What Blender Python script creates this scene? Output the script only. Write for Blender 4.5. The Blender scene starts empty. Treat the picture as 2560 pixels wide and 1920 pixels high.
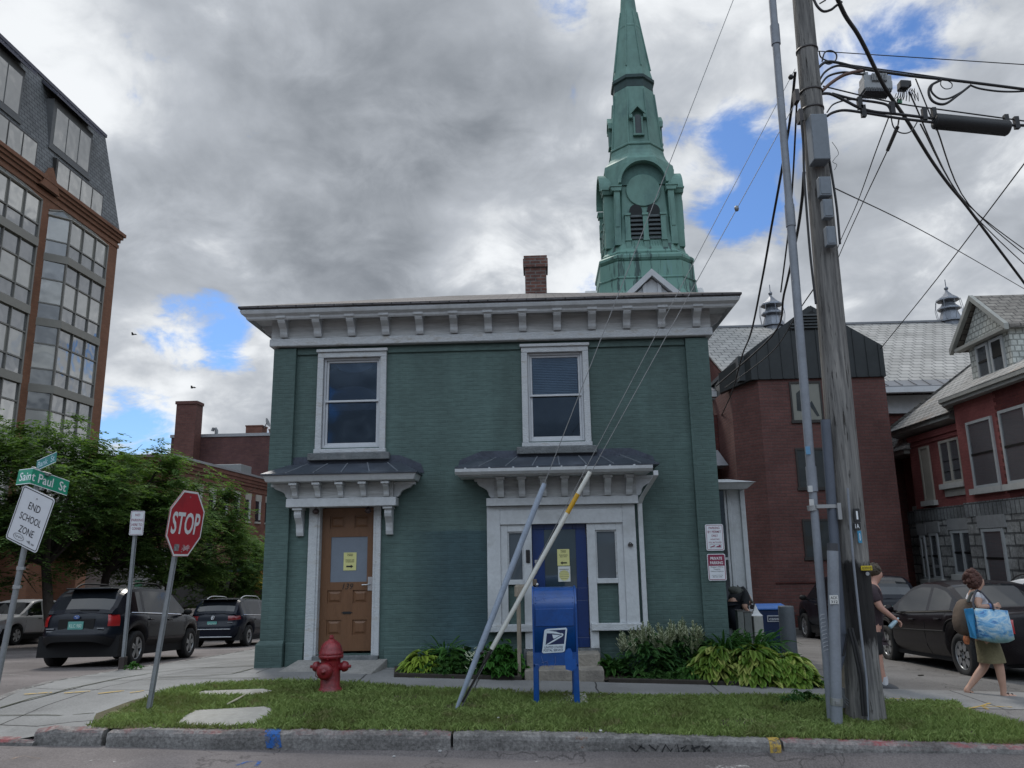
import bpy,bmesh,math,random
from mathutils import Vector,Matrix,geometry
random.seed(11)
R=math.radians
SC=bpy.context.scene
COL=SC.collection
# camera
F,EYE,PITCH,ROLL,YAW=1923.0,1.66,math.atan(415/1923.0),R(-1.0),R(2.0)
CR=(Matrix.Rotation(YAW,3,'Z')@Matrix.Rotation(math.pi/2+PITCH,3,'X')@Matrix.Rotation(ROLL,3,'Z'))
cd=bpy.data.cameras.new('camera')
cd.sensor_width=36.0
cd.lens=36.0*F/2560.0
cd.clip_start,cd.clip_end=0.1,3000.0
cam=bpy.data.objects.new('camera',cd)
COL.objects.link(cam)
cam.matrix_world=Matrix.Translation((0,0,EYE))@CR.to_4x4()
SC.camera=cam
# light and exposure
SUN_EL,SUN_AZ=R(52),R(-22)
SUN_DIR=Vector((math.sin(SUN_AZ)*math.cos(SUN_EL),math.cos(SUN_AZ)*math.cos(SUN_EL),math.sin(SUN_EL)))
SC.view_settings.view_transform='Standard'
SC.view_settings.look='None'
SC.view_settings.gamma=1.0
SC.view_settings.exposure=0.55
ld=bpy.data.lights.new('sun','SUN')
ld.energy,ld.angle,ld.color=1.5,R(14),(1.0,0.95,0.88)
sun=bpy.data.objects.new('sun',ld)
COL.objects.link(sun)
sun.rotation_euler=SUN_DIR.to_track_quat('Z','Y').to_euler()
SC.cycles.max_bounces=6
SC.cycles.transparent_max_bounces=12
SC.cycles.caustics_reflective=False
SC.cycles.caustics_refractive=False
def ray(u,v):
 return CR@Vector(((u-1280)/F,-(v-960)/F,-1.0))
def at(u,v,Y):
 d=ray(u,v)
 return Vector((0,0,EYE))+d*(Y/d.y)
def atx(u,v,X):
 d=ray(u,v)
 return Vector((0,0,EYE))+d*(X/d.x)
def clamp(x,a=0.0,b=1.0):
 return a if x<a else b if x>b else x
def gz(x,y):
 k=0.034 if x>=0 else 0.016+0.018*clamp((y-8)/3)
 z=-0.06-k*clamp(x,-4.6,22)
 z-=clamp((-3.4-x)/2.6)*0.075*clamp(y-10.0,0,34)
 z-=0.05*clamp(y-12.0,0,14)*clamp((x-2.0)/1.0)
 return z
def atg(u,v):
 d=ray(u,v)
 lo,hi=1.0,80.0
 for _ in range(50):
  m=(lo+hi)/2
  p=Vector((0,0,EYE))+d*m
  if p.z>gz(p.x,p.y):
   lo=m
  else:
   hi=m
 return Vector((0,0,EYE))+d*lo
# nodes
class NT:
 def __init__(s,tree):
  s.t=tree
  s.n,s.l=tree.nodes,tree.links
 def add(s,typ,**kw):
  n=s.n.new(typ)
  for k,v in kw.items():
   if k.startswith('i_'):
    n.inputs[k[2:].replace('_',' ')].default_value=v
   else:
    setattr(n,k,v)
  return n
 def put(s,sock,val):
  if isinstance(val,bpy.types.NodeSocket):
   s.l.new(val,sock)
  else:
   sock.default_value=val
 def math(s,op,a,b=0.0,c=0.0,cl=False):
  n=s.n.new('ShaderNodeMath')
  n.operation,n.use_clamp=op,cl
  s.put(n.inputs[0],a)
  s.put(n.inputs[1],b)
  s.put(n.inputs[2],c)
  return n.outputs[0]
 def vmath(s,op,a,b=(0,0,0)):
  n=s.n.new('ShaderNodeVectorMath')
  n.operation=op
  s.put(n.inputs[0],a)
  if op=='SCALE':
   s.put(n.inputs['Scale'],b)
  else:
   s.put(n.inputs[1],b)
  return n.outputs['Value']if op in('DOT_PRODUCT','LENGTH')else n.outputs[0]
 def noise(s,vec,scale,detail=4.0,rough=0.55,dist=0.0):
  n=s.add('ShaderNodeTexNoise')
  n.inputs['Scale'].default_value,n.inputs['Detail'].default_value=scale,detail
  n.inputs['Roughness'].default_value,n.inputs['Distortion'].default_value=rough,dist
  if vec is not None:
   s.l.new(vec,n.inputs['Vector'])
  return n.outputs['Fac']
 def ramp(s,f,a,b,lo=0.0,hi=1.0,smooth=True):
  n=s.n.new('ShaderNodeMapRange')
  if smooth:
   n.interpolation_type='SMOOTHSTEP'
  s.put(n.inputs[0],f)
  for i,v in((1,a),(2,b),(3,lo),(4,hi)):
   s.put(n.inputs[i],v)
  return n.outputs[0]
 def mix(s,f,a,b,blend='MIX'):
  n=s.n.new('ShaderNodeMix')
  n.data_type,n.blend_type='RGBA',blend
  s.put(n.inputs[0],f)
  for i,v in((6,a),(7,b)):
   if isinstance(v,tuple)and len(v)==3:
    v=v+(1.0,)
   s.put(n.inputs[i],v)
  return n.outputs[2]
 def comb(s,x,y,z):
  n=s.n.new('ShaderNodeCombineXYZ')
  for i,v in enumerate((x,y,z)):
   s.put(n.inputs[i],v)
  return n.outputs[0]
 def sep(s,v):
  n=s.n.new('ShaderNodeSeparateXYZ')
  s.l.new(v,n.inputs[0])
  return n.outputs
# sky
w=bpy.data.worlds.new('World')
SC.world=w
w.use_nodes=True
t=NT(w.node_tree)
t.n.clear()
d=t.add('ShaderNodeTexCoord').outputs['Generated']
sx,sy,sz=t.sep(d)
sky=t.add('ShaderNodeTexSky',sky_type='NISHITA',sun_disc=False,sun_elevation=SUN_EL,sun_rotation=SUN_AZ)
sky.air_density,sky.dust_density,sky.ozone_density=1.0,0.6,2.0
zz=t.math('ADD',t.math('MAXIMUM',sz,0.0),0.42)
p=t.comb(t.math('DIVIDE',sx,zz),t.math('DIVIDE',sy,zz),0.0)
p=t.vmath('ADD',p,(3.1,1.7,0.0))
n_big=t.noise(p,1.8,9.0,0.56,0.35)
n_fine=t.noise(t.vmath('ADD',p,(7.3,2.2,4.0)),7.5,10.0,0.60,0.5)
n_shade=t.noise(t.vmath('ADD',p,(1.3,9.2,2.0)),2.0,8.0,0.55,0.3)
def blob(u,v,r0,r1):
 c=ray(u,v).normalized()
 return t.ramp(t.vmath('DOT_PRODUCT',d,tuple(c)),math.cos(R(r1)),math.cos(R(r0)))
n_mid=t.noise(t.vmath('ADD',p,(2.3,5.2,1.0)),3.6,10.0,0.60,0.15)
cover=t.math('ADD',t.math('ADD',t.math('MULTIPLY',n_big,0.38),t.math('MULTIPLY',n_mid,0.30)),t.math('MULTIPLY',n_fine,0.32))
blue_bias=0.0
for u,v,r0,r1,a in((2150,210,0,6,.075),(1800,430,0,6,.085),(500,810,0,5,.095),(1400,12,0,3,.075),(330,1060,0,5,.09),
(1890,330,0,4,.065),(1450,735,0,4,.15),(2330,110,0,5,.06),(2430,850,0,4,.08),(1900,560,0,4,.08),(650,880,0,4,.08)):
 blue_bias=t.math('ADD',t.math('MULTIPLY',blob(u,v,r0,r1),a*.97),blue_bias)
cover=t.math('SUBTRACT',cover,blue_bias)
dark=0.0
for u,v,r0,r1,a in((620,440,0,16,.34),(1050,560,0,13,.26),(420,640,0,10,.22),(1050,120,0,11,.30),(1320,330,0,9,.12),(2350,480,0,10,.14),(200,170,0,9,-.30),
(560,250,0,5,-.12),(1620,60,0,9,-.18),(420,960,0,8,-.18),(820,700,0,7,.12),(1180,600,0,5,-.30),(2300,40,0,9,-.12),(820,70,0,8,.16)):
 dark=t.math('ADD',t.math('MULTIPLY',blob(u,v,r0,r1),a),dark)
cover=t.math('ADD',cover,t.math('MULTIPLY',dark,0.14))
mask=t.ramp(cover,0.365,0.445)
shade=t.math('ADD',t.math('ADD',t.math('MULTIPLY',n_shade,0.55),t.math('MULTIPLY',n_mid,0.95)),t.math('ADD',t.math('MULTIPLY',n_fine,1.0),t.math('MULTIPLY',n_big,0.3)))
vw=t.add('ShaderNodeTexNoise')
vw.inputs['Scale'].default_value,vw.inputs['Detail'].default_value=4.0,5.0
t.l.new(p,vw.inputs['Vector'])
pv_=t.vmath('ADD',p,t.vmath('SCALE',vw.outputs['Color'],0.22))
vo=t.add('ShaderNodeTexVoronoi',feature='F1',normalize=True)
vo.inputs['Scale'].default_value,vo.inputs['Detail'].default_value,vo.inputs['Roughness'].default_value=4.2,3.0,0.5
t.l.new(pv_,vo.inputs['Vector'])
puff=t.math('SUBTRACT',1.0,vo.outputs['Distance'])
shade=t.math('ADD',shade,t.math('MULTIPLY',t.math('SUBTRACT',puff,0.785),1.2))
shade=t.math('SUBTRACT',shade,t.math('MULTIPLY',dark,0.30))
shade=t.math('ADD',shade,t.ramp(cover,0.40,0.56,0.16,0.0))
bright=t.ramp(shade,0.84,1.74,0.0,1.0,smooth=False)
ccol=t.mix(t.ramp(bright,0.0,0.55,smooth=False),(0.165,0.182,0.206),(0.335,0.358,0.392))
ccol=t.mix(t.ramp(bright,0.5,0.95),ccol,(0.62,0.64,0.66))
behind=t.math('ADD',1.0,t.math('MULTIPLY',t.ramp(sy,0.15,-0.5,0.0,1.5),t.ramp(sz,0.22,0.62)))  # clouds behind the camera brightened, an added boost to light the scene
behind=t.math('MULTIPLY',behind,t.math('ADD',1.0,t.math('MULTIPLY',t.ramp(sy,0.1,-0.3,0.0,-0.6),t.ramp(sz,0.34,0.12))))  # low clouds behind the camera dimmed to keep reflections dark
ccol=t.vmath('MULTIPLY',t.vmath('SCALE',ccol,behind),t.mix(t.ramp(sy,0.15,-0.3),(1.0,1.0,1.0),(0.92,1.0,1.08)))  # clouds behind the camera tinted blue to cool the light
bg1=t.add('ShaderNodeBackground')
skyc=t.mix(1.0,sky.outputs[0],(0.60,0.84,1.16),'MULTIPLY')
t.l.new(skyc,bg1 .inputs['Color'])
bg1 .inputs['Strength'].default_value=0.075
bg2=t.add('ShaderNodeBackground')
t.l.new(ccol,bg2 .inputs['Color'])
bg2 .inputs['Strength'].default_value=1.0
ms=t.add('ShaderNodeMixShader')
t.l.new(mask,ms.inputs[0])
t.l.new(bg1 .outputs[0],ms.inputs[1])
t.l.new(bg2 .outputs[0],ms.inputs[2])
out=t.add('ShaderNodeOutputWorld')
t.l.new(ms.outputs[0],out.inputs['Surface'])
w.cycles.sampling_method='MANUAL'
w.cycles.sample_map_resolution=1024
# materials
def pr(name):
 m=bpy.data.materials.new(name)
 m.use_nodes=True
 t=NT(m.node_tree)
 b=t.n['Principled BSDF']
 return m,t,b
def c4(c,k=1.0):
 return tuple(clamp(x*k)for x in c)+(1.0,)
MATS={}
def mat(name,col,rough=0.6,metal=0.0,var=0.12,vs=6.0,bump=0.0,bs=40.0,spec=0.5,dirt=None,ds=1.5,coat=0.0,stretch=None):
 """plain material with two scales of mottling, optional dirt patches and bump"""
 if name in MATS:
  return MATS[name]
 m,t,b=pr(name)
 co=t.add('ShaderNodeTexCoord').outputs['Object']
 if stretch:
  co=t.vmath('MULTIPLY',co,stretch)
 f=t.math('ADD',t.math('MULTIPLY',t.noise(co,vs,5),0.6),t.math('MULTIPLY',t.noise(co,vs*7,3),0.4))
 f=t.ramp(f,0.3,0.7)
 c=t.mix(f,c4(col,1-var),c4(col,1+var))
 if dirt:
  c=t.mix(t.ramp(t.noise(co,ds,7,0.65),0.5,0.72,0.0,0.85),c,c4(dirt))
 t.l.new(c,b.inputs['Base Color'])
 b.inputs['Roughness'].default_value=rough
 b.inputs['Metallic'].default_value=metal
 b.inputs['Specular IOR Level'].default_value=spec
 if coat:
  b.inputs['Coat Weight'].default_value=coat
  b.inputs['Coat Roughness'].default_value=0.05
 if bump:
  bn=t.add('ShaderNodeBump')
  bn.inputs['Strength'].default_value=bump
  bn.inputs['Distance'].default_value=0.02
  t.l.new(t.noise(co,bs,5),bn.inputs['Height'])
  t.l.new(bn.outputs[0],b.inputs['Normal'])
 MATS[name]=m
 return m
def wallco(t,kv=1.0):
 """u along the wall, v up it, whatever way the wall faces"""
 g=t.add('ShaderNodeNewGeometry')
 tan=t.vmath('NORMALIZE',t.vmath('CROSS_PRODUCT',g.outputs['True Normal'],(0,0,1)))
 u=t.vmath('DOT_PRODUCT',g.outputs['Position'],tan)
 z=t.sep(g.outputs['Position'])[2]
 return t.comb(u,t.math('MULTIPLY',z,kv),0.0),g.outputs['Position'],z
def brick(name,c1,c2,mortar,bw=0.21,bh=0.068,ms=0.011,var=0.2,rough=0.8,bump=0.5,kv=1.0,dirt=None,offset=0.5,warp=0.0,ds=0.6):
 if name in MATS:
  return MATS[name]
 m,t,b=pr(name)
 co,pos,z=wallco(t,kv)
 if warp:
  nv=t.add('ShaderNodeTexNoise')
  nv.inputs['Scale'].default_value=2.5
  t.l.new(pos,nv.inputs['Vector'])
  co=t.vmath('ADD',co,t.vmath('SCALE',t.vmath('SUBTRACT',nv.outputs['Color'],(.5,.5,.5)),warp))
 br=t.add('ShaderNodeTexBrick',offset=offset)
 t.l.new(co,br.inputs['Vector'])
 br.inputs['Color1'].default_value=c4(c1)
 br.inputs['Color2'].default_value=c4(c2)
 br.inputs['Mortar'].default_value=c4(mortar)
 br.inputs['Scale'].default_value=1.0
 br.inputs['Mortar Size'].default_value=ms
 br.inputs['Mortar Smooth'].default_value=0.3
 br.inputs['Bias'].default_value=0.0
 br.inputs['Brick Width'].default_value=bw
 br.inputs['Row Height'].default_value=bh
 n=t.ramp(t.noise(pos,0.9,6,0.6),0.3,0.7,1-var,1+var)
 n2=t.ramp(t.noise(pos,14,4,0.6),0.3,0.7,1-var*.6,1+var*.6)
 c=t.vmath('SCALE',t.vmath('SCALE',br.outputs['Color'],n),n2)
 if dirt:
  c=t.mix(t.ramp(t.noise(pos,ds,8,0.65),0.52,0.75,0.0,0.8),c,c4(dirt))
 t.l.new(c,b.inputs['Base Color'])
 b.inputs['Roughness'].default_value=rough
 b.inputs['Specular IOR Level'].default_value=0.3
 bn=t.add('ShaderNodeBump')
 bn.inputs['Strength'].default_value=bump
 bn.inputs['Distance'].default_value=0.012
 h=t.math('ADD',t.math('MULTIPLY',br.outputs['Fac'],-1.0),t.math('MULTIPLY',t.noise(pos,22,5,0.65),0.8))
 t.l.new(h,bn.inputs['Height'])
 t.l.new(bn.outputs[0],b.inputs['Normal'])
 MATS[name]=m
 return m
def glass(name,col=(0.02,0.025,0.03),rough=0.03,wav=0.0,spec=0.6):
 if name in MATS:
  return MATS[name]
 m,t,b=pr(name)
 co=t.add('ShaderNodeTexCoord').outputs['Object']
 c=t.mix(t.noise(co,1.3,3),c4(col,0.6),c4(col,1.4))
 t.l.new(c,b.inputs['Base Color'])
 b.inputs['Roughness'].default_value=rough
 b.inputs['Specular IOR Level'].default_value=spec
 if wav:
  bn=t.add('ShaderNodeBump')
  bn.inputs['Strength'].default_value=wav
  bn.inputs['Distance'].default_value=0.05
  t.l.new(t.noise(co,1.2,1),bn.inputs['Height'])
  t.l.new(bn.outputs[0],b.inputs['Normal'])
 MATS[name]=m
 return m
def dullglass(name,col,gloss=.14,edge=.22,rough=.03,tint=(1,1,1),wav=0.0):
 if name in MATS:
  return MATS[name]
 m,t,b=pr(name)
 t.n.remove(b)
 co=t.add('ShaderNodeTexCoord').outputs['Object']
 df=t.add('ShaderNodeBsdfDiffuse')
 t.l.new(t.mix(t.noise(co,1.3,3),c4(col,.7),c4(col,1.3)),df.inputs['Color'])
 gl=t.add('ShaderNodeBsdfGlossy')
 gl.inputs['Roughness'].default_value=rough
 gl.inputs['Color'].default_value=c4(tint)
 if wav:
  bn=t.add('ShaderNodeBump')
  bn.inputs['Strength'].default_value=wav
  bn.inputs['Distance'].default_value=.05
  t.l.new(t.noise(co,1.2,1),bn.inputs['Height'])
  t.l.new(bn.outputs[0],gl.inputs['Normal'])
 lw=t.add('ShaderNodeLayerWeight')
 lw.inputs['Blend'].default_value=.3
 f=t.math('ADD',t.math('MULTIPLY',lw.outputs['Facing'],edge),gloss)
 mx=t.add('ShaderNodeMixShader')
 t.l.new(f,mx.inputs[0])
 t.l.new(df.outputs[0],mx.inputs[1])
 t.l.new(gl.outputs[0],mx.inputs[2])
 t.l.new(mx.outputs[0],t.n['Material Output'].inputs['Surface'])
 MATS[name]=m
 return m
def clearglass(name,gloss=.10,edge=.25,tint=(.75,.85,.95),thru=(.75,.82,.88)):
 if name in MATS:
  return MATS[name]
 m,t,b=pr(name)
 t.n.remove(b)
 co=t.add('ShaderNodeTexCoord').outputs['Object']
 tr=t.add('ShaderNodeBsdfTransparent')
 tr.inputs['Color'].default_value=c4(thru)
 gl=t.add('ShaderNodeBsdfGlossy')
 gl.inputs['Roughness'].default_value=.03
 gl.inputs['Color'].default_value=c4(tint)
 bn=t.add('ShaderNodeBump')
 bn.inputs['Strength'].default_value,bn.inputs['Distance'].default_value=.3,.05
 t.l.new(t.noise(co,1.1,1),bn.inputs['Height'])
 t.l.new(bn.outputs[0],gl.inputs['Normal'])
 lw=t.add('ShaderNodeLayerWeight')
 lw.inputs['Blend'].default_value=.3
 mx=t.add('ShaderNodeMixShader')
 t.l.new(t.math('ADD',t.math('MULTIPLY',lw.outputs['Facing'],edge),gloss),mx.inputs[0])
 t.l.new(tr.outputs[0],mx.inputs[1])
 t.l.new(gl.outputs[0],mx.inputs[2])
 t.l.new(mx.outputs[0],t.n['Material Output'].inputs['Surface'])
 MATS[name]=m
 return m
def leafmat(name,c1,c2,rough=0.5,trans=0.25,c3=None):
 if name in MATS:
  return MATS[name]
 m,t,b=pr(name)
 g=t.add('ShaderNodeNewGeometry')
 f=g.outputs['Random Per Island']
 c=t.mix(f,c4(c1),c4(c2))
 if c3:
  c=t.mix(t.ramp(t.math('FRACT',t.math('MULTIPLY',f,17.3)),0.72,0.8),c,c4(c3))
 n=t.ramp(t.noise(g.outputs['Position'],0.7,3),0.3,0.7,0.75,1.25)
 c=t.vmath('SCALE',c,n)
 t.l.new(c,b.inputs['Base Color'])
 b.inputs['Roughness'].default_value=rough
 b.inputs['Specular IOR Level'].default_value=0.2
 tr=t.add('ShaderNodeBsdfTranslucent')
 t.l.new(t.mix(1.0,c,(1.1,1.2,0.6,1),'MULTIPLY'),tr.inputs['Color'])
 mx=t.add('ShaderNodeMixShader')
 mx.inputs[0].default_value=trans
 t.l.new(b.outputs[0],mx.inputs[1])
 t.l.new(tr.outputs[0],mx.inputs[2])
 t.l.new(mx.outputs[0],t.n['Material Output'].inputs['Surface'])
 MATS[name]=m
 return m
# mesh builder
class MB:
 def __init__(s):
  s.v,s.f,s.m,s.s=[],[],[],[]
 def add(s,vs,fs,m=0,smooth=False):
  o=len(s.v)
  s.v+=[Vector(p)for p in vs]
  for f in fs:
   s.f.append([o+i for i in f])
   s.m.append(m)
   s.s.append(smooth)
  return s
 def box(s,x0,x1,y0,y1,z0,z1,m=0):
  return s.hexa([(x0,y0,z0),(x1,y0,z0),(x1,y1,z0),(x0,y1,z0),(x0,y0,z1),(x1,y0,z1),(x1,y1,z1),(x0,y1,z1)],m)
 def hexa(s,p,m=0):
  return s.add(p,[(3,2,1,0),(4,5,6,7),(0,1,5,4),(1,2,6,5),(2,3,7,6),(3,0,4,7)],m)
 def cbox(s,c,sx,sy,sz,rot=None,m=0):
  c=Vector(c)
  ps=[]
  for z in(-.5,.5):
   for x,y in((-.5,-.5),(.5,-.5),(.5,.5),(-.5,.5)):
    q=Vector((x*sx,y*sy,z*sz))
    ps.append(c+(rot@q if rot else q))
  return s.hexa(ps,m)
 def prism(s,poly,off,m=0,smooth=False):
  n=len(poly)
  off=Vector(off)
  a=[Vector(p)for p in poly]
  s.add(a+[p+off for p in a],[list(range(n))[::-1],list(range(n,2*n))],m)
  s.add(a+[p+off for p in a],[(i,(i+1)%n,n+(i+1)%n,n+i)for i in range(n)],m,smooth)
  return s
 def loft(s,rings,closed=True,caps=True,m=0,smooth=True):
  n=len(rings[0])
  vs=[p for r in rings for p in r]
  fs=[]
  for k in range(len(rings)-1):
   for i in range(n if closed else n-1):
    j=(i+1)%n
    fs.append((k*n+i,k*n+j,(k+1)*n+j,(k+1)*n+i))
  s.add(vs,fs,m,smooth)
  if caps and closed:
   s.add(rings[0],[list(range(n))[::-1]],m)
   s.add(rings[-1],[list(range(n))],m)
  return s
 def tube(s,pts,r,n=8,m=0,caps=True):
  pts=[Vector(p)for p in pts]
  rs=r if isinstance(r,(list,tuple))else[r]*len(pts)
  rings=[]
  up=None
  for i,p in enumerate(pts):
   a=pts[max(i-1,0)]
   b=pts[min(i+1,len(pts)-1)]
   t=(b-a).normalized()
   if up is None:
    up=Vector((0,0,1))if abs(t.z)<.9 else Vector((1,0,0))
   x=t.cross(up).normalized()
   up=x.cross(t).normalized()
   rings.append([p+(x*math.cos(2*math.pi*k/n)+up*math.sin(2*math.pi*k/n))*rs[i]for k in range(n)])
  return s.loft(rings,True,caps,m,n>5)
 def lathe(s,prof,c=(0,0,0),n=24,rot=None,m=0,ph=0.0,smooth=True,caps=True):
  c=Vector(c)
  rings=[]
  for r,z in prof:
   ring=[]
   for k in range(n):
    a=2*math.pi*k/n+ph
    q=Vector((r*math.cos(a),r*math.sin(a),z))
    ring.append(c+(rot@q if rot else q))
   rings.append(ring)
  return s.loft(rings,True,caps,m,smooth)
 def sphere(s,c,r,n=12,m=0,sc=(1,1,1),rot=None):
  pr_=[(r*math.sin(math.pi*k/(n//2)),-r*math.cos(math.pi*k/(n//2)))for k in range(n//2+1)]
  c=Vector(c)
  rings=[]
  for rr,z in pr_:
   rr=max(rr,1e-4)
   ring=[]
   for k in range(n):
    q=Vector((rr*math.cos(2*math.pi*k/n)*sc[0],rr*math.sin(2*math.pi*k/n)*sc[1],z*sc[2]))
    ring.append(c+(rot@q if rot else q))
   rings.append(ring)
  return s.loft(rings,True,True,m,True)
 def build(s,name,mats,parent=None,bevel=0.0,local=False,seg=2,norm=True):
  me=bpy.data.meshes.new(name)
  o0=ORG.get(parent.name,Vector())if(parent is not None and not local)else Vector()
  me.from_pydata([tuple(p-o0)for p in s.v],[],s.f)
  if not isinstance(mats,(list,tuple)):
   mats=[mats]
  for x in mats:
   me.materials.append(x)
  me.polygons.foreach_set('material_index',s.m)
  me.polygons.foreach_set('use_smooth',s.s)
  if norm and len(s.f)<40000:
   bm=bmesh.new()
   bm.from_mesh(me)
   bmesh.ops.recalc_face_normals(bm,faces=bm.faces)
   bm.to_mesh(me)
   bm.free()
  me.update()
  o=bpy.data.objects.new(name,me)
  COL.objects.link(o)
  if parent is not None:
   o.parent=parent
   ORG[o.name]=o0
  if bevel:
   md=o.modifiers.new('bevel','BEVEL')
   md.width,md.segments,md.limit_method,md.angle_limit=bevel,seg,'ANGLE',R(35)
  return o
ORG={}
def tag(o,label,cat,group=None,kind=None):
 o['label'],o['category']=label,cat
 if group:
  o['group']=group
 if kind:
  o['kind']=kind
 return o
def thing(name,loc,label,cat,group=None,rot=None):
 o=bpy.data.objects.new(name,None)
 COL.objects.link(o)
 o.location=loc
 if rot is not None:
  o.rotation_euler=rot
  ORG[o.name]=Vector()
 else:
  ORG[o.name]=Vector(loc)
 o.empty_display_size=0.2
 return tag(o,label,cat,group)
def structure(o):
 o['kind']='structure'
 return o
def dup(root,loc=None,rot=None,label=None,group=None):
 r=root.copy()
 COL.objects.link(r)
 if loc is not None:
  r.location=loc
 if rot is not None:
  r.rotation_euler=rot
 if label:
  r['label']=label
 if group:
  r['group']=group
 for ch in list(root.children):
  c=ch.copy()
  COL.objects.link(c)
  c.parent=r
  for g in ch.children:
   e=g.copy()
   COL.objects.link(e)
   e.parent=c
 return r
def text(s,c,xd,ud,w,h,m,parent,name='lettering',lift=0.002,thick=0.001,bold=0.0,shear=0.0,local=False):
 """lettering fitted into a w by h box centred at c, lying in the plane of xd and ud"""
 cu=bpy.data.curves.new('tmp','FONT')
 cu.body=s
 cu.extrude=0.0
 cu.offset=bold
 cu.shear=shear
 cu.resolution_u=3
 cu.align_x='CENTER'
 o=bpy.data.objects.new('tmp',cu)
 COL.objects.link(o)
 dg=bpy.context.evaluated_depsgraph_get()
 me=bpy.data.meshes.new_from_object(o.evaluated_get(dg))
 bpy.data.objects.remove(o)
 bpy.data.curves.remove(cu)
 xs=[v.co.x for v in me.vertices]
 ys=[v.co.y for v in me.vertices]
 x0,x1,y0,y1=min(xs),max(xs),min(ys),max(ys)
 xd,ud,c=Vector(xd).normalized(),Vector(ud).normalized(),Vector(c)
 nd=xd.cross(ud)
 mb=MB()
 vs=[c+xd*((v.co.x-(x0+x1)/2)/(x1-x0)*w)+ud*((v.co.y-(y0+y1)/2)/(y1-y0)*h)+nd*lift for v in me.vertices]
 mb.add(vs,[list(p.vertices)for p in me.polygons])
 bpy.data.meshes.remove(me)
 return mb.build(name,m,parent,local=local,norm=False)
def sheet(name,poly,zf,m,step=0.5):
 """a ground sheet inside a plan outline, following the height zf"""
 pts=[Vector((p[0],p[1]))for p in poly]
 n=len(pts)
 edges=[(i,(i+1)%n)for i in range(n)]
 x0,x1=min(p.x for p in pts),max(p.x for p in pts)
 y0,y1=min(p.y for p in pts),max(p.y for p in pts)
 def inside(x,y):
  c=False
  j=n-1
  for i in range(n):
   a,b=pts[i],pts[j]
   if(a.y>y)!=(b.y>y)and x<(b.x-a.x)*(y-a.y)/(b.y-a.y)+a.x:
    c=not c
   j=i
  return c
 al=list(pts)
 nx,ny=int((x1-x0)/step),int((y1-y0)/step)
 for i in range(1,nx+1):
  for j in range(1,ny+1):
   x,y=x0+i*step+.013,y0+j*step+.017
   if inside(x,y):
    al.append(Vector((x,y)))
 v,e,f,*_=geometry.delaunay_2d_cdt(al,edges,[],1,1e-4)
 mb=MB()
 mb.add([(p.x,p.y,zf(p.x,p.y))for p in v],[list(q)for q in f],0,True)
 return mb.build(name,m)
# ground
def asphalt(name,c,var=.25):
 m,t,b=pr(name)
 g=t.add('ShaderNodeNewGeometry').outputs['Position']
 n1=t.ramp(t.noise(g,0.5,6,.6),.3,.7,1-var,1+var)
 n2=t.ramp(t.noise(g,60,3,.7),.3,.7,.75,1.25)
 cr=t.add('ShaderNodeTexVoronoi',feature='DISTANCE_TO_EDGE')
 nv=t.add('ShaderNodeTexNoise')
 nv.inputs['Scale'].default_value=1.7
 nv.inputs['Detail'].default_value=6
 t.l.new(g,nv.inputs['Vector'])
 t.l.new(t.vmath('ADD',g,t.vmath('SCALE',nv.outputs['Color'],1.4)),cr.inputs['Vector'])
 cr.inputs['Scale'].default_value=0.55
 k=t.ramp(cr.outputs['Distance'],0.0,0.012,0.55,1.0)
 cc=t.vmath('SCALE',t.vmath('SCALE',t.vmath('SCALE',t.comb(*c),n1),n2),k)
 t.l.new(cc,b.inputs['Base Color'])
 b.inputs['Roughness'].default_value=.85
 b.inputs['Specular IOR Level'].default_value=.3
 bn=t.add('ShaderNodeBump')
 bn.inputs['Strength'].default_value=.5
 bn.inputs['Distance'].default_value=.01
 t.l.new(t.noise(g,90,4,.7),bn.inputs['Height'])
 t.l.new(bn.outputs[0],b.inputs['Normal'])
 return m
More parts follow.
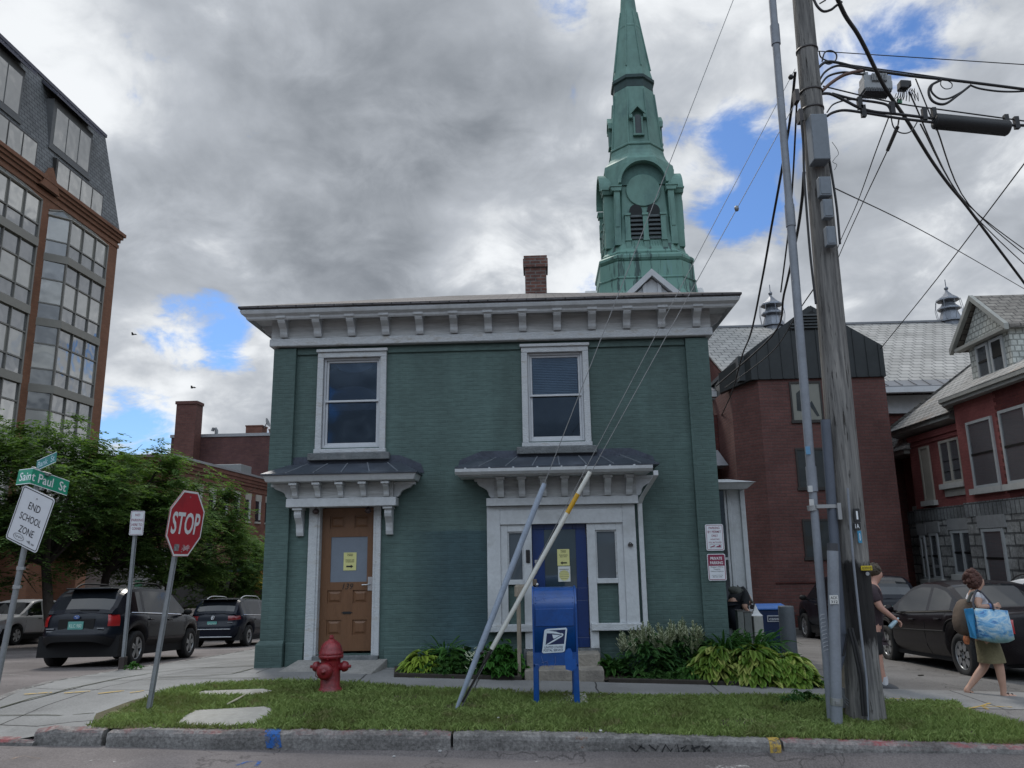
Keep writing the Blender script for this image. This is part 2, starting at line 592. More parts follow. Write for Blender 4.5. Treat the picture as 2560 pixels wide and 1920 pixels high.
def concrete_walk(name,c,bw,bh,rot=0.0,off=(0,0)):
 m,t,b=pr(name)
 g=t.add('ShaderNodeNewGeometry').outputs['Position']
 x,y,z=t.sep(g)
 cr_,sr_=math.cos(rot),math.sin(rot)
 nz=t.math('MULTIPLY',t.math('SUBTRACT',t.noise(g,1.6,4),.5),.10)
 u=t.math('ADD',t.math('ADD',t.math('MULTIPLY',x,cr_),t.math('MULTIPLY',y,sr_)),off[0])
 v=t.math('ADD',t.math('SUBTRACT',t.math('MULTIPLY',y,cr_),t.math('MULTIPLY',x,sr_)),off[1])
 br=t.add('ShaderNodeTexBrick',offset=0.0)
 t.l.new(t.comb(t.math('ADD',u,nz),t.math('ADD',v,nz),0),br.inputs['Vector'])
 br.inputs['Scale'].default_value=1
 br.inputs['Brick Width'].default_value,br.inputs['Row Height'].default_value=bw,bh
 br.inputs['Mortar Size'].default_value,br.inputs['Mortar Smooth'].default_value=.012,.2
 br.inputs['Color1'].default_value=c4(c,.88)
 br.inputs['Color2'].default_value=c4(c,1.1)
 br.inputs['Mortar'].default_value=c4(c,.22)
 n1=t.ramp(t.noise(g,0.9,7,.62),.3,.7,.82,1.15)
 n2=t.ramp(t.noise(g,45,4,.7),.3,.7,.88,1.12)
 cc=t.vmath('SCALE',t.vmath('SCALE',br.outputs['Color'],n1),n2)
 cc=t.mix(t.ramp(t.noise(g,2.2,7,.7),.58,.75,0,.5),cc,c4(c,.55))
 t.l.new(cc,b.inputs['Base Color'])
 b.inputs['Roughness'].default_value=.85
 b.inputs['Specular IOR Level'].default_value=.3
 bn=t.add('ShaderNodeBump')
 bn.inputs['Strength'].default_value=.5
 bn.inputs['Distance'].default_value=.015
 t.l.new(t.math('SUBTRACT',t.math('MULTIPLY',t.noise(g,35,5,.7),.35),t.math('MULTIPLY',br.outputs['Fac'],1.0)),bn.inputs['Height'])
 t.l.new(bn.outputs[0],b.inputs['Normal'])
 return m
M_road=asphalt('road_asphalt',(.150,.134,.132))
M_lot=asphalt('lot_asphalt',(.15,.143,.138))
M_walk=concrete_walk('walk_concrete',(.225,.223,.22),1.55,3.0,0,(.9,0.4))
M_corner=concrete_walk('corner_concrete',(.205,.206,.203),2.2,1.45,R(-8),(.3,1.1))
M_soil=mat('soil',(.045,.032,.022),.95,var=.4,vs=5,bump=1,bs=30)
M_turfbase=mat('turf_soil',(.095,.085,.045),.95,var=.5,vs=4,bump=1,bs=60)
mb=MB()
rad=[0,3,6,9,12,15,18,22,27,33,40,50,70,110,200,420,900,1800]
rings=[]
for r_ in rad:
 ring=[]
 for k in range(64):
  a=2*math.pi*k/64
  x,y=max(r_,.01)*math.cos(a),10+max(r_,.01)*math.sin(a)
  ring.append((x,y,gz(x,y)-.45))
 rings.append(ring)
mb.loft(rings,True,False,0,True)
structure(mb.build('ground',mat('earth',(.07,.06,.045),.95,var=.3)))
ROAD=.135
KY=7.84
kerb_l=[(-8.6,60),(-7.7,25),(-7.5,21),(-7.0,15.4),(-6.95,13.0),(-6.88,11.7),(-6.8,10.9),(-6.65,10.0),(-6.6,9.6),(-6.5,9.0),(-6.3,8.5),(-5.9,8.1),(-5.45,7.9),(-5.0,KY)]
near=kerb_l[3:]
def apron(x,y):
 return.105*clamp((-4.75-x)/.5)*clamp((9.4-y)/1.3)
structure(sheet('road',[(-60,-25),(60,-25),(60,KY+.05),(-4.5,KY+.05)]+[(x+.05,y+.03)for x,y in near[::-1]]+
[(-7.7,25),(-8.6,60),(-8.6,80),(-21.2,80),(-21.2,12),(-24,9.5),(-60,9.5)],lambda x,y:gz(x,y)-ROAD,M_road,1.0))
structure(sheet('far_pavement',[(-21.2,80),(-21.2,12),(-24,9.5),(-27,9.5),(-27,80)],lambda x,y:gz(x,y)-.01,M_lot,1.2))
tp=[atg(u,v)for u,v in((150,1826),(240,1785),(330,1752),(420,1730),(520,1714),(640,1706),(760,1704),(900,1711),(1000,1719),(1100,1727),
(1300,1733),(1500,1738),(1780,1743),(1990,1743),(2120,1748),(2260,1752),(2390,1756))]
turf_back=[(p.x,p.y)for p in tp]
turf_back[0]=(-4.5,KY+.10)
drive_edge=[(4.82,9.6),(4.9,9.1),(5.0,8.5),(5.15,KY+.12)]
turf_poly=[(-4.5,KY+.12),(5.15,KY+.12)]+drive_edge[::-1][1:]+turf_back[::-1][:-1]
structure(sheet('grass_verge',turf_poly,lambda x,y:gz(x,y)+.005,M_turfbase,.4))
bed_left=[(-2.05,10.95),(-.3,10.95),(-.3,11.78),(-2.2,11.78)]
walk_back=[(9.5,11.0),(3.7,10.95),(-2.05,10.95),(-2.2,11.85),(-4.26,11.85)]
structure(sheet('pavement',[(x+.1,y)for x,y in turf_back[5:16]]+[(4.82,9.75),(9.5,9.75),(9.5,10.95),(-2.05,10.95),(-2.2,11.78),(-4.5,11.78)],lambda x,y:gz(x,y)-.002,M_walk,.6))
structure(sheet('corner_pavement',[(-4.5,KY+.1)]+turf_back[1:6]+[(-3.2,10.7),(-3.2,11.75),(-4.1,11.95),(-4.1,60),(-8.5,60)]+[(x+.10,y+(.05 if y<9 else 0))for x,y in kerb_l[1:-1]]+[(-4.9,KY+.06)],
lambda x,y:gz(x,y)-.006-apron(x,y),M_corner,.45))
structure(sheet('parking_lot',[(2.6,10.85),(9.4,10.85),(9.4,9.88),(4.75,9.88),(4.78,9.6),(4.87,9.1),(5.0,8.5),(5.2,KY),(30,KY),(30,33),(2.6,33)],lambda x,y:gz(x,y)-.007,M_lot,.8))
structure(sheet('planting_soil_by_steps',bed_left,lambda x,y:gz(x,y)+.02,M_soil,.3))
structure(sheet('planting_soil_by_corner',[(.78,10.95),(3.55,10.95),(3.7,11.78),(.78,11.78)],lambda x,y:gz(x,y)+.02,M_soil,.3))
# kerb stones
def kerbmat(name,top=None):
 m,t,b=pr(name)
 g=t.add('ShaderNodeNewGeometry')
 pos=g.outputs['Position']
 n1=t.ramp(t.noise(pos,1.6,7,.65),.3,.7,.65,1.3)
 n2=t.ramp(t.noise(pos,30,5,.75),.3,.7,.6,1.35)
 c=t.vmath('SCALE',t.vmath('SCALE',t.comb(.185,.178,.172),n1),n2)
 up=t.sep(g.outputs['Normal'])[2]
 ob=t.add('ShaderNodeTexCoord').outputs['Object']
 if top:
  f=t.math('MULTIPLY',t.ramp(up,.25,.75),t.ramp(t.noise(pos,5,7,.75),.46,.66,.05,.75))
  c=t.mix(f,c,c4(top))
 c=t.mix(t.math('MULTIPLY',t.ramp(up,.3,.9),t.ramp(t.noise(pos,9,7,.75),.5,.66,0,.7)),c,(.36,.34,.32,1))
 t.l.new(c,b.inputs['Base Color'])
 b.inputs['Roughness'].default_value=.9
 b.inputs['Specular IOR Level'].default_value=.3
 bn=t.add('ShaderNodeBump')
 bn.inputs['Strength'].default_value=.9
 bn.inputs['Distance'].default_value=.02
 t.l.new(t.noise(pos,26,7,.7),bn.inputs['Height'])
 t.l.new(bn.outputs[0],b.inputs['Normal'])
 return m
M_k_red=kerbmat('kerb_red_worn',(.24,.085,.08))
M_k_red2=kerbmat('kerb_red_fresh',(.33,.05,.06))
M_k=kerbmat('kerb_plain')
def kerbstone(name,pts,m,label,hgt=ROAD,wd=.15,jig=.006):
 """a run of kerb: pts = face line in plan"""
 mb=MB()
 rings=[]
 rnd=random.Random(len(label))
 fine=[]
 for i in range(len(pts)-1):
  a,b=Vector(pts[i]),Vector(pts[i+1])
  k=max(2,int((b-a).length/.12))
  for j in range(k):
   fine.append(a.lerp(b,j/k))
 fine.append(Vector(pts[-1]))
 for i,p in enumerate(fine):
  a,b=fine[max(i-1,0)],fine[min(i+1,len(fine)-1)]
  tdir=(b-a).normalized()
  nrm=Vector((-tdir.y,tdir.x))
  g=gz(p.x,p.y)
  e=0.0
  if i in(0,len(fine)-1):
   e=.012
  j1,j2=rnd.uniform(-jig,jig),rnd.uniform(-jig,jig)
  prof=[(0+e,-.30),(0+e+j1,hgt-.05-ROAD+j2),(.012+e+j1,hgt-.018-ROAD),(.035+e,hgt-ROAD+.004+j2-e),(wd,hgt-ROAD+.006+j1-e),(wd,-.30)]
  rings.append([Vector((p.x+nrm.x*q[0],p.y+nrm.y*q[0],g+q[1]))for q in prof])
 mb.loft(rings,True,True,0,False)
 o=mb.build(name,m)
 return tag(o,label,'kerb')
kerbstone('kerbstone',[(-5.02,KY+.06),(-4.8,KY+.015),(-4.32,KY)],M_k_red,'short rounded grey kerbstone with red top at the corner end',jig=.014)
kerbstone('kerbstone',[(-4.27,KY),(-2.66,KY)],M_k_red,'rough kerbstone with flaking red top below the two slabs in the grass',jig=.012)
kerbstone('kerbstone',[(-2.64,KY),(-.92,KY)],M_k_red,'kerbstone crossed by a blue paint stripe',jig=.009)
kerbstone('kerbstone',[(-.895,KY),(2.19,KY)],M_k,'long smooth grey kerbstone with black graffiti scrawl')
kerbstone('kerbstone',[(2.215,KY),(3.5,KY),(5.25,KY)],M_k_red2,'kerbstone with fresh red paint starting after the yellow mark')
for i in range(len(kerb_l)-2):
 pass
kerbstone('kerbstone',[kerb_l[k]for k in range(0,10)],M_k,'long low kerb along the side street beside the parked cars',hgt=ROAD-.01)
kerbstone('kerbstone',kerb_l[9:],M_k_red2,'flush worn red kerb edge of the corner ramp',hgt=.045,jig=.003)
kerbstone('kerbstone',[(-21.2,12),(-21.2,80)],M_k,'kerb on the far side of the side street')
# paint on kerb, road and pavement
def paintm(name,c,cut=.42,a=.9):
 m,t,b=pr(name)
 pos=t.add('ShaderNodeNewGeometry').outputs['Position']
 b.inputs['Base Color'].default_value=c4(c)
 b.inputs['Roughness'].default_value=.8
 t.l.new(t.ramp(t.noise(pos,16,7,.75),cut,cut+.16,0,a),b.inputs['Alpha'])
 return m
P_white,P_blue=paintm('paint_white',(.5,.49,.47),.48,.7),paintm('paint_blue',(.02,.11,.36),.40,.9)
P_yel,P_black=paintm('paint_yellow',(.50,.33,.06),.36,.8),paintm('paint_black',(.02,.02,.022),.36,.85)
P_orange=paintm('paint_orange',(.40,.17,.07),.45,.7)
P_peach=paintm('paint_peach',(.42,.30,.22),.46,.6)
def stroke(mb,pts,w,zf):
 """a flat ribbon along ground points"""
 ps=[Vector(p)for p in pts]
 fine=[]
 for i in range(len(ps)-1):
  k=max(1,int((ps[i+1]-ps[i]).length/.08))
  fine+=[ps[i].lerp(ps[i+1],j/k)for j in range(k)]
 fine.append(ps[-1])
 L,Rr=[],[]
 for i,p in enumerate(fine):
  tdir=(fine[min(i+1,len(fine)-1)]-fine[max(i-1,0)]).normalized()
  n=Vector((-tdir.y,tdir.x))*w/2
  for q,s_ in((L,1),(Rr,-1)):
   q.append((p.x+n.x*s_,p.y+n.y*s_,zf(p.x+n.x*s_,p.y+n.y*s_)))
 n=len(fine)
 mb.add(L+Rr,[(i,i+1,n+i+1,n+i)for i in range(n-1)])
def roadpaint(strokes,m,label,road=True,name='painted_mark',w=.04,cat='paint mark'):
 mb=MB()
 for s_ in strokes:
  pts=[]
  for u,v in s_:
   dd=ray(u,v)
   off=ROAD if road else 0.0
   lo,hi=1.0,60.0
   for _ in range(45):
    mm_=(lo+hi)/2
    p=Vector((0,0,EYE))+dd*mm_
    if p.z>gz(p.x,p.y)-off:
     lo=mm_
    else:
     hi=mm_
   pts.append((p.x,p.y))
  stroke(mb,pts,w,lambda x,y:gz(x,y)-(ROAD if road else 0.0)+.004)
 tag(mb.build(name,m,norm=False),label,cat)
roadpaint([[(190,1915),(250,1895),(235,1912),(285,1898),(290,1914),(365,1896),(352,1893)]],P_white,'white scribbled survey mark on the road near the kerb corner',w=.03)
roadpaint([[(5,1904),(60,1890),(100,1898)]],P_peach,'faint peach squiggle on the road at the left edge',w=.03)
roadpaint([[(590,1914),(620,1905),(650,1904),(640,1916)]],P_blue,'blue curl of spray paint on the road below the stripe',w=.035)
roadpaint([[(1765,1918),(1870,1916)]],P_white,'white bar painted on the road at the kerb',w=.09)
roadpaint([[(1300,1908),(1400,1900)]],P_white,'faint pale scuff on the road below the long kerbstone',w=.02)
roadpaint([[(0,1686),(72,1690)],[(0,1674),(18,1672)]],P_white,'white parking bay line on the side street',w=.10)
def flat_strokes(strokes,m,label,w=.04,name='painted_mark'):
 mb=MB()
 for s_ in strokes:
  pts=[(atg(u,v).x,atg(u,v).y)for u,v in s_]
  stroke(mb,pts,w,lambda x,y:gz(x,y)+.003-apron(x,y))
 tag(mb.build(name,m,norm=False),label,'paint mark')
flat_strokes([[(60,1736),(130,1731)],[(160,1733),(225,1728)],[(245,1734),(310,1727)],[(325,1732),(360,1727)]],P_yel,'dashes of yellow survey paint across the corner pavement',w=.05)
flat_strokes([[(2420,1772),(2455,1765),(2530,1768)],[(2455,1765),(2470,1774)],[(2455,1765),(2475,1758)]],P_yel,'yellow arrow painted on the driveway asphalt',w=.035)
flat_strokes([[(2225,1746),(2290,1750)],[(2032,1708),(2062,1706)]],P_yel,'short yellow marks on the pavement edge near the pole',w=.05)
def kerbface(strokes,m,label,w=.02,name='painted_mark'):
 """marks on the front face and lip of the kerb"""
 mb=MB()
 for s_ in strokes:
  ps=[]
  for u,v in s_:
   p=at(u,v,KY-.006)
   g=gz(p.x,KY)
   if p.z>g-.03:
    k=(p.z-g+.03)
    ps.append(Vector((p.x,KY-.006+.02*min(1,k/.03),g-.03+min(k,.034))))
   else:
    ps.append(p)
  vs,n=[],len(ps)
  for i,p in enumerate(ps):
   td=(ps[min(i+1,n-1)]-ps[max(i-1,0)]).normalized()
   nn=Vector((-td.z,0,td.x))*w/2
   vs+=[p+nn,p-nn]
  mb.add(vs,[(2*i,2*i+2,2*i+3,2*i+1)for i in range(n-1)])
 tag(mb.build(name,m,norm=False),label,'paint mark')
kerbface([[(1572,1865),(1590,1880),(1605,1862)],[(1588,1858),(1612,1872)],[(1622,1862),(1640,1876),(1645,1864)],[(1655,1880),(1664,1862),(1676,1878),(1692,1858),(1698,1880)],
[(1702,1872),(1716,1864),(1706,1878),(1722,1876)],[(1730,1862),(1738,1880)],[(1728,1872),(1750,1866)],[(1755,1864),(1775,1878)],[(1776,1864),(1757,1880)]],
P_black,'black graffiti scrawl on the face of the long kerbstone',w=.017)
kerbface([[(1452,1842),(1458,1870)],[(1440,1845),(1470,1848)]],P_orange,'small orange spray smear on the long kerbstone',w=.03)
kerbface([[(1490,1868),(1545,1876)],[(1500,1873),(1560,1883)]],P_white,'pale scrape on the face of the long kerbstone',w=.012)
mb=MB()
x0=at(684,1850,KY).x
for(xa,xb,m_,lab)in((x0-.075,x0+.075,P_blue,'blue paint stripe across the kerb and its top'),(2.10,2.205,P_yel,'yellow paint patch at the joint beside the red kerb')):
 mb=MB()
 n=5
 vs=[]
 for(dy,dz)in((-.009,-.135),(-.009,-.05),(.004,-.012),(.033,.012),(.10,.014)):
  for k in range(n):
   x=xa+(xb-xa)*k/(n-1)+(-dz*.25 if 'blue' in lab else 0)
   vs.append((x-.02,KY+dy,gz(x,KY)+dz))
 mb.add(vs,[(r_*n+k,r_*n+k+1,(r_+1)*n+k+1,(r_+1)*n+k)for r_ in range(4)for k in range(n-1)])
 tag(mb.build('painted_stripe',m_,norm=False),lab,'paint mark')
M_slab=mat('slab_concrete',(.33,.32,.295),.9,var=.15,vs=3,bump=.6,bs=30,dirt=(.24,.23,.2),ds=3)
def slab(uvs,label):
 mb=MB()
 ps=[atg(u,v)for u,v in uvs]
 mb.prism([(p.x,p.y,gz(p.x,p.y)-.06)for p in ps],(0,0,.08))
 tag(mb.build('concrete_slab',M_slab,bevel=.012),label,'slab')
slab([(440,1814),(462,1795),(490,1780),(660,1771),(682,1777),(678,1790),(640,1814),(560,1820)],'pale concrete slab in the grass nearest the kerb')
slab([(484,1737),(510,1731),(660,1726),(682,1731),(640,1741),(500,1742)],'thin concrete slab in the grass nearest the pavement')
M_joint=mat('joint_dirt',(.045,.05,.03),.95,var=.5,vs=14)
for pts,w_ in(([(0,1763),(60,1750),(135,1733),(200,1716),(267,1702),(370,1684),(473,1670),(560,1668),(645,1664)],.055),([(267,1702),(400,1698),(529,1696),(650,1694)],.03),([(0,1776),(120,1775),(236,1778)],.025),
([(397,1693),(500,1690),(581,1684),(633,1671)],.045),([(330,1668),(470,1660),(640,1652)],.02)):
 mb=MB()
 stroke(mb,[(atg(u,v).x,atg(u,v).y)for u,v in pts],w_*.65,lambda x,y:gz(x,y)+.002-apron(x,y))
 structure(mb.build('pavement_joint',M_joint,norm=False))
# the green brick house
def painted_brick():
 m,t,b=pr('green_painted_brick')
 co,pos,z=wallco(t)
 nv=t.add('ShaderNodeTexNoise')
 nv.inputs['Scale'].default_value=3.0
 t.l.new(pos,nv.inputs['Vector'])
 co=t.vmath('ADD',co,t.vmath('SCALE',t.vmath('SUBTRACT',nv.outputs['Color'],(.5,.5,.5)),.035))
 br=t.add('ShaderNodeTexBrick')
 t.l.new(co,br.inputs['Vector'])
 br.inputs['Scale'].default_value=1
 br.inputs['Brick Width'].default_value,br.inputs['Row Height'].default_value=.205,.0635
 br.inputs['Mortar Size'].default_value,br.inputs['Mortar Smooth'].default_value=.008,.5
 for k,s_ in(('Color1',.985),('Color2',1.015),('Mortar',.97)):
  br.inputs[k].default_value=c4((.072,.117,.109),s_)
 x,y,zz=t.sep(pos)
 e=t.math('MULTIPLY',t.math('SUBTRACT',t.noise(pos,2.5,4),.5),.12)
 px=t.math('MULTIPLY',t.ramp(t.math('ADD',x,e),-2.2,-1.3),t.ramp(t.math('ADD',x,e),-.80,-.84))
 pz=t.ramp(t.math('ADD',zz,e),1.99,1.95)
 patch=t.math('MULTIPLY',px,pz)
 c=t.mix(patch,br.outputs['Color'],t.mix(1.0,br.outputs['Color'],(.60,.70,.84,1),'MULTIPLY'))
 n1=t.ramp(t.noise(pos,.8,6,.6),.3,.7,.86,1.14)
 st_=t.ramp(t.noise(t.vmath('MULTIPLY',pos,(3.5,3.5,.35)),1,6,.6),.35,.7,.92,1.08)
 c=t.vmath('SCALE',c,st_)
 n2=t.ramp(t.noise(t.vmath('MULTIPLY',pos,(8,8,30)),1,4,.6),.3,.7,.88,1.12)
 c=t.vmath('SCALE',t.vmath('SCALE',c,n1),n2)
 c=t.mix(t.ramp(t.noise(pos,30,4,.7),.72,.76,0,.45),c,(.02,.035,.035,1))
 t.l.new(c,b.inputs['Base Color'])
 b.inputs['Roughness'].default_value=.62
 b.inputs['Specular IOR Level'].default_value=.35
 bn=t.add('ShaderNodeBump')
 bn.inputs['Strength'].default_value=.32
 bn.inputs['Distance'].default_value=.010
 h=t.math('ADD',t.math('MULTIPLY',br.outputs['Fac'],-1.0),t.math('MULTIPLY',t.noise(t.vmath('MULTIPLY',pos,(6,6,24)),1,5,.65),1.1))
 t.l.new(h,bn.inputs['Height'])
 t.l.new(bn.outputs[0],b.inputs['Normal'])
 return m
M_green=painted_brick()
M_white=mat('white_trim_paint',(.50,.52,.54),.55,var=.10,vs=3,bump=.25,bs=18,dirt=(.38,.39,.395),ds=2.2)
M_white_old=mat('weathered_trim_paint',(.49,.51,.53),.7,var=.16,vs=4,bump=.5,bs=25,dirt=(.33,.31,.28),ds=4,stretch=(1,1,3))
M_boards=mat('white_boards',(.45,.46,.465),.7,var=.2,vs=2.2,bump=.6,bs=9,dirt=(.28,.28,.28),ds=2.0,stretch=(.5,.5,6))
M_slateroof=brick('dark_shingle_roof',(.085,.08,.085),(.12,.11,.11),(.035,.033,.035),bw=.30,bh=.14,ms=.012,var=.3,kv=3.0,bump=.8)
M_metalroof=mat('dark_metal_roof',(.055,.065,.085),.45,metal=.3,var=.25,vs=3,dirt=(.10,.11,.13),ds=3)
M_lead=mat('lead_flashing',(.05,.06,.085),.5,metal=.2,var=.3,vs=4,bump=.4,bs=10)
M_stone=mat('grey_sill_stone',(.13,.14,.145),.85,var=.2,vs=6,bump=.6,bs=30,dirt=(.22,.22,.22),ds=5)
M_greenflat=mat('green_trim_paint',(.07,.115,.11),.6,var=.1,vs=5,bump=.3,bs=20)
M_pane=clearglass('window_glass',.07,.22,(.6,.75,.95))
M_interior=mat('dim_interior',(.05,.06,.085),.9)
M_blind=mat('window_blind',(.20,.22,.25),.8)
WY=11.8
X0,X1=-4.20,2.67
HZ=4.89
house=thing('green_house',(-.77,14.5,0),'two storey green painted brick house with white bracketed eaves','house')
OP=[]
def wall_with_holes(mb,x0,x1,z0,z1,holes,y0,y1):
 xs=sorted({x0,x1}|{h[0]for h in holes}|{h[1]for h in holes})
 zs=sorted({z0,z1}|{h[2]for h in holes}|{h[3]for h in holes})
 for i in range(len(xs)-1):
  for j in range(len(zs)-1):
   cx,cz=(xs[i]+xs[i+1])/2,(zs[j]+zs[j+1])/2
   if any(h[0]<cx<h[1]and h[2]<cz<h[3]for h in holes):
    continue
   mb.box(xs[i],xs[i+1],y0,y1,zs[j],zs[j+1])
win=[(-3.40,-2.49,3.26,4.70),(-.165,.70,3.29,4.70)]
door_o=(-3.40,-2.52,.20,2.38)
port_o=(-.60,1.18,.60,2.28)
mb=MB()
wall_with_holes(mb,X0+.35,X1-.34,-.35,HZ,win+[door_o,port_o,(-.20,.72,.23,.60)],WY,WY+.30)
mb.box(X0+.04,X0+.35,WY+.005,WY+5.9,-.5,HZ)
mb.box(X1-.34,X1-.02,WY+.005,WY+5.9,-.6,HZ)
mb.box(X0+.35,X1-.34,WY+5.6,WY+5.9,-.5,HZ)
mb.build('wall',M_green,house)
mb=MB()
mb.box(X0+.355,X1-.345,WY+1.6,WY+1.7,.2,HZ)
mb.build('inner_wall',M_interior,house)
for s_,xa,xb in((0,X0,X0+.36),(1,X1-.355,X1)):
 mb=MB()
 mb.box(xa,xb,WY-.07,WY+.40,.42 if not s_ else-.3,HZ-.03)
 if not s_:
  mb.hexa([(xa-.05,WY-.125,-.2),(xb+.0,WY-.125,-.2),(xb,WY+.41,-.2),(xa-.05,WY+.41,-.2),
(xa-.045,WY-.12,.36),(xb,WY-.12,.36),(xb,WY+.41,.36),(xa-.045,WY+.41,.36)])
  mb.hexa([(xa-.045,WY-.12,.36),(xb,WY-.12,.36),(xb,WY+.41,.36),(xa-.045,WY+.41,.36),
(xa,WY-.07,.42),(xb,WY-.07,.42),(xb,WY+.41,.42),(xa,WY+.41,.42)])
 mb.build('corner_pier',M_green,house,bevel=.008)
for a,b_,z in((X0+.37,-3.56,.38),(-2.36,-.98,.30),(1.39,X1-.36,.26)):
 mb=MB()
 mb.box(a,b_,WY-.045,WY-.002,-.3,z)
 mb.build('plinth',M_green,house,bevel=.015)
mb=MB()
mb.box(X0+.365,X1-.36,WY-.03,WY-.001,HZ-.13,HZ-.035)
mb.build('brick_band',M_green,house,bevel=.006)
EY0=11.37
ex0,ex1=-4.65,3.13
mb=MB()
FY=WY-.10
mb.box(X0-.04,X1+.05,FY,FY+.09,5.012,5.325)
mb.box(X0-.045,X0+.06,FY+.09,WY+5.95,5.012,5.325)
mb.box(X1-.03,X1+.05,FY+.09,WY+5.95,5.012,5.325)
mb.build('frieze',M_boards,house)
mb=MB()
mb.box(X0-.06,X1+.07,FY-.03,FY+.088,4.885,5.01)
mb.box(X0-.06,X0+.06,FY+.09,WY+5.95,4.885,5.01)
mb.box(X1-.03,X1+.07,FY+.09,WY+5.95,4.885,5.01)
mb.build('frieze_moulding',M_white_old,house,bevel=.015)
by=WY+6.05+.3
mb=MB()
mb.box(ex0+.06,ex1-.06,EY0+.06,by,5.327,5.35)
mb.build('soffit',M_white,house)
mb=MB()
prof=[(.10,5.262),(.08,5.285),(.075,5.315),(.02,5.35),(0,5.395),(.03,5.43),(.20,5.43),(.20,5.352),(.12,5.325)]
ring=[]
for(cx,cy,sx_,sy_)in((ex0,by,1,-1),(ex0,EY0,1,1),(ex1,EY0,-1,1),(ex1,by,-1,-1)):
 ring.append([Vector((cx+sx_*q[0],cy+sy_*q[0],q[1]))for q in prof])
mb.loft(ring,True,True,0,False)
mb.build('crown_moulding',M_white,house)
mb=MB()
rz0,rz1=5.432,6.60
ra,rb=(-1.7,14.55),(.25,14.55)
e0=[(ex0-.02,EY0-.02),(ex1+.02,EY0-.02),(ex1+.02,by),(ex0-.02,by)]
vs=[(x,y,rz0)for x,y in e0]+[(ra[0],ra[1],rz1),(rb[0],rb[1],rz1)]+[(x,y,rz0+.03)for x,y in e0]+[(ra[0],ra[1],rz1+.03),(rb[0],rb[1],rz1+.03)]
mb.add(vs,[(6,7,11,10),(7,8,11),(8,9,10,11),(9,6,10),(0,1,7,6),(1,2,8,7),(2,3,9,8),(3,0,6,9),(0,3,2,1)])
mb.build('roof',M_slateroof,house)
mb=MB()
cx0,cx1=-.235,.24
mb.box(cx0+.02,cx1-.02,14.82,15.28,6.2,7.28)
mb.box(cx0-.015,cx1+.015,14.79,15.31,7.28,7.46)
mb.box(cx0,cx1,14.805,15.295,7.46,7.53)
M_chim=brick('old_chimney_brick',(.12,.055,.045),(.19,.085,.065),(.17,.15,.14),bw=.21,bh=.072,ms=.013,var=.35,dirt=(.04,.035,.035))
mb.build('chimney',M_chim,house)
def bracket_profile(hh,dd):
 """side outline in (out, down) of a scrolled bracket"""
 P=[(0,0),(1.0,0),(1.0,.10),(.90,.12),(.92,.24),(.82,.36),(.62,.46),(.42,.58),(.33,.72),(.30,.86),(.20,1.0),(0,1.0)]
 return[(a*dd,-b_*hh)for a,b_ in P]
def bracket_mb(x,y,z,w,hh,dd,dirv=(0,-1)):
 mb=MB()
 side=Vector((-dirv[1],dirv[0],0))
 o=Vector((x,y,z))-side*w/2
 mb.prism([o+Vector((dirv[0]*a,dirv[1]*a,b_))for a,b_ in bracket_profile(hh,dd)],side*w)
 o2=Vector((x,y,z+.0))-side*(w/2+.018)
 mb.prism([o2+Vector((dirv[0]*a,dirv[1]*a,b_))for a,b_ in((0,-.001),(dd+.018,-.001),(dd+.018,-.04),(0,-.04))],side*(w+.036))
 return mb
bx=[700+(1738-700)*k/12 for k in range(13)]
for k in range(13):
 x=-4.02+(2.49+4.02)*k/12
 bracket_mb(x,FY-.001,5.325,.115,.30,.25).build('bracket',M_white,house,bevel=.006)
for y in(12.1,13.0,13.9):
 bracket_mb(X0-.046,y,5.325,.115,.30,.26,(-1,0)).build('bracket',M_white,house,bevel=.006)
 bracket_mb(X1+.051,y,5.325,.115,.30,.26,(1,0)).build('bracket',M_white,house,bevel=.006)
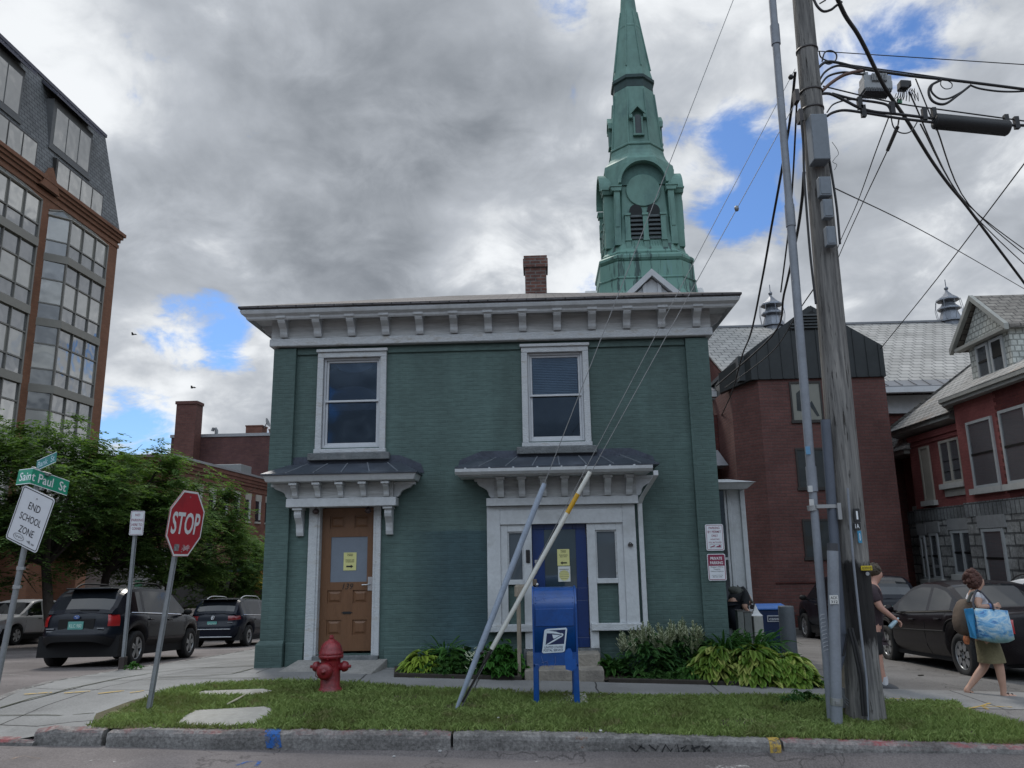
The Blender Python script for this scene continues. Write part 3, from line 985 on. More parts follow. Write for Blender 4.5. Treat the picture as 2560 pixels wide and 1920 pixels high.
def upper_window(x0,x1,z0,z1,blind):
 fr=MB()
 cw=.095
 y0=WY-.05
 fr.box(x0-cw,x0,y0,WY+.10,z0-.02,z1+.0)
 fr.box(x1,x1+cw,y0,WY+.10,z0-.02,z1+.0)
 fr.box(x0-cw,x1+cw,y0-.002,WY+.10,z1,z1+.085)
 fr.box(x0-cw-.02,x1+cw+.02,y0-.03,WY+.02,z1+.087,z1+.135)
 fr.box(x0-cw-.012,x1+cw+.012,y0-.02,WY+.10,z0-.085,z0-.022)
 f=fr.build('window_frame',M_white_old,house,bevel=.008)
 sb=MB()
 for(a,yy)in((.0,WY+.01),(.035,WY+.04)):
  e=a
  t_=.035
  sb.box(x0+e,x0+e+t_,yy,yy+.03,z0+e,z1-e)
  sb.box(x1-e-t_,x1-e,yy,yy+.03,z0+e,z1-e)
  sb.box(x0+e+t_,x1-e-t_,yy,yy+.03,z1-e-t_,z1-e)
  sb.box(x0+e+t_,x1-e-t_,yy,yy+.03,z0+e,z0+e+t_+.01)
 zm=(z0+z1)/2+.02
 sb.box(x0+.02,x1-.02,WY+.006,WY+.045,zm-.016,zm+.016)
 sb.build('sash',mat('sash_paint',(.50,.52,.55),.5,var=.08),f,bevel=.004)
 pb=MB()
 pb.box(x0+.05,x1-.05,WY+.062,WY+.068,z0+.05,z1-.05)
 pb.build('pane',M_pane,f)
 if blind:
  bb=MB()
  n=22
  for k in range(n):
   z=z1-.07-k*.027
   bb.hexa([(x0+.08,WY+.085,z-.011),(x1-.08,WY+.085,z-.011),(x1-.08,WY+.1,z+.008),(x0+.08,WY+.1,z+.008),
(x0+.08,WY+.086,z-.009),(x1-.08,WY+.086,z-.009),(x1-.08,WY+.101,z+.01),(x0+.08,WY+.101,z+.01)])
  bb.build('blind',M_blind,f)
 else:
  for zc_,r_,fl in((z1-.05,.26,0),(z0+.78,.36,0),(z0+.62,.40,1)):
   bb=MB()
   xc=(x0+x1)/2
   pts=[(xc+(r_+.06)*math.cos(q_),WY+.12+.05*fl,zc_+(-1 if not fl and zc_>z1-.2 else 1)*r_*.62*math.sin(q_))for q_ in[math.pi*j/16 for j in range(17)]]
   bb.prism(pts,(0,.01,0))
   bb.build('curtain',mat('curtain_cloth_%d'%(r_*100),((.05,.06,.085),(.022,.026,.04),(.05,.05,.07))[0 if r_<.3 else 1 if r_<.38 else 2],.9),f)
 sl=MB()
 sl.box(x0-.19,x1+.17,WY-.10,WY+.05,z0-.20,z0-.088)
 sl.build('window_sill',M_stone,house,bevel=.012)
upper_window(*win[0],False)
upper_window(*win[1],True)
# canopies over the two doors
def canopy(xl,xr,zt,zb,yf,flash_top,label_gutter,seams,name):
 """bracketed lean-to canopy: metal roof, flashing, fascia; wall side at WY"""
 roof=MB()
 yb=WY-.001
 inn=.30
 a=[(xl,yf,zb),(xr,yf,zb),(xr,yb,zb),(xl,yb,zb)]
 b_=[(xl+inn,yb-.12,zt),(xr-inn,yb-.12,zt),(xr-inn,yb,zt),(xl+inn,yb,zt)]
 roof.hexa(a+b_)
 fz=flash_top
 roof.box(xl,xr,yf-.005,yb,zb-.022,zb-.001)
 r_=roof.build('canopy_roof',M_metalroof,house)
 sm=MB()
 for k in range(seams):
  f=(k+.9)/(seams+.6)
  xa,xb=xl+(xr-xl)*f,xl+inn+(xr-xl-2*inn)*f
  sm.prism([(xa-.008,yf,zb),(xa+.008,yf,zb),(xb+.008,yb-.12,zt),(xb-.008,yb-.12,zt)],(0,0,.012))
 sm.build('seam',mat('seam_metal',(.20,.22,.25),.4,metal=.4),r_)
 fl=MB()
 ft=flash_top
 th=.012
 poly=[(xl-.02,yb,zb+.02),(xl+.02,yb,zb+.16),(xl+inn+.05,yb,ft),(xr-inn-.05,yb,ft),(xr-.02,yb,zb+.16),(xr+.03,yb,zb+.02)]
 fl.prism(poly,(0,-th,0))
 fl.build('flashing',M_lead,house)
 return r_
LZ=2.93
zbL=at(850,1181,11.3).z
cl0,cl1=at(652,1183,11.3).x,at(1043,1178,11.3).x
canopy(cl0,cl1,zbL+.17,zbL,11.28,at(850,1141,11.8).z,None,5,'l')
mb=MB()
mb.hexa([(cl0+.06,11.34,zbL-.12),(cl1-.06,11.34,zbL-.12),(cl1-.06,WY-.002,zbL-.12),(cl0+.06,WY-.002,zbL-.12),
(cl0+.02,11.295,zbL-.024),(cl1-.02,11.295,zbL-.024),(cl1-.02,WY-.002,zbL-.024),(cl0+.02,WY-.002,zbL-.024)])
mb.build('canopy_fascia',M_white,house,bevel=.01)
zl1=zbL-.125
mb=MB()
fl0,fl1=at(716,1242,11.55).x,at(990,1240,11.55).x
mb.box(fl0+.05,fl1-.05,11.56,WY-.002,zl1-.23,zl1)
mb.build('canopy_frieze',M_boards,house)
mb=MB()
mb.box(fl0,fl1,11.53,WY-.003,zl1-.36,zl1-.232)
mb.build('canopy_beam',M_white,house,bevel=.01)
for k in range(5):
 bracket_mb(fl0+.14+k*(fl1-fl0-.28)/4,11.558,zl1-.002,.08,.22,.17).build('canopy_bracket',M_white,house,bevel=.005)
bracket_mb(fl0+.048,11.68,zl1-.002,.09,.22,.30,(-1,0)).build('canopy_bracket',M_white,house,bevel=.005)
bracket_mb(fl1-.048,11.68,zl1-.002,.09,.22,.30,(1,0)).build('canopy_bracket',M_white,house,bevel=.005)
for x in(at(746,1290,11.65).x,at(971,1285,11.65).x):
 bracket_mb(x,WY-.003,zl1-.362,.105,.42,.22).build('wall_bracket',M_white,house,bevel=.008)
dx0,dx1,dz0,dz1=-3.37,-2.555,.235,2.335
mb=MB()
mb.box(dx0-.17,dx0-.035,WY-.05,WY-.002,.12,2.50)
mb.box(dx0-.06,dx0-.002,WY-.03,WY+.20,.15,2.42)
mb.box(dx1+.002,dx1+.05,WY-.03,WY+.20,.15,2.42)
mb.box(dx1+.045,dx1+.12,WY-.05,WY-.002,.12,2.50)
mb.box(dx0-.002,dx1+.002,WY-.03,WY+.20,dz1+.01,2.42)
mb.build('door_casing',M_white_old,house,bevel=.008)
mb=MB()
mb.box(dx0-.05,dx1+.05,WY+.01,WY+.20,2.42,2.60)
mb.build('transom_panel',mat('dark_transom',(.03,.035,.04),.7),house)
M_orange=mat('orange_door_paint',(.155,.073,.034),.5,var=.10,vs=3,bump=.25,bs=15,stretch=(3,3,.6),dirt=(.12,.055,.025),ds=3)
door=MB()
dy=WY+.10
wd=dx1-dx0
gx0,gx1,gz0,gz1=dx0+.145,dx1-.11,1.23,1.90
pan=[(dx0+.11,dx0+.33,.92,1.11),(dx0+.50,dx0+.72,.92,1.11),(dx0+.11,dx0+.33,.46,.68),(dx0+.50,dx0+.72,.46,.68),
(dx0+.12,dx0+.35,2.03,2.22),(dx0+.50,dx0+.72,2.03,2.22)]
wall_with_holes(door,dx0,dx1,dz0,dz1,[(gx0,gx1,gz0,gz1)]+pan,dy,dy+.045)
for(a,b_,c,d_)in pan:
 door.box(a,b_,dy+.018,dy+.03,c,d_)
 door.hexa([(a+.02,dy+.018,c+.02),(b_-.02,dy+.018,c+.02),(b_-.02,dy+.018,d_-.02),(a+.02,dy+.018,d_-.02),
(a+.05,dy+.003,c+.05),(b_-.05,dy+.003,c+.05),(b_-.05,dy+.003,d_-.05),(a+.05,dy+.003,d_-.05)])
door.box(dx0+.405,dx0+.415,dy-.002,dy,dz0+.02,1.20)
dobj=door.build('orange_door',M_orange,house,bevel=.004)
mb=MB()
mb.box(gx0,gx1,dy+.012,dy+.02,gz0,gz1)
mb.build('door_pane',mat('frosted_glass',(.17,.20,.245),.25,var=.05,spec=.5),dobj)
mb=MB()
mb.box(dx1-.09,dx1-.025,dy-.012,dy-.001,1.10,1.30)
mb.tube([(dx1-.058,dy-.01,1.19),(dx1-.058,dy-.06,1.19),(dx1-.17,dy-.06,1.185)],.011)
mb.build('door_handle',mat('satin_steel',(.55,.56,.58),.3,metal=.9),dobj)
mb=MB()
mb.box(dx0+.355,dx0+.475,dy-.008,dy-.001,.765,.80)
mb.box(dx0+.335,dx0+.50,dy-.006,dy-.001,.778,.788)
mb.build('mail_slot',mat('black_iron',(.012,.012,.014),.5),dobj)
M_ink=mat('black_ink',(.012,.012,.014),.7,var=.02)
text('139',(dx0+.42,dy,1.165),(1,0,0),(0,0,1),.165,.085,M_ink,dobj,'house_number',lift=.003,shear=.25)
M_ypaper=mat('yellow_paper',(.62,.60,.26),.8,var=.04)
def notice(parent,cx,y,z0,z1,w_,arrow,second=False):
 m_=MB()
 m_.box(cx-w_/2,cx+w_/2,y-.002,y,z0,z1)
 pb=m_.build('paper_notice',M_ypaper,parent)
 h=z1-z0
 def tx(s_,f,ww,hh):
  text(s_,(cx,y-.002,z0+h*f),(1,0,0),(0,0,1),ww*w_,hh*h,M_ink,parent,'notice_lettering',lift=.0015,bold=.006)
 return tx,pb,h
tx,pb,h=notice(dobj,dx0+.44,dy-.002+.01,1.40,1.665,.195,1)
tx('Vermont',.92,.48,.065)
tx('CARES',.84,.42,.075)
tx('PLEASE USE',.58,.66,.07)
tx('OTHER DOOR',.48,.66,.07)
mb=MB()
q=dx0+.44
zz_=1.40+.265*.22
yy_=dy+.004
mb.add([(q-.055,yy_,zz_-.012),(q+.015,yy_,zz_-.012),(q+.015,yy_,zz_-.026),(q+.055,yy_,zz_),(q+.015,yy_,zz_+.026),(q+.015,yy_,zz_+.012),(q-.055,yy_,zz_+.012)],[(0,1,2,3,4,5,6)])
mb.build('notice_arrow',M_ink,dobj,norm=False)
for x in(-3.42,-2.62):
 mb=MB()
 mb.sphere((x,WY-.11,zl1-.42),.05,12,0,(1,1,.9))
 mb.tube([(x,WY-.11,zl1-.37),(x,WY-.11,zl1-.33)],.02)
 mb.build('floodlight',mat('brown_lamp',(.05,.03,.03),.4),house)
mb=MB()
mb.box(dx0-.04,dx1+.12,WY-.10,WY+.2,.09,.19)
mb.build('threshold',M_stone,house,bevel=.01)
mb=MB()
mb.hexa([(-3.78,11.12,-.04),(-2.38,11.12,-.08),(-2.30,WY-.05,-.08),(-3.62,WY-.05,-.04),
(-3.76,11.14,.035),(-2.40,11.14,.035),(-2.30,WY-.05,.14),(-3.62,WY-.05,.14)])
mb.build('entrance_slab',mat('step_stone',(.25,.24,.225),.9,var=.2,vs=4,bump=.6,bs=25,dirt=(.15,.14,.13)),house,bevel=.012)
# portico with the blue door
PY=11.66
gzt=at(1400,1168,11.22).z
zbR=gzt+.04
cr0,cr1=at(1137,1166,11.27).x,at(1649,1158,11.27).x
canopy(cr0,cr1,zbR+.17,zbR,11.27,at(1400,1124,11.8).z,None,7,'r')
gx0_,gx1_=at(1138,1175,11.2).x,at(1631,1172,11.2).x
mb=MB()
pf=[(11.14,gzt),(11.145,gzt-.045),(11.18,gzt-.085),(11.25,gzt-.085),(11.25,gzt),(11.235,gzt),(11.235,gzt-.06),(11.19,gzt-.06),(11.165,gzt-.035),(11.16,gzt)]
mb.prism([(gx0_,a,b_)for a,b_ in pf],(gx1_-gx0_,0,0))
for x in(gx0_+.01,gx1_-.01):
 mb.box(x-.004,x+.004,11.16,11.24,gzt-.07,gzt-.004)
gut=mb.build('gutter',M_white,house)
mb=MB()
for k in range(8):
 x=gx0_+.15+k*.35
 mb.box(x-.012,x+.012,11.15,11.245,gzt+.001,gzt+.016)
mb.build('gutter_strap',M_white,gut)
zr1=gzt-.10
mb=MB()
mb.box(gx0_+.03,gx1_-.03,11.255,WY-.003,zr1,zbR-.03)
mb.build('canopy_fascia',M_white,house,bevel=.01)
mb=MB()
mb.box(-.70,1.42,11.60,WY-.003,zr1-.30,zr1-.002)
mb.build('canopy_frieze',M_boards,house)
for k in range(7):
 bracket_mb(-.60+k*.318,11.598,zr1-.003,.095,.29,.22).build('canopy_bracket',M_white,house,bevel=.005)
bracket_mb(-.702,11.69,zr1-.003,.10,.29,.28,(-1,0)).build('canopy_bracket',M_white,house,bevel=.005)
bracket_mb(1.422,11.69,zr1-.003,.10,.29,.26,(1,0)).build('canopy_bracket',M_white,house,bevel=.005)
mb=MB()
mb.box(-.82,1.44,11.58,WY-.003,zr1-.42,zr1-.302)
mb.build('canopy_beam',M_white,house,bevel=.008)
zc=zr1-.425
mb=MB()
mb.box(-.82,-.62,PY,WY+.1,.52,zc)
mb.box(1.20,1.39,PY,WY+.1,.52,zc)
mb.box(-.62,1.20,PY-.012,WY+.1,zc-.27,zc-.06)
mb.box(-.62,1.20,PY+.008,WY+.1,zc-.06,zc)
mb.build('entrance_surround',M_white,house,bevel=.006)
for a,b_ in((-.84,-.17),(.68,1.42)):
 mb=MB()
 mb.box(a,b_,PY-.035,WY+.02,.50,.60)
 mb.build('base_sill',M_white_old,house,bevel=.008)
zg0,zg1=1.23,zc-.275-.10
ztop=zc-.27
mb=MB()
for(a,b_)in((-.62,-.515),(-.28,-.155),(.665,.79),(1.10,1.20)):
 mb.box(a,b_,PY+.02,WY+.08,.24 if-.3<a<.7 and True else.60,ztop)
mb.box(-.515,-.28,PY+.02,WY+.08,zg1,ztop)
mb.box(.79,1.10,PY+.02,WY+.08,zg1,ztop)
mb.box(-.155,.665,PY+.02,WY+.08,2.16,ztop)
mb.box(-.515,-.28,PY+.015,WY+.08,zg0-.07,zg0)
mb.box(.79,1.10,PY+.015,WY+.08,zg0-.07,zg0)
mb.build('entrance_frame',M_white,house,bevel=.006)
for(a,b_)in((-.515,-.28),(.79,1.10)):
 mb=MB()
 mb.box(a,b_,PY+.075,PY+.08,zg0,zg1)
 pn=mb.build('sidelight',dullglass('sidelight_glass',(.075,.09,.105),.08,.15,.05,(.8,.9,1),.2),house)
 mb=MB()
 e=.02
 mb.box(a,a+e,PY+.045,PY+.073,zg0,zg1)
 mb.box(b_-e,b_,PY+.045,PY+.073,zg0,zg1)
 mb.box(a+e,b_-e,PY+.045,PY+.073,zg1-e,zg1)
 mb.build('glazing_bead',M_white_old,pn)
 mb=MB()
 mb.box(a,b_,PY+.07,WY+.02,.60,zg0-.075)
 mb.build('brick_panel',M_green,house)
mb=MB()
for k,s_ in enumerate((.10,.09,.10,.08)):
 mb.box(-.46+.0*k,-.46+s_,PY+.1,PY+.102,1.60+k*.045,1.63+k*.045)
M_bdoor=mat('blue_door_paint',(.006,.028,.125),.32,var=.12,vs=3,coat=.2)
bd=MB()
bx0,bx1,bz0,bz1=-.15,.66,.26,2.15
bgl=(.03,.50,1.10,1.95)
by_=PY+.10
wall_with_holes(bd,bx0,bx1,bz0,bz1,[bgl,(.05,.46,.40,.92)],by_,by_+.045)
bd.box(.05,.46,by_+.015,by_+.03,.40,.92)
bdo=bd.build('blue_door',M_bdoor,house,bevel=.005)
mb=MB()
mb.box(bgl[0],bgl[1],by_+.014,by_+.02,bgl[2],bgl[3])
mb.build('door_pane',dullglass('door_glass',(.03,.048,.06),.12,.2,.04,(.8,.9,1),.2),bdo)
mb=MB()
mb.lathe([(.001,0),(.026,.004),(.028,.03),(.018,.04),(.014,.055)],(-.095,by_-.055,1.155),14,Matrix.Rotation(-math.pi/2,3,'X'))
mb.build('door_knob',mat('satin_steel',(0,0,0)),bdo)
mb=MB()
mb.tube([(-.10,by_-.006,1.48),(-.10,by_-.035,1.45),(-.09,by_-.035,1.34),(-.10,by_-.004,1.31)],.008)
mb.box(-.118,-.082,by_-.006,by_-.001,1.46,1.51)
mb.build('door_handle',MATS['satin_steel'],bdo)
for z in(.48,1.2,1.92):
 mb=MB()
 mb.box(bx1-.012,bx1+.012,by_-.006,by_-.001,z-.05,z+.05)
 mb.build('hinge',mat('dark_bronze',(.05,.045,.045),.5,metal=.4),bdo)
ny=by_+.008
tx,pb,h=notice(bdo,.31,ny,1.42,1.66,.18,1)
tx('Vermont',.92,.48,.07)
tx('CARES',.83,.42,.08)
tx('PLEASE RING',.64,.70,.07)
tx('BELL AND',.54,.55,.07)
mb=MB()
q,zz_,yy_=.31,1.46,ny-.004
mb.add([(q+.05,yy_,zz_-.010),(q-.015,yy_,zz_-.010),(q-.015,yy_,zz_-.024),(q-.05,yy_,zz_),(q-.015,yy_,zz_+.024),(q-.015,yy_,zz_+.010),(q+.05,yy_,zz_+.010)],[(0,1,2,3,4,5,6)])
mb.build('notice_arrow',M_ink,bdo,norm=False)
mb=MB()
mb.box(.225,.405,ny-.002,ny,1.19,1.41)
mb.build('paper_notice',mat('white_paper',(.60,.62,.60),.8,var=.04),bdo)
mb=MB()
mb.lathe([(.075,0),(.075,.002)],(.315,ny-.003,1.28),20,Matrix.Rotation(math.pi/2,3,'X'))
for k in range(7):
 pass
mb.build('notice_disc',M_ypaper,bdo)
mb=MB()
for k,ww in enumerate((.14,.12,.15,.13,.14,.10)):
 mb.box(.315-ww/2,.315+ww/2,ny-.0062,ny-.0055,1.365-k*.027,1.371-k*.027)
mb.build('notice_text',mat('faded_ink',(.15,.14,.10),.8),bdo)
mb=MB()
mb.box(-.245,-.185,PY+.0,PY+.018,1.47,1.66)
mb.lathe([(.016,0),(.016,.006)],(-.215,PY+.0,1.51),12,Matrix.Rotation(math.pi/2,3,'X'))
mb.build('door_bell',mat('black_plastic',(.012,.012,.014),.4),house,bevel=.012)
mb=MB()
mb.cbox((-.13,by_-.03,1.19),.075,.05,.09)
mb.build('lock_box',mat('brown_grey',(.13,.10,.075),.6),bdo,bevel=.01)
mb=MB()
mb.cbox((1.30,PY-.02,1.705),.07,.04,.03)
mb.tube([(1.27,PY-.02,1.715),(1.29,PY-.035,1.74),(1.32,PY-.02,1.72)],.008)
mb.build('wall_hook',MATS['dark_bronze'],house)
mb=MB()
def rect_tube(mb,pts,sx,sy):
 rings=[]
 for p in pts:
  p=Vector(p)
  rings.append([p+Vector((a*sx/2,b_*sy/2,0))for a,b_ in((-1,-1),(1,-1),(1,1),(-1,1))])
 mb.loft(rings,True,True,0,False)
rect_tube(mb,[(1.66,11.19,gzt-.08),(1.66,11.19,gzt-.15),(1.50,11.60,zr1-.33),(1.47,11.69,zr1-.42),(1.47,11.70,.40),(1.49,11.66,.28)],.07,.055)
mb.build('downspout',M_white,house,bevel=.008)
M_step=mat('concrete_step',(.26,.235,.20),.9,var=.2,vs=4,bump=.6,bs=30,dirt=(.15,.135,.12))
mb=MB()
mb.box(-.28,.79,10.97,11.36,-.25,.065)
mb.build('step',M_step,house,bevel=.012)
mb=MB()
mb.box(-.26,.77,11.33,11.74,-.25,.225)
mb.build('step',M_step,house,bevel=.012)
mb=MB()
mb.box(-.30,.80,11.68,WY+.08,.10,.255)
mb.build('door_sill',M_stone,house)
mb=MB()
M_oldwood=mat('weathered_wood',(.27,.23,.18),.85,var=.25,vs=6,bump=.6,bs=20,stretch=(4,4,.5))
mb.box(-.375,-.33,10.98,11.03,-.1,1.02)
mb.box(-.375,-.33,11.42,11.47,-.1,1.10)
mb.box(-.40,-.27,10.97,11.55,1.03,1.17)
mb.box(-.365,-.34,11.04,11.41,.55,.62)
mb.build('handrail',M_oldwood,house,bevel=.006)
BX1,BC=at(1866,1350,13.3).x,at(1817,1350,13.27).x
mb=MB()
mb.box(X1-.02,BX1,13.3,15.4,-.55,2.75)
mb.build('side_bay',M_white,house)
for a,b_ in((BC,BC+.035),(BC+.05,BC+.11),(BX1-.06,BX1+.02)):
 mb=MB()
 mb.box(a,b_,13.265,13.298,-.5,2.75)
 mb.build('bay_pilaster',M_white,house,bevel=.006)
mb=MB()
mb.box(X1-.02,BC-.002,13.27,13.292,.35,2.62)
f_=mb.build('bay_window',dullglass('bay_pane',(.02,.028,.035),.08,.15,.03,(.8,.9,1),.2),house)
mb=MB()
mb.box(X1-.02,BC-.002,13.258,13.268,1.44,1.48)
mb.build('meeting_rail',M_white,f_)
zb_=at(1850,1224,13.2).z
BE=at(1888,1208,12.9).x
mb=MB()
mb.hexa([(X1-.03,12.98,zb_),(BE-.12,12.98,zb_),(BE-.12,15.7,zb_),(X1-.03,15.7,zb_),
(X1-.03,12.90,zb_+.10),(BE,12.90,zb_+.10),(BE,15.8,zb_+.10),(X1-.03,15.8,zb_+.10)])
mb.hexa([(X1-.03,12.88,zb_+.103),(BE+.02,12.88,zb_+.103),(BE+.02,15.8,zb_+.103),(X1-.03,15.8,zb_+.103),
(X1-.03,13.1,zb_+.17),(BE-.4,13.1,zb_+.17),(BE-.4,15.6,zb_+.17),(X1-.03,15.6,zb_+.17)])
mb.build('bay_roof',M_white,house)
mb=MB()
mb.box(X1-.02,BX1-.01,13.31,15.3,2.75,zb_)
mb.build('bay_head',M_white,house)
for a,b_,lab in((-2.05,-.32,'dark timber edging of the bed left of the steps'),(.84,3.5,'dark timber edging of the bed right of the steps')):
 mb=MB()
 mb.hexa([(a,10.93,gz(a,10.9)-.1),(b_,10.93,gz(b_,10.9)-.1),(b_,11.0,gz(b_,10.9)-.1),(a,11.0,gz(a,10.9)-.1),
(a,10.93,gz(a,10.9)+.05),(b_,10.93,gz(b_,10.9)+.05),(b_,11.0,gz(b_,10.9)+.05),(a,11.0,gz(a,10.9)+.05)])
 tag(mb.build('bed_edging',mat('dark_timber',(.03,.025,.02),.9,var=.3),bevel=.01),lab,'edging')
# the church behind: copper spire, slate nave
M_copper=mat('green_copper',(.125,.24,.205),.65,var=.22,vs=.5,bump=.2,bs=3,dirt=(.065,.14,.135),ds=.8,stretch=(1,1,.5))
def copper_streaked():
 m,t,b=pr('copper_streaked')
 pos=t.add('ShaderNodeNewGeometry').outputs['Position']
 c=t.mix(t.noise(pos,.6,5),(.11,.23,.195,1),(.155,.30,.25,1))
 s_=t.noise(t.vmath('MULTIPLY',pos,(3.2,3.2,.25)),1,5,.65)
 c=t.mix(t.ramp(s_,.52,.62,0,.85),c,(.012,.03,.032,1))
 s2=t.noise(t.vmath('MULTIPLY',pos,(2.6,2.6,.2)),1.7,4,.6)
 c=t.mix(t.ramp(s2,.58,.7,0,.7),c,(.14,.27,.27,1))
 t.l.new(c,b.inputs['Base Color'])
 b.inputs['Roughness'].default_value=.65
 return m
M_cu2=copper_streaked()
M_cudark=mat('dark_copper',(.022,.05,.05),.7,var=.3,vs=1)
M_louv=mat('louvre_paint',(.06,.075,.08),.7)
M_slate=brick('pale_slate_roof',(.30,.295,.28),(.36,.35,.335),(.12,.12,.12),bw=.42,bh=.30,ms=.025,var=.16,kv=1.45,rough=.7,bump=.5)
M_redbrick=brick('red_brick',(.100,.043,.039),(.120,.053,.047),(.085,.052,.048),bw=.30,bh=.10,ms=.014,var=.18,bump=.4)
M_redbrick2=brick('dark_red_brick',(.075,.022,.019),(.10,.03,.026),(.06,.03,.028),bw=.30,bh=.10,ms=.014,var=.2,bump=.4)
M_wtrim=mat('church_white_trim',(.50,.51,.53),.6,var=.08,vs=2)
M_black_metal=mat('black_metal_cladding',(.022,.026,.028),.5,var=.2,vs=1.2,metal=.2)
M_grey_metal=mat('grey_metal_roof',(.20,.205,.22),.5,metal=.3,var=.15,vs=1.5)
church=thing('church',(5.6,38,-2),'church with a green copper spire and a pale slate nave roof behind the green house','church')
SX,SY=5.75,39.4
PH=math.pi/8
def octo(r,z,dx=0.0):
 rr=r/math.cos(PH)
 return[Vector((SX+dx+rr*math.cos(PH+k*math.pi/4),SY+rr*math.sin(PH+k*math.pi/4),z))for k in range(8)]
def octloft(prof,name,m,parent=church):
 mb=MB()
 mb.loft([octo(r,z)for r,z in prof],True,True,0,False)
 return mb.build(name,m,parent)
spire=octloft([(1.10,27.35),(.99,27.9),(.46,32.0),(.38,33.0),(.05,38.5)],'spire',M_copper)
octloft([(.60,30.70),(.63,30.75),(.63,30.85),(.585,30.95)],'spire_band',M_copper,spire)
octloft([(1.0,26.55),(1.08,26.62),(1.08,27.05),(1.17,27.12),(1.17,27.3),(1.10,27.36)],'spire_cornice',M_cudark,spire)
lan=octloft([(1.42,22.75),(1.36,23.0),(1.12,26.2),(1.08,26.6)],'lantern',M_copper)
mb=MB()
for k in range(8):
 for(r0,z0,r1,z1,e)in((1.36,23.0,1.10,26.4,.055),(1.0,27.95,.47,31.9,.04)):
  a,b_=octo(r0+.01,z0)[k],octo(r1+.01,z1)[k]
  mb.tube([a,b_],e,6)
mb.build('corner_rib',M_copper,lan)
octloft([(1.39,22.86),(1.45,22.92),(1.45,23.0),(1.38,23.08)],'lantern_band',M_copper,lan)
for k in range(4):
 a=-math.pi/2+k*math.pi/2
 ou,sd=Vector((math.cos(a),math.sin(a),0)),Vector((-math.sin(a),math.cos(a),0))
 c=Vector((SX,SY,0))+ou*1.1
 mb=MB()
 def P(s_,o_,z):
  return c+sd*s_+ou*o_+Vector((0,0,z))
 for sgn in(-1,1):
  mb.prism([P(sgn*.42,.0,24.62),P(sgn*.42,.0,24.80),P(0,0,25.30),P(0,0,25.10)],ou*.42)
  mb.prism([P(sgn*.30,0,24.45),P(sgn*.46,0,24.45),P(sgn*.46,0,24.66),P(sgn*.30,0,24.66)],ou*.40)
  mb.prism([P(sgn*.17,0,23.5),P(sgn*.25,0,23.5),P(sgn*.25,0,24.5),P(sgn*.17,0,24.5)],ou*.37)
 mb.prism([P(-.30,0,23.40),P(.30,0,23.40),P(.30,0,23.5),P(-.30,0,23.5)],ou*.40)
 lu=mb.build('lucarne',M_copper,church)
 mb=MB()
 pts=[P(-.17,0,23.5),P(.17,0,23.5)]+[P(.17*math.cos(x),0,24.5+.17*math.sin(x))for x in[math.pi*j/8 for j in range(9)]]
 mb.prism(pts,ou*.31)
 mb.build('lucarne_louvre',M_louv,lu)
octloft([(1.88,21.55),(1.84,21.9),(1.66,22.1),(1.52,22.35),(1.44,22.6),(1.42,22.78)],'bell_cast_roof',M_copper)
def ring8(hw,cut,z):
 return[Vector((SX+a,SY+b_,z))for a,b_ in((hw,-hw+cut),(hw,hw-cut),(hw-cut,hw),(-hw+cut,hw),(-hw,hw-cut),(-hw,-hw+cut),(-hw+cut,-hw),(hw-cut,-hw))]
mb=MB()
mb.loft([ring8(h,c,z)for h,c,z in((2.05,.75,16.7),(1.92,.70,17.6),(1.83,.68,19.0),(1.80,.72,20.3),(1.82,.85,21.1),(1.86,.95,21.6))],True,True,0,False)
bel=mb.build('belfry',M_copper,church)
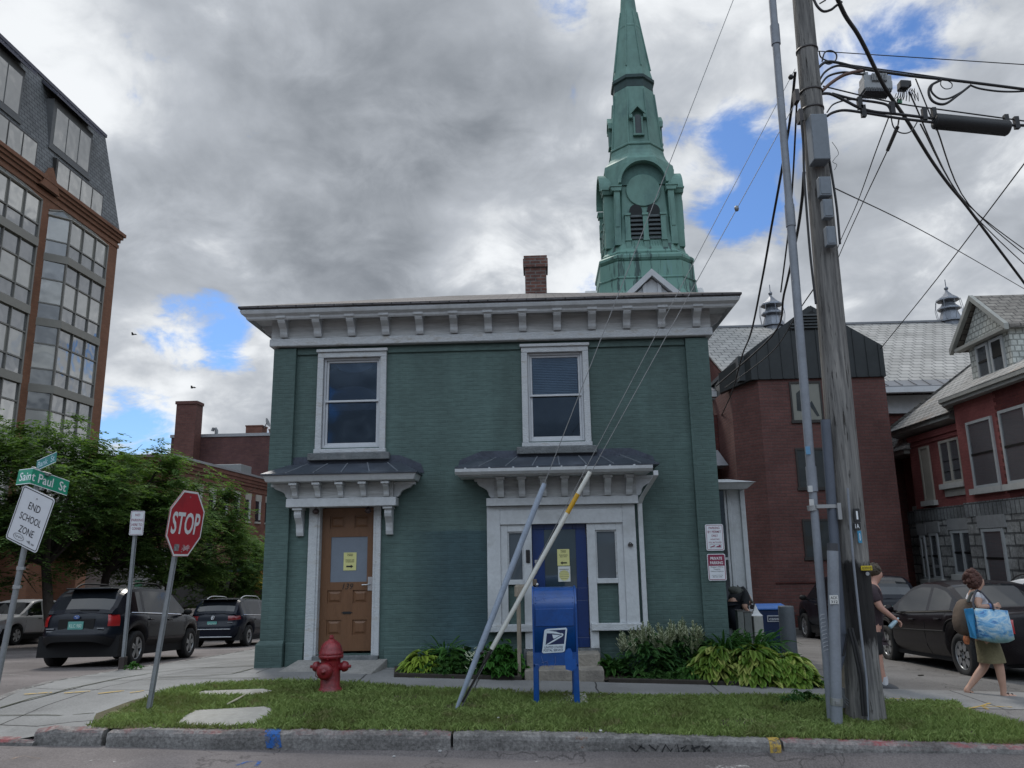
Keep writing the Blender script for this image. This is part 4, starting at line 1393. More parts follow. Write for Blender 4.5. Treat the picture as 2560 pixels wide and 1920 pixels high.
for k in range(4):
 a=-math.pi/2+k*math.pi/2
 ou,sd=Vector((math.cos(a),math.sin(a),0)),Vector((-math.sin(a),math.cos(a),0))
 O=Vector((SX,SY,0))
 def P(s_,o_,z):
  return O+sd*s_+ou*o_+Vector((0,0,z))
 mb=MB()
 n=18
 outer=[(1.30*math.cos(x),20.30+1.38*math.sin(x))for x in[math.pi*j/n for j in range(n+1)]]
 inner=[(1.17*math.cos(x),20.30+1.22*math.sin(x))for x in[math.pi*j/n for j in range(n+1)]]
 for j in range(n):
  q=[P(outer[j][0],1.6,outer[j][1]),P(outer[j+1][0],1.6,outer[j+1][1]),P(inner[j+1][0],1.6,inner[j+1][1]),P(inner[j][0],1.6,inner[j][1])]
  mb.prism(q,ou*.62)
 mb.build('arch_hood',M_copper,bel)
 mb=MB()
 pts=[P(x,1.55,z)for x,z in[(1.17*math.cos(x),20.30+1.2*math.sin(x))for x in[math.pi*j/n for j in range(n+1)]]]
 mb.prism(pts,ou*.33)
 mb.build('arch_recess',mat('shaded_recess_copper',(.06,.135,.12),.7,var=.2,vs=1),bel)  # copper colour darkened to stand in for the shade under the hood
 mb=MB()
 mb.lathe([(.90,0),(.90,.045),(.86,.05)],P(0,1.84,19.98),28,Matrix([(sd.x,0,ou.x),(sd.y,0,ou.y),(0,1,0)]))
 mb.build('blank_dial',M_copper,bel)
 for sgn in(-1,1):
  mb=MB()
  mb.prism([P(sgn*1.28,1.55,16.9),P(sgn*1.62,1.55,16.9),P(sgn*1.55,1.55,19.9),P(sgn*1.25,1.55,19.9)],ou*.50)
  mb.prism([P(sgn*1.34,1.9,17.9),P(sgn*1.54,1.9,17.9),P(sgn*1.50,1.9,19.5),P(sgn*1.33,1.9,19.5)],ou*.18)
  mb.prism([P(sgn*1.18,1.5,19.9),P(sgn*1.66,1.5,19.9),P(sgn*1.74,1.5,20.12),P(sgn*1.14,1.5,20.12)],ou*.62)
  mb.prism([P(sgn*1.14,1.5,20.12),P(sgn*1.78,1.5,20.12),P(sgn*1.78,1.5,20.2),P(sgn*1.14,1.5,20.2)],ou*.66)
  for z in(18.3,17.75):
   pass
  mb.build('corner_pier',M_copper,bel)
  sc=MB()
  prof=[(0,19.0),(.12,18.7),(.10,18.3),(.25,17.95),(.34,17.6),(.26,17.3),(.38,17.25),(.40,16.7),(0,16.7)]
  cc_=Vector((SX,SY,0))+(ou+sd*sgn).normalized()*1.98
  if sgn==1:
   dg=(ou+sd).normalized()
   tg=Vector((-dg.y,dg.x,0))
   sc.prism([Vector((SX,SY,0))+dg*(1.95+a_)+Vector((0,0,z_))-tg*.35 for a_,z_ in prof],tg*.7)
   sc.build('scroll_buttress',M_copper,bel)
 for sgn in(-1,1):
  mb=MB()
  cx=sgn*.46
  mb.prism([P(cx-.33,1.62,16.75),P(cx+.33,1.62,16.75)]+[P(cx+.33*math.cos(x),1.62,18.8+.36*math.sin(x))for x in[math.pi*j/10 for j in range(11)]],ou*.33)
  lo=mb.build('belfry_opening',mat('deep_shadow_louvre',(.012,.016,.018),.8),bel)
  mb=MB()
  for j in range(6):
   z=17.30+j*.24
   mb.prism([P(cx-.33,1.955,z),P(cx-.33,2.05,z-.10),P(cx-.33,2.05,z-.04),P(cx-.33,1.955,z+.07)],sd*.66)
  mb.build('louvre_slat',M_louv,lo)
  mb=MB()
  for j in range(5):
   mb.tube([P(cx-.27+j*.135,2.02,16.62),P(cx-.27+j*.135,2.02,16.85),P(cx-.27+j*.135,2.02,17.08)],[.03,.052,.03],6)
  mb.build('baluster',M_copper,lo)
 mb=MB()
 for sgn in(-1,0,1):
  x=sgn*.92
  mb.prism([P(x-.13,1.7,16.55),P(x+.13,1.7,16.55),P(x+.13,1.7,18.5),P(x-.13,1.7,18.5)],ou*.38)
  mb.prism([P(x-.16,1.7,18.5),P(x+.16,1.7,18.5),P(x+.16,1.7,18.62),P(x-.16,1.7,18.62)],ou*.43)
  mb.prism([P(x-.16,1.7,17.10),P(x+.16,1.7,17.10),P(x+.16,1.7,17.2),P(x-.16,1.7,17.2)],ou*.43)
 mb.build('belfry_pilaster',M_copper,bel)
mb=MB()
base=[(2.02,.7,16.95),(2.10,.75,16.62),(2.16,.75,16.55),(2.22,.78,16.45),(2.20,.8,16.33),(2.36,.8,16.30),(2.44,.8,16.18),(2.44,.8,16.05),(2.36,.8,15.93),(2.30,.8,15.91),(2.40,.8,15.87),(2.43,.82,15.05),(2.50,.84,15.0),(2.50,.84,14.95),(2.46,.84,14.9),(2.52,.85,14.3),(2.62,.9,14.0),(2.62,.9,13.2)]
mb.loft([ring8(*q)for q in base[::-1]],True,True,0,False)
mb.build('belfry_base',M_cu2,church)
DZ=-.45
mb=MB()
for hw,cut,z0,z1 in((3.06,1.05,13.95,14.28),(2.92,1.0,13.68,13.95),(2.60,.9,12.4,13.68)):
 mb.loft([ring8(hw,cut,z0+DZ),ring8(hw+.05,cut,z1+DZ)],True,True,0,False)
cor=mb.build('tower_cornice',M_wtrim,church)
mb=MB()
for k in range(4):
 a=-math.pi/2+k*math.pi/2
 ou,sd=Vector((math.cos(a),math.sin(a),0)),Vector((-math.sin(a),math.cos(a),0))
 def P(s_,o_,z):
  return Vector((SX,SY,0))+sd*s_+ou*o_+Vector((0,0,z+DZ))
 for j in range(9):
  s_=-1.85+j*.46
  if abs(s_)>1.1:
   mb.prism([P(s_-.07,2.6,13.3),P(s_+.07,2.6,13.3),P(s_+.07,2.6,13.68),P(s_-.07,2.6,13.68)],ou*.26)
mb.build('tower_bracket',M_wtrim,cor)
for k in range(4):
 a=-math.pi/2+k*math.pi/2
 ou,sd=Vector((math.cos(a),math.sin(a),0)),Vector((-math.sin(a),math.cos(a),0))
 def P(s_,o_,z):
  return Vector((SX,SY,0))+sd*s_+ou*o_+Vector((0,0,z+DZ))
 mb=MB()
 mb.prism([P(-1.15,2.3,12.6),P(1.15,2.3,12.6),P(1.15,2.3,14.1),P(0,2.3,15.2),P(-1.15,2.3,14.1)],ou*.55)
 for sgn in(-1,1):
  mb.prism([P(sgn*1.42,2.2,13.95),P(sgn*1.42,2.2,14.30),P(0,2.2,15.62),P(0,2.2,15.27)],ou*.92)
  mb.prism([P(sgn*.95,2.8,13.2),P(sgn*1.12,2.8,13.2),P(sgn*1.12,2.8,14.1),P(sgn*.95,2.8,14.3)],ou*.14)
  mb.prism([P(sgn*.28,2.8,14.35),P(sgn*.46,2.8,14.30),P(sgn*.46,2.8,14.78),P(sgn*.28,2.8,14.95)],ou*.14)
  mb.prism([P(sgn*.85,2.86,13.2),P(sgn*.85,2.86,13.5),P(0,2.86,14.3),P(0,2.86,14.0)],ou*.10)
 mb.build('tower_gable',M_wtrim,church)
mb=MB()
mb.loft([ring8(2.5,.6,-4),ring8(2.5,.6,12.5)],True,True,0,False)
mb.build('tower',M_redbrick2,church)
mb=MB()
mb.box(2.35,2.95,39.2,40.0,12.5,14.55)
mb.build('tower_parapet',mat('pale_stucco',(.30,.30,.29),.8),church)
mb=MB()
rzv,ezv=11.86,7.40
mb.hexa([(7.2,28.0,ezv),(26,28.0,ezv),(26,36,rzv),(7.2,36,rzv),(7.2,28.0,ezv+.08),(26,28.0,ezv+.08),(26,36,rzv+.08),(7.2,36,rzv+.08)])
mb.hexa([(7.2,44.0,ezv),(26,44.0,ezv),(26,36,rzv),(7.2,36,rzv),(7.2,44.0,ezv+.08),(26,44.0,ezv+.08),(26,36.001,rzv+.08),(7.2,36.001,rzv+.08)])
mb.build('nave_roof',M_slate,church)
mb=MB()
mb.box(7.0,26.2,35.9,36.1,rzv+.06,rzv+.16)
mb.build('ridge_cap',M_grey_metal,church)
mb=MB()
mb.hexa([(5.2,27.45,7.12),(26,27.45,7.12),(26,28.0,7.40),(5.2,28.0,7.40),(5.2,27.45,7.17),(26,27.45,7.17),(26,28.05,7.5),(5.2,28.05,7.5)])
for k in range(26):
 x=12.0+k*.5
 mb.prism([(x,27.45,7.17),(x+.05,27.45,7.17),(x+.05,28.0,7.46),(x,28.0,7.46)],(0,0,.05))
mb.build('eaves_flashing',M_grey_metal,church)
mb=MB()
mb.box(5.2,26,27.35,27.6,6.92,7.115)
mb.build('eaves_fascia',M_wtrim,church)
mb=MB()
mb.box(5.2,26,27.95,28.2,6.26,6.915)
mb.build('nave_frieze',mat('church_frieze',(.40,.41,.43),.7,var=.1),church)
for x in(6.8,15.3,18.2,20.8):
 mb=MB()
 mb.box(x-.12,x+.12,27.65,27.945,6.5,6.9)
 mb.box(x-.1,x+.1,27.8,27.945,6.28,6.5)
 mb.build('nave_bracket',M_wtrim,church)
mb=MB()
mb.box(5.2,26,28.1,43.9,-4,6.25)
mb.build('nave_wall',M_redbrick2,church)
for x0_,x1_ in((7.2,7.4),(25.8,26)):
 mb=MB()
 mb.prism([(x0_,28.2,6.2),(x0_,43.8,6.2),(x0_,43.8,7.3),(x0_,36,rzv-.1),(x0_,28.2,7.3)],(x1_-x0_,0,0))
 mb.build('nave_gable',M_redbrick2,church)
for vx,lab in((11.35,1),(19.72,2)):
 mb=MB()
 q=PH
 prof=[(.42,11.5),(.40,11.98),(.52,11.94),(.50,12.04),(.34,12.5),(.52,12.54),(.5,12.62),(.30,12.78),(.24,12.95),(.53,12.98),(.5,13.06),(.28,13.22),(.07,13.45),(.05,13.52)]
 mb.lathe(prof,(vx,36,0),8,None,0,PH,smooth=False)
 mb.sphere((vx,36,13.6),.10,10)
 mb.tube([(vx,36,13.65),(vx,36,14.05)],.02,6)
 for k in range(8):
  a=k*math.pi/4
  mb.tube([(vx+.54*math.cos(a),36+.54*math.sin(a),11.98),(vx+.62*math.cos(a),36+.62*math.sin(a),12.55),(vx+.55*math.cos(a),36+.55*math.sin(a),13.0)],.012,5)
 mb.build('roof_ventilator',mat('zinc_grey',(.19,.205,.235),.45,metal=.5,var=.15,vs=2),church)
# brick stair annex with the black gable
annex=thing('brick_annex',(8.8,24,-1.5),'red brick annex with a black metal gable top in front of the slate roof','building')
mb=MB()
mb.prism([(6.93,24,-2.5),(10.86,24,-2.5),(10.86,29,-2.5),(6.28,29,-2.5),(6.28,24.9,-2.5)],(0,0,9.3))
mb.build('wall',M_redbrick,annex)
mb=MB()
mb.prism([(6.72,23.93,6.78),(10.89,23.93,6.78),(10.89,23.93,7.78),(8.78,23.93,9.16),(6.72,23.93,7.66)],(0,.2,0))
mb.prism([(6.715,23.93,6.78),(6.715,23.93,7.66),(6.0,25.2,7.28),(6.0,25.2,6.62)],(.1,.3,0))
gb=mb.build('gable_cladding',M_black_metal,annex)
mb=MB()
for k in range(11):
 x=6.95+k*.38
 zt=9.16-(8.78-x)*.728 if x<8.78 else 9.16-(x-8.78)*.654
 mb.box(x-.015,x+.015,23.905,23.929,6.80,zt-.04)
mb.build('standing_seam',M_black_metal,gb)
mb=MB()
mb.hexa([(6.65,24.1,7.62),(8.78,24.1,9.12),(8.78,31,9.12),(6.0,31,7.2),(6.65,24.1,7.68),(8.78,24.1,9.2),(8.78,31,9.2),(6.0,31,7.28)])
mb.hexa([(8.781,24.1,9.12),(10.95,24.1,7.74),(10.95,31,7.74),(8.781,31,9.12),(8.781,24.1,9.2),(10.95,24.1,7.82),(10.95,31,7.82),(8.781,31,9.2)])
mb.box(6.4,10.86,24.15,29,6.8,7.6)
mb.build('roof',M_black_metal,annex)
mb=MB()
mb.prism([(8.0,23.92,8.36),(9.55,23.92,8.36),(9.5,23.92,8.5),(8.78,23.92,8.98),(8.05,23.92,8.5)],(0,-.02,0))
lv=mb.build('gable_vent',mat('vent_dark',(.008,.009,.01),.8),annex)
mb=MB()
for k in range(5):
 z=8.40+k*.10
 hw=.72-max(0,k-1)*.14
 mb.hexa([(8.78-hw,23.86,z),(8.78+hw,23.86,z),(8.78+hw,23.9,z+.05),(8.78-hw,23.9,z+.05),(8.78-hw,23.865,z+.02),(8.78+hw,23.865,z+.02),(8.78+hw,23.9,z+.07),(8.78-hw,23.9,z+.07)])
mb.build('vent_slat',M_black_metal,lv)
M_tint=dullglass('annex_glass',(.022,.027,.03),.06,.12,.04,(1,1,.95),.4)
M_brownfr=mat('bronze_frame',(.035,.032,.03),.5,metal=.3)
M_shade=mat('beige_shade',(.26,.245,.205),.8,var=.08)
for x0_,x1_,z0,z1,sh in((7.93,8.80,5.46,6.62,1),(7.92,8.78,3.38,4.52,0),(7.93,8.76,1.3,2.36,0)):
 mb=MB()
 for a,b_,c,d_ in((x0_-.05,x0_,z0,z1),(x1_,x1_+.05,z0,z1),(x0_-.05,x1_+.05,z1,z1+.06),(x0_-.08,x1_+.08,z0-.09,z0)):
  mb.box(a,b_,23.95,24.02,c,d_)
 f_=mb.build('window',M_brownfr,annex)
 mb=MB()
 mb.box(x0_,x1_,23.975,23.99,z0,z1)
 mb.build('pane',M_tint if not sh else mat('pane_with_shade',(.20,.20,.175),.25,var=.05),f_)
 if sh:
  mb=MB()
  mb.add([(x0_+.12,23.972,z0+.30),(x0_+.33,23.972,z0+.26),(x0_+.34,23.972,z0+.85),(x0_+.26,23.972,z0+.95),(x0_+.14,23.972,z0+.85)],[(0,1,2,3,4)])
  mb.add([(x0_+.50,23.972,z0+.5),(x0_+.6,23.972,z0+.6),(x0_+.8,23.972,z0+.12),(x0_+.72,23.972,z0+.1)],[(0,1,2,3)])
  mb.build('dark_sticker',M_tint,f_,norm=False)
mb=MB()
mb.box(6.93,10.86,23.965,23.995,.55,.60)
mb.box(6.93,10.86,23.965,23.995,-1.0,-.35)
mb.build('brick_course',M_redbrick2,annex)
mb=MB()
mb.box(7.9,8.9,23.955,23.963,-.35,.15)
mb.build('basement_vent',mat('vent_dark',(0,0,0)),annex)
mb=MB()
mb.box(6.85,9.6,23.75,23.96,-1.5,-.72)
mb.build('concrete_kerb',mat('grimy_concrete',(.15,.14,.13),.9,var=.2),annex)
mb=MB()
mb.box(4.2,6.27,27,27.9,-2.5,6.2)
mb.build('link_wall',M_redbrick2,annex)
mb=MB()
q=at(1800,1165,26)
mb.hexa([(4.2,25.8,q.z),(6.25,25.8,q.z),(6.25,27,q.z),(4.2,27,q.z),(4.2,26.1,q.z+.55),(6.0,26.1,q.z+.55),(6.0,27,q.z+.55),(4.2,27,q.z+.55)])
mb.build('link_roof',M_grey_metal,annex)
mb=MB()
mb.box(11.1,12.2,27.0,27.8,-3,4.0)
tag(mb.build('stair_wall',M_redbrick2),'narrow dark brick wall in the gap between annex and red house','wall')
strip=thing('window_strip',(11.75,26.95,0),'tall narrow strip of small panes in the gap beside the red house','window')
mb=MB()
mb.box(11.62,11.98,26.93,26.99,-.2,3.75)
mb.build('glazing',M_tint,strip)
mb=MB()
for k in range(18):
 z=-.2+k*.22
 mb.box(11.60,12.0,26.905,26.928,z-.012,z+.012)
for x in(11.62,11.74,11.86,11.98):
 mb.box(x-.012,x+.012,26.90,26.904,-.2,3.75)
mb.build('glazing_bar',mat('bar_grey',(.12,.12,.13),.6),strip)
mb=MB()
mb.box(11.55,12.05,26.85,26.96,3.77,3.9)
mb.box(11.55,12.05,26.85,26.96,.85,.95)
mb.build('white_band',M_wtrim,strip)
# red house on rusticated stone
red=thing('red_house',(14,23,-1.2),'red painted brick house on a grey rough stone base with a slate roof','house')
HX=12.5
M_red=brick('red_painted_brick',(.225,.072,.068),(.255,.084,.078),(.20,.066,.062),bw=.22,bh=.085,ms=.008,var=.14,bump=.45,rough=.6)
M_reddk=brick('shaded_face_brick',(.10,.025,.025),(.13,.035,.03),(.09,.03,.03),bw=.22,bh=.085,ms=.010,var=.2,bump=.4)  # darker red stands in for the shade on the bay's differently turned face
M_rust=brick('rusticated_stone',(.20,.20,.195),(.28,.28,.27),(.09,.09,.09),bw=.62,bh=.31,ms=.03,var=.45,bump=2.5,rough=.9)
M_belt=brick('stone_soldier_course',(.14,.147,.15),(.19,.20,.20),(.07,.07,.07),bw=.20,bh=.45,ms=.02,var=.3,bump=1.0)
M_lintel=mat('smooth_grey_stone',(.25,.255,.255),.8,var=.12)
M_hslate=brick('house_slate',(.29,.285,.27),(.34,.33,.315),(.10,.10,.10),bw=.32,bh=.22,ms=.02,var=.25,kv=1.7,bump=.5,dirt=(.22,.15,.10),ds=.5)
M_hshingle=brick('gable_roof_shingle',(.17,.155,.14),(.21,.195,.175),(.08,.075,.07),bw=.30,bh=.20,ms=.02,var=.3,kv=1.5,bump=.6)
M_scale=brick('fish_scale_shingle',(.46,.475,.45),(.54,.555,.52),(.27,.28,.26),bw=.18,bh=.16,ms=.02,var=.2,bump=.9)
M_gut=mat('grey_green_trim',(.30,.305,.285),.6,var=.15,vs=3)
M_frame=mat('grey_window_frame',(.36,.375,.38),.6,var=.08)
mb=MB()
mb.box(HX,HX+9,22.8,26.45,2.75,5.15)
mb.box(HX+.5,HX+9,26.45,29,2.75,4.6)
mb.build('wall',M_red,red)
mb=MB()
mb.box(HX-.05,HX+9,22.8,26.5,-3,2.35)
mb.box(HX+.45,HX+9,26.5,29,-3,2.30)
mb.build('stone_base',M_rust,red)
mb=MB()
mb.box(HX-.07,HX+9,22.8,26.52,2.352,2.745)
mb.box(HX+.43,HX+9,26.521,29,2.302,2.745)
mb.build('belt_course',M_belt,red)
mb=MB()
mb.box(HX-.03,HX-.001,22.9,26.45,4.80,4.86)
mb.box(HX-.045,HX-.001,22.9,26.45,4.95,5.14)
mb.build('brick_band',M_red,red)
bayp=[(HX,23.05),(HX-.42,22.55),(HX-.42,21.05),(HX-.42,18.0),(HX+6,18.0),(HX+6,23.05)]
for nm,z0,z1,m_,e in(('bay_wall',2.75,5.55,M_red,0),('bay_base',-3,2.35,M_rust,.05),('bay_belt',2.352,2.745,M_belt,.07)):
 mb=MB()
 mb.prism([(x-(e if x<HX+1 else 0),y+(e if y>20 else-e),z0)for x,y in bayp],(0,0,z1-z0))
 mb.build(nm,m_,red)
mb=MB()
for k in range(28):
 z=2.78+k*.10
 mb.box(HX-.445,HX-.421,18,atx(2504,1100,HX-.42).y+(.06 if k%2 else-.04),z,z+.097)
mb.build('toothed_brick',M_reddk,red)
mb=MB()
mb.hexa([(HX-.26,23.2,5.30),(HX+.2,23.2,5.16),(HX+.2,27.2,5.16),(HX-.26,27.2,5.30),(HX-.21,23.2,5.44),(HX+.2,23.2,5.44),(HX+.2,27.3,5.44),(HX-.21,27.3,5.44)])
mb.box(HX-.2,HX+9,26.4,29.3,4.62,4.75)
mb.build('eaves',M_gut,red)
mb=MB()
bo=[(HX-.05,23.5),(HX-.66,22.72),(HX-.66,17.5),(HX+.5,17.5),(HX+.5,23.75)]
mb.prism([(x,y,5.56)for x,y in bo],(0,0,.10))
mb.prism([(x-.06,y+.05,5.662)for x,y in bo],(0,0,.11))
mb.build('bay_eaves',M_gut,red)
mb=MB()
mb.loft([[(HX-.34,27.3,5.45),(HX-.34,23.0,5.45),(HX-.34,17,5.45)],[(HX+5.0,23.5,10.0),(HX+5,22,10.0),(HX+5,17,10.0)]],False,False,0,False)
mb.loft([[(HX-.5,27.3,5.45),(HX+9,27.3,5.45)],[(HX+5,23.5,10.0),(HX+9,23.5,10.0)]],False,False,0,False)
mb.loft([[(HX-.73,22.8,5.78),(HX-.73,17.3,5.78)],[(HX+1.2,22.4,6.9),(HX+1.2,17.3,6.9)]],False,False,0,False)
mb.loft([[(HX-.73,22.8,5.78),(HX+1.5,23.9,6.6)],[(HX+1.2,22.4,6.9),(HX+1.6,22.5,7.0)]],False,False,0,False)
mb.hexa([(HX-.3,26.3,4.76),(HX+5,26.3,4.76),(HX+5,29.4,4.76),(HX-.3,29.4,4.76),(HX+.2,26.3,5.2),(HX+5,26.3,5.2),(HX+5,28,5.6),(HX+.2,28,5.6)])
mb.build('roof',M_hslate,red)
dm=MB()
ya,yb_,yp=20.16,22.1,21.35
dm.prism([(HX+.0,ya,5.7),(HX+.0,yb_,5.7),(HX+.0,yb_,7.3),(HX+.0,ya,7.3)],(5,0,0))
dm.prism([(HX+.0,ya-.1,7.3),(HX+.0,yb_+.2,7.3),(HX+.0,yp,8.3)],(5,0,0))
dob=dm.build('dormer',M_scale,red)
mb=MB()
for(y0_,y1_)in((22.72,yp),(20.0,yp)):
 mb.prism([(HX-.17,y0_,7.18),(HX-.17,y1_,8.40),(HX-.17,y1_,8.50),(HX-.17,y0_,7.28)],(5.3,0,0))
mb.build('dormer_roof',M_hshingle,red)
mb=MB()
for(y0_,y1_)in((22.76,yp),(19.96,yp)):
 mb.prism([(HX-.21,y0_,7.12),(HX-.21,y1_,8.36),(HX-.21,y1_,8.52),(HX-.21,y0_,7.29)],(.12,0,0))
mb.hexa([(HX-.17,20.1,7.15),(HX-.005,20.1,7.12),(HX-.005,22.55,7.12),(HX-.17,22.55,7.15),(HX-.17,20.1,7.24),(HX-.005,20.1,7.30),(HX-.005,22.55,7.30),(HX-.17,22.55,7.24)])
mb.build('barge_board',M_gut,red)
def win_w(y0,y1,z0,z1,x=HX,name='window',blank=False,rails=True,frame=M_frame,sill=True,boxes=None,light=False):
 """window in a wall that faces -X"""
 mb=MB()
 t_=.075
 for a,b_,c,d_ in((y0,y0+t_,z0,z1),(y1-t_,y1,z0,z1),(y0+t_,y1-t_,z1-t_,z1),(y0+t_,y1-t_,z0,z0+t_)):
  mb.box(x-.055,x+.02,a,b_,c,d_)
 if boxes:
  for b_ in boxes:
   mb.box(x-.06,x+.02,b_-.05,b_+.05,z0+t_,z1-t_)
 f_=mb.build(name,frame,red)
 mb=MB()
 mb.box(x-.03,x-.012,y0+t_,y1-t_,z0+t_,z1-t_)
 mb.build('pane',mat('beige_board',(.33,.31,.265),.7,var=.06)if blank else dullglass('red_house_glass',(.085,.092,.10),.16,.25,.03,(1,1,1),.3),f_)  # glass base lightened in place of the sky reflection the annex blocks
 if rails:
  mb=MB()
  zm=(z0+z1)/2
  mb.box(x-.045,x-.031,y0+t_,y1-t_,zm-.03,zm+.03)
  mb.build('meeting_rail',mat('white_sash',(.55,.56,.57),.5),f_)
 if sill:
  mb=MB()
  mb.box(x-.14,x+.02,y0-.12,y1+.12,z0-.16,z0-.002)
  mb.build('sill',mat('pale_sill',(.42,.42,.40),.8,var=.1),f_)
 return f_
win_w(25.10,25.72,2.98,4.72,blank=True,rails=False,frame=mat('beige_board',(.33,.31,.265),.7,var=.06))
f_=win_w(23.25,24.42,3.42,4.74,boxes=(23.83,),rails=False,frame=mat('greige_frame',(.34,.325,.29),.7))
mb=MB()
mb.box(HX-.045,HX+.02,23.25,24.42,3.03,3.41)
mb.build('panel',mat('greige_frame',(0,0,0)),f_)
mb=MB()
for yc in(23.57,24.1):
 for z in(3.78,4.1):
  mb.box(HX-.04,HX-.031,yc-.2,yc+.2,z-.012,z+.012)
mb.build('glazing_bar',mat('white_sash',(0,0,0)),f_)
win_w(26.9,27.4,2.9,4.3,x=HX+.5,rails=True)
BW=HX-.42
win_w(atx(2496,1150,BW).y,atx(2430,1150,BW).y,3.10,4.95,x=BW)
win_w(atx(2516,1150,BW).y-1.15,atx(2516,1150,BW).y,3.10,5.0,x=BW)
for a,b_,z0,z1,xx,bx_ in((25.15,25.66,.55,1.95,HX-.05,None),(23.2,24.3,.72,2.0,HX-.05,(23.72,)),(atx(2528,1450,HX-.47).y,atx(2474,1450,HX-.47).y,.45,2.0,HX-.47,None),(18.4,19.3,.45,2.0,HX-.47,None),(26.0,26.3,.5,1.9,HX-.05,None)):
 win_w(a,b_,z0,z1,x=xx,boxes=bx_,sill=True)
 mb=MB()
 mb.box(xx-.04,xx+.02,a-.15,b_+.15,z1+.02,z1+.36)
 mb.build('lintel',M_lintel,red)
for a,b_,z0,z1 in((21.12,21.72,6.12,7.08),(20.42,21.02,6.12,7.08)):
 f_=win_w(a,b_,z0,z1,x=HX-.0,rails=True,sill=True)
mb=MB()
mb.box(HX-.04,HX-.031,20.5,20.94,6.55,6.99)
mb.build('roller_blind',mat('white_sash',(0,0,0)),f_)
mb=MB()
mb.box(HX+.42,HX+.52,26.95,27.35,2.92,3.25)
mb.build('air_conditioner',mat('appliance_white',(.5,.5,.48),.5),red)
# tall brick office block across the side street
tall=thing('office_block',(-27,30,-2),'tall brown brick office block with glazed bays and a slate mansard','building')
M_tb=brick('orange_brick',(.215,.098,.058),(.25,.118,.07),(.18,.11,.08),bw=.30,bh=.10,ms=.012,var=.12,bump=.3)
M_tslate=brick('mansard_slate',(.18,.19,.20),(.22,.23,.24),(.07,.075,.08),bw=.42,bh=.22,ms=.02,var=.15,kv=1.03,bump=.5)
M_band=mat('beige_metal_band',(.25,.24,.215),.6,var=.06,vs=1)
M_mull=mat('beige_mullion',(.20,.195,.18),.5,var=.05)
M_dkm=mat('dark_mullion',(.04,.038,.036),.5)
M_canopy=mat('violet_grey_metal',(.085,.085,.11),.4,metal=.4,var=.1)
M_gA=dullglass('bay_glass_light',(.33,.32,.285),.22,.35,.03,(1,1,1),.35)  # pale base colour stands in for bright clouds reflected in the panes
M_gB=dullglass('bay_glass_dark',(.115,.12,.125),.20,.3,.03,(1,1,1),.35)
M_gC=glass('skylight_glass',(.30,.33,.35),.08,.15,spec=.8)
WX,BXF=-24.75,-24.0
mb=MB()
mb.box(-44,WX,11.5,42.0,2.6,19.9)
mb.box(-44,WX-1.2,11.6,41.9,-5,2.6)
mb.build('wall',M_tb,tall)
for k in range(7):
 mb=MB()
 y=12+k*4.85
 mb.box(WX-1.19,WX,y,y+.9,-5,2.59)
 mb.build('ground_pier',M_tb,tall)
mb=MB()
for z0,z1,e in((19.55,19.75,.05),(19.9,20.12,.10),(20.122,20.3,.20),(20.302,20.5,.30)):
 mb.box(-44,WX+e,11.5-e,42.0+e,z0,z1)
mb.build('brick_cornice',M_tb,tall)
mb=MB()
mb.hexa([(-44,11.6,20.505),(WX+.12,11.6,20.505),(WX+.12,41.9,20.505),(-44,41.9,20.505),(-43,12.2,26.2),(WX-.75,12.2,26.2),(WX-.75,40.9,26.2),(-43,40.9,26.2)])
mb.build('mansard',M_tslate,tall)
mb=MB()
mb.box(-43,WX-.70,12.1,41.0,26.21,26.4)
mb.build('roof_edge',M_canopy,tall)
def mx(z):
 return WX+.12-.87*(z-20.505)/5.695
def bay(y0,y1):
 ch=.75
 pl=[(WX,y0),(BXF,y0+ch),(BXF,y1-ch),(WX,y1)]
 floors=[(16.75,18.75),(13.35,16.35),(10.0,12.95),(6.7,9.6),(3.3,6.3)]
 rb=None
 for z in(2.95,6.3,9.6,12.95,16.35):
  root=MB()
  root.prism([(x+(.08 if x>WX else 0),y,z)for x,y in pl],(0,0,.40 if z>3 else.3))
  o_=root.build('band' if rb else 'bay',M_band,rb or tall)
  rb=rb or o_
 for fi,(za,zb)in enumerate(floors):
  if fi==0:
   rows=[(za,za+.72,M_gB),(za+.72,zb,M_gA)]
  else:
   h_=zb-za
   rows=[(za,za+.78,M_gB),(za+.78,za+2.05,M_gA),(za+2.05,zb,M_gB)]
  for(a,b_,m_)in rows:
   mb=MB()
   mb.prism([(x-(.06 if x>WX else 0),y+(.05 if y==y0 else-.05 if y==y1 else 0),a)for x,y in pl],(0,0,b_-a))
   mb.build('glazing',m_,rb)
  mb=MB()
  for(a,b_,m_)in rows[1:]:
   mb.prism([(x+(.0 if x>WX else 0),y,a-.035)for x,y in pl],(0,0,.07))
  n=3
  for k in range(n+1):
   y=y0+ch+(y1-y0-2*ch)*k/n
   e=.05 if k in(0,n)else.024
   mb.box(BXF-.06,BXF+.02,y-e,y+e,za,zb)
  mb.build('mullion',M_mull,rb)
 mb=MB()
 lo=[(x,y,18.78)for x,y in pl]
 hi=[(WX,y0,19.02),(WX+.02,y0+ch+.3,19.45),(WX+.02,y1-ch-.3,19.45),(WX,y1,19.02)]
 mb.loft([lo,hi],True,True,0,False)
 mb.build('glass_cap',M_gC,rb)
 mb=MB()
 for k in range(7):
  f=k/6
  mb.tube([(BXF+.0,y0+ch+(y1-y0-2*ch)*f,18.79),(WX+.03,y0+ch+.3+(y1-y0-2*ch-.6)*f,19.46)],.03,4)
 mb.tube([(p_[0],p_[1],18.78)for p_ in lo],.06,4)
 mb.tube([(p_[0],p_[1],p_[2])for p_ in hi],.06,4)
 mb.build('cap_bar',M_band,rb)
for k in range(5):
 bay(35.6-5.85*k,40.55-5.85*k)
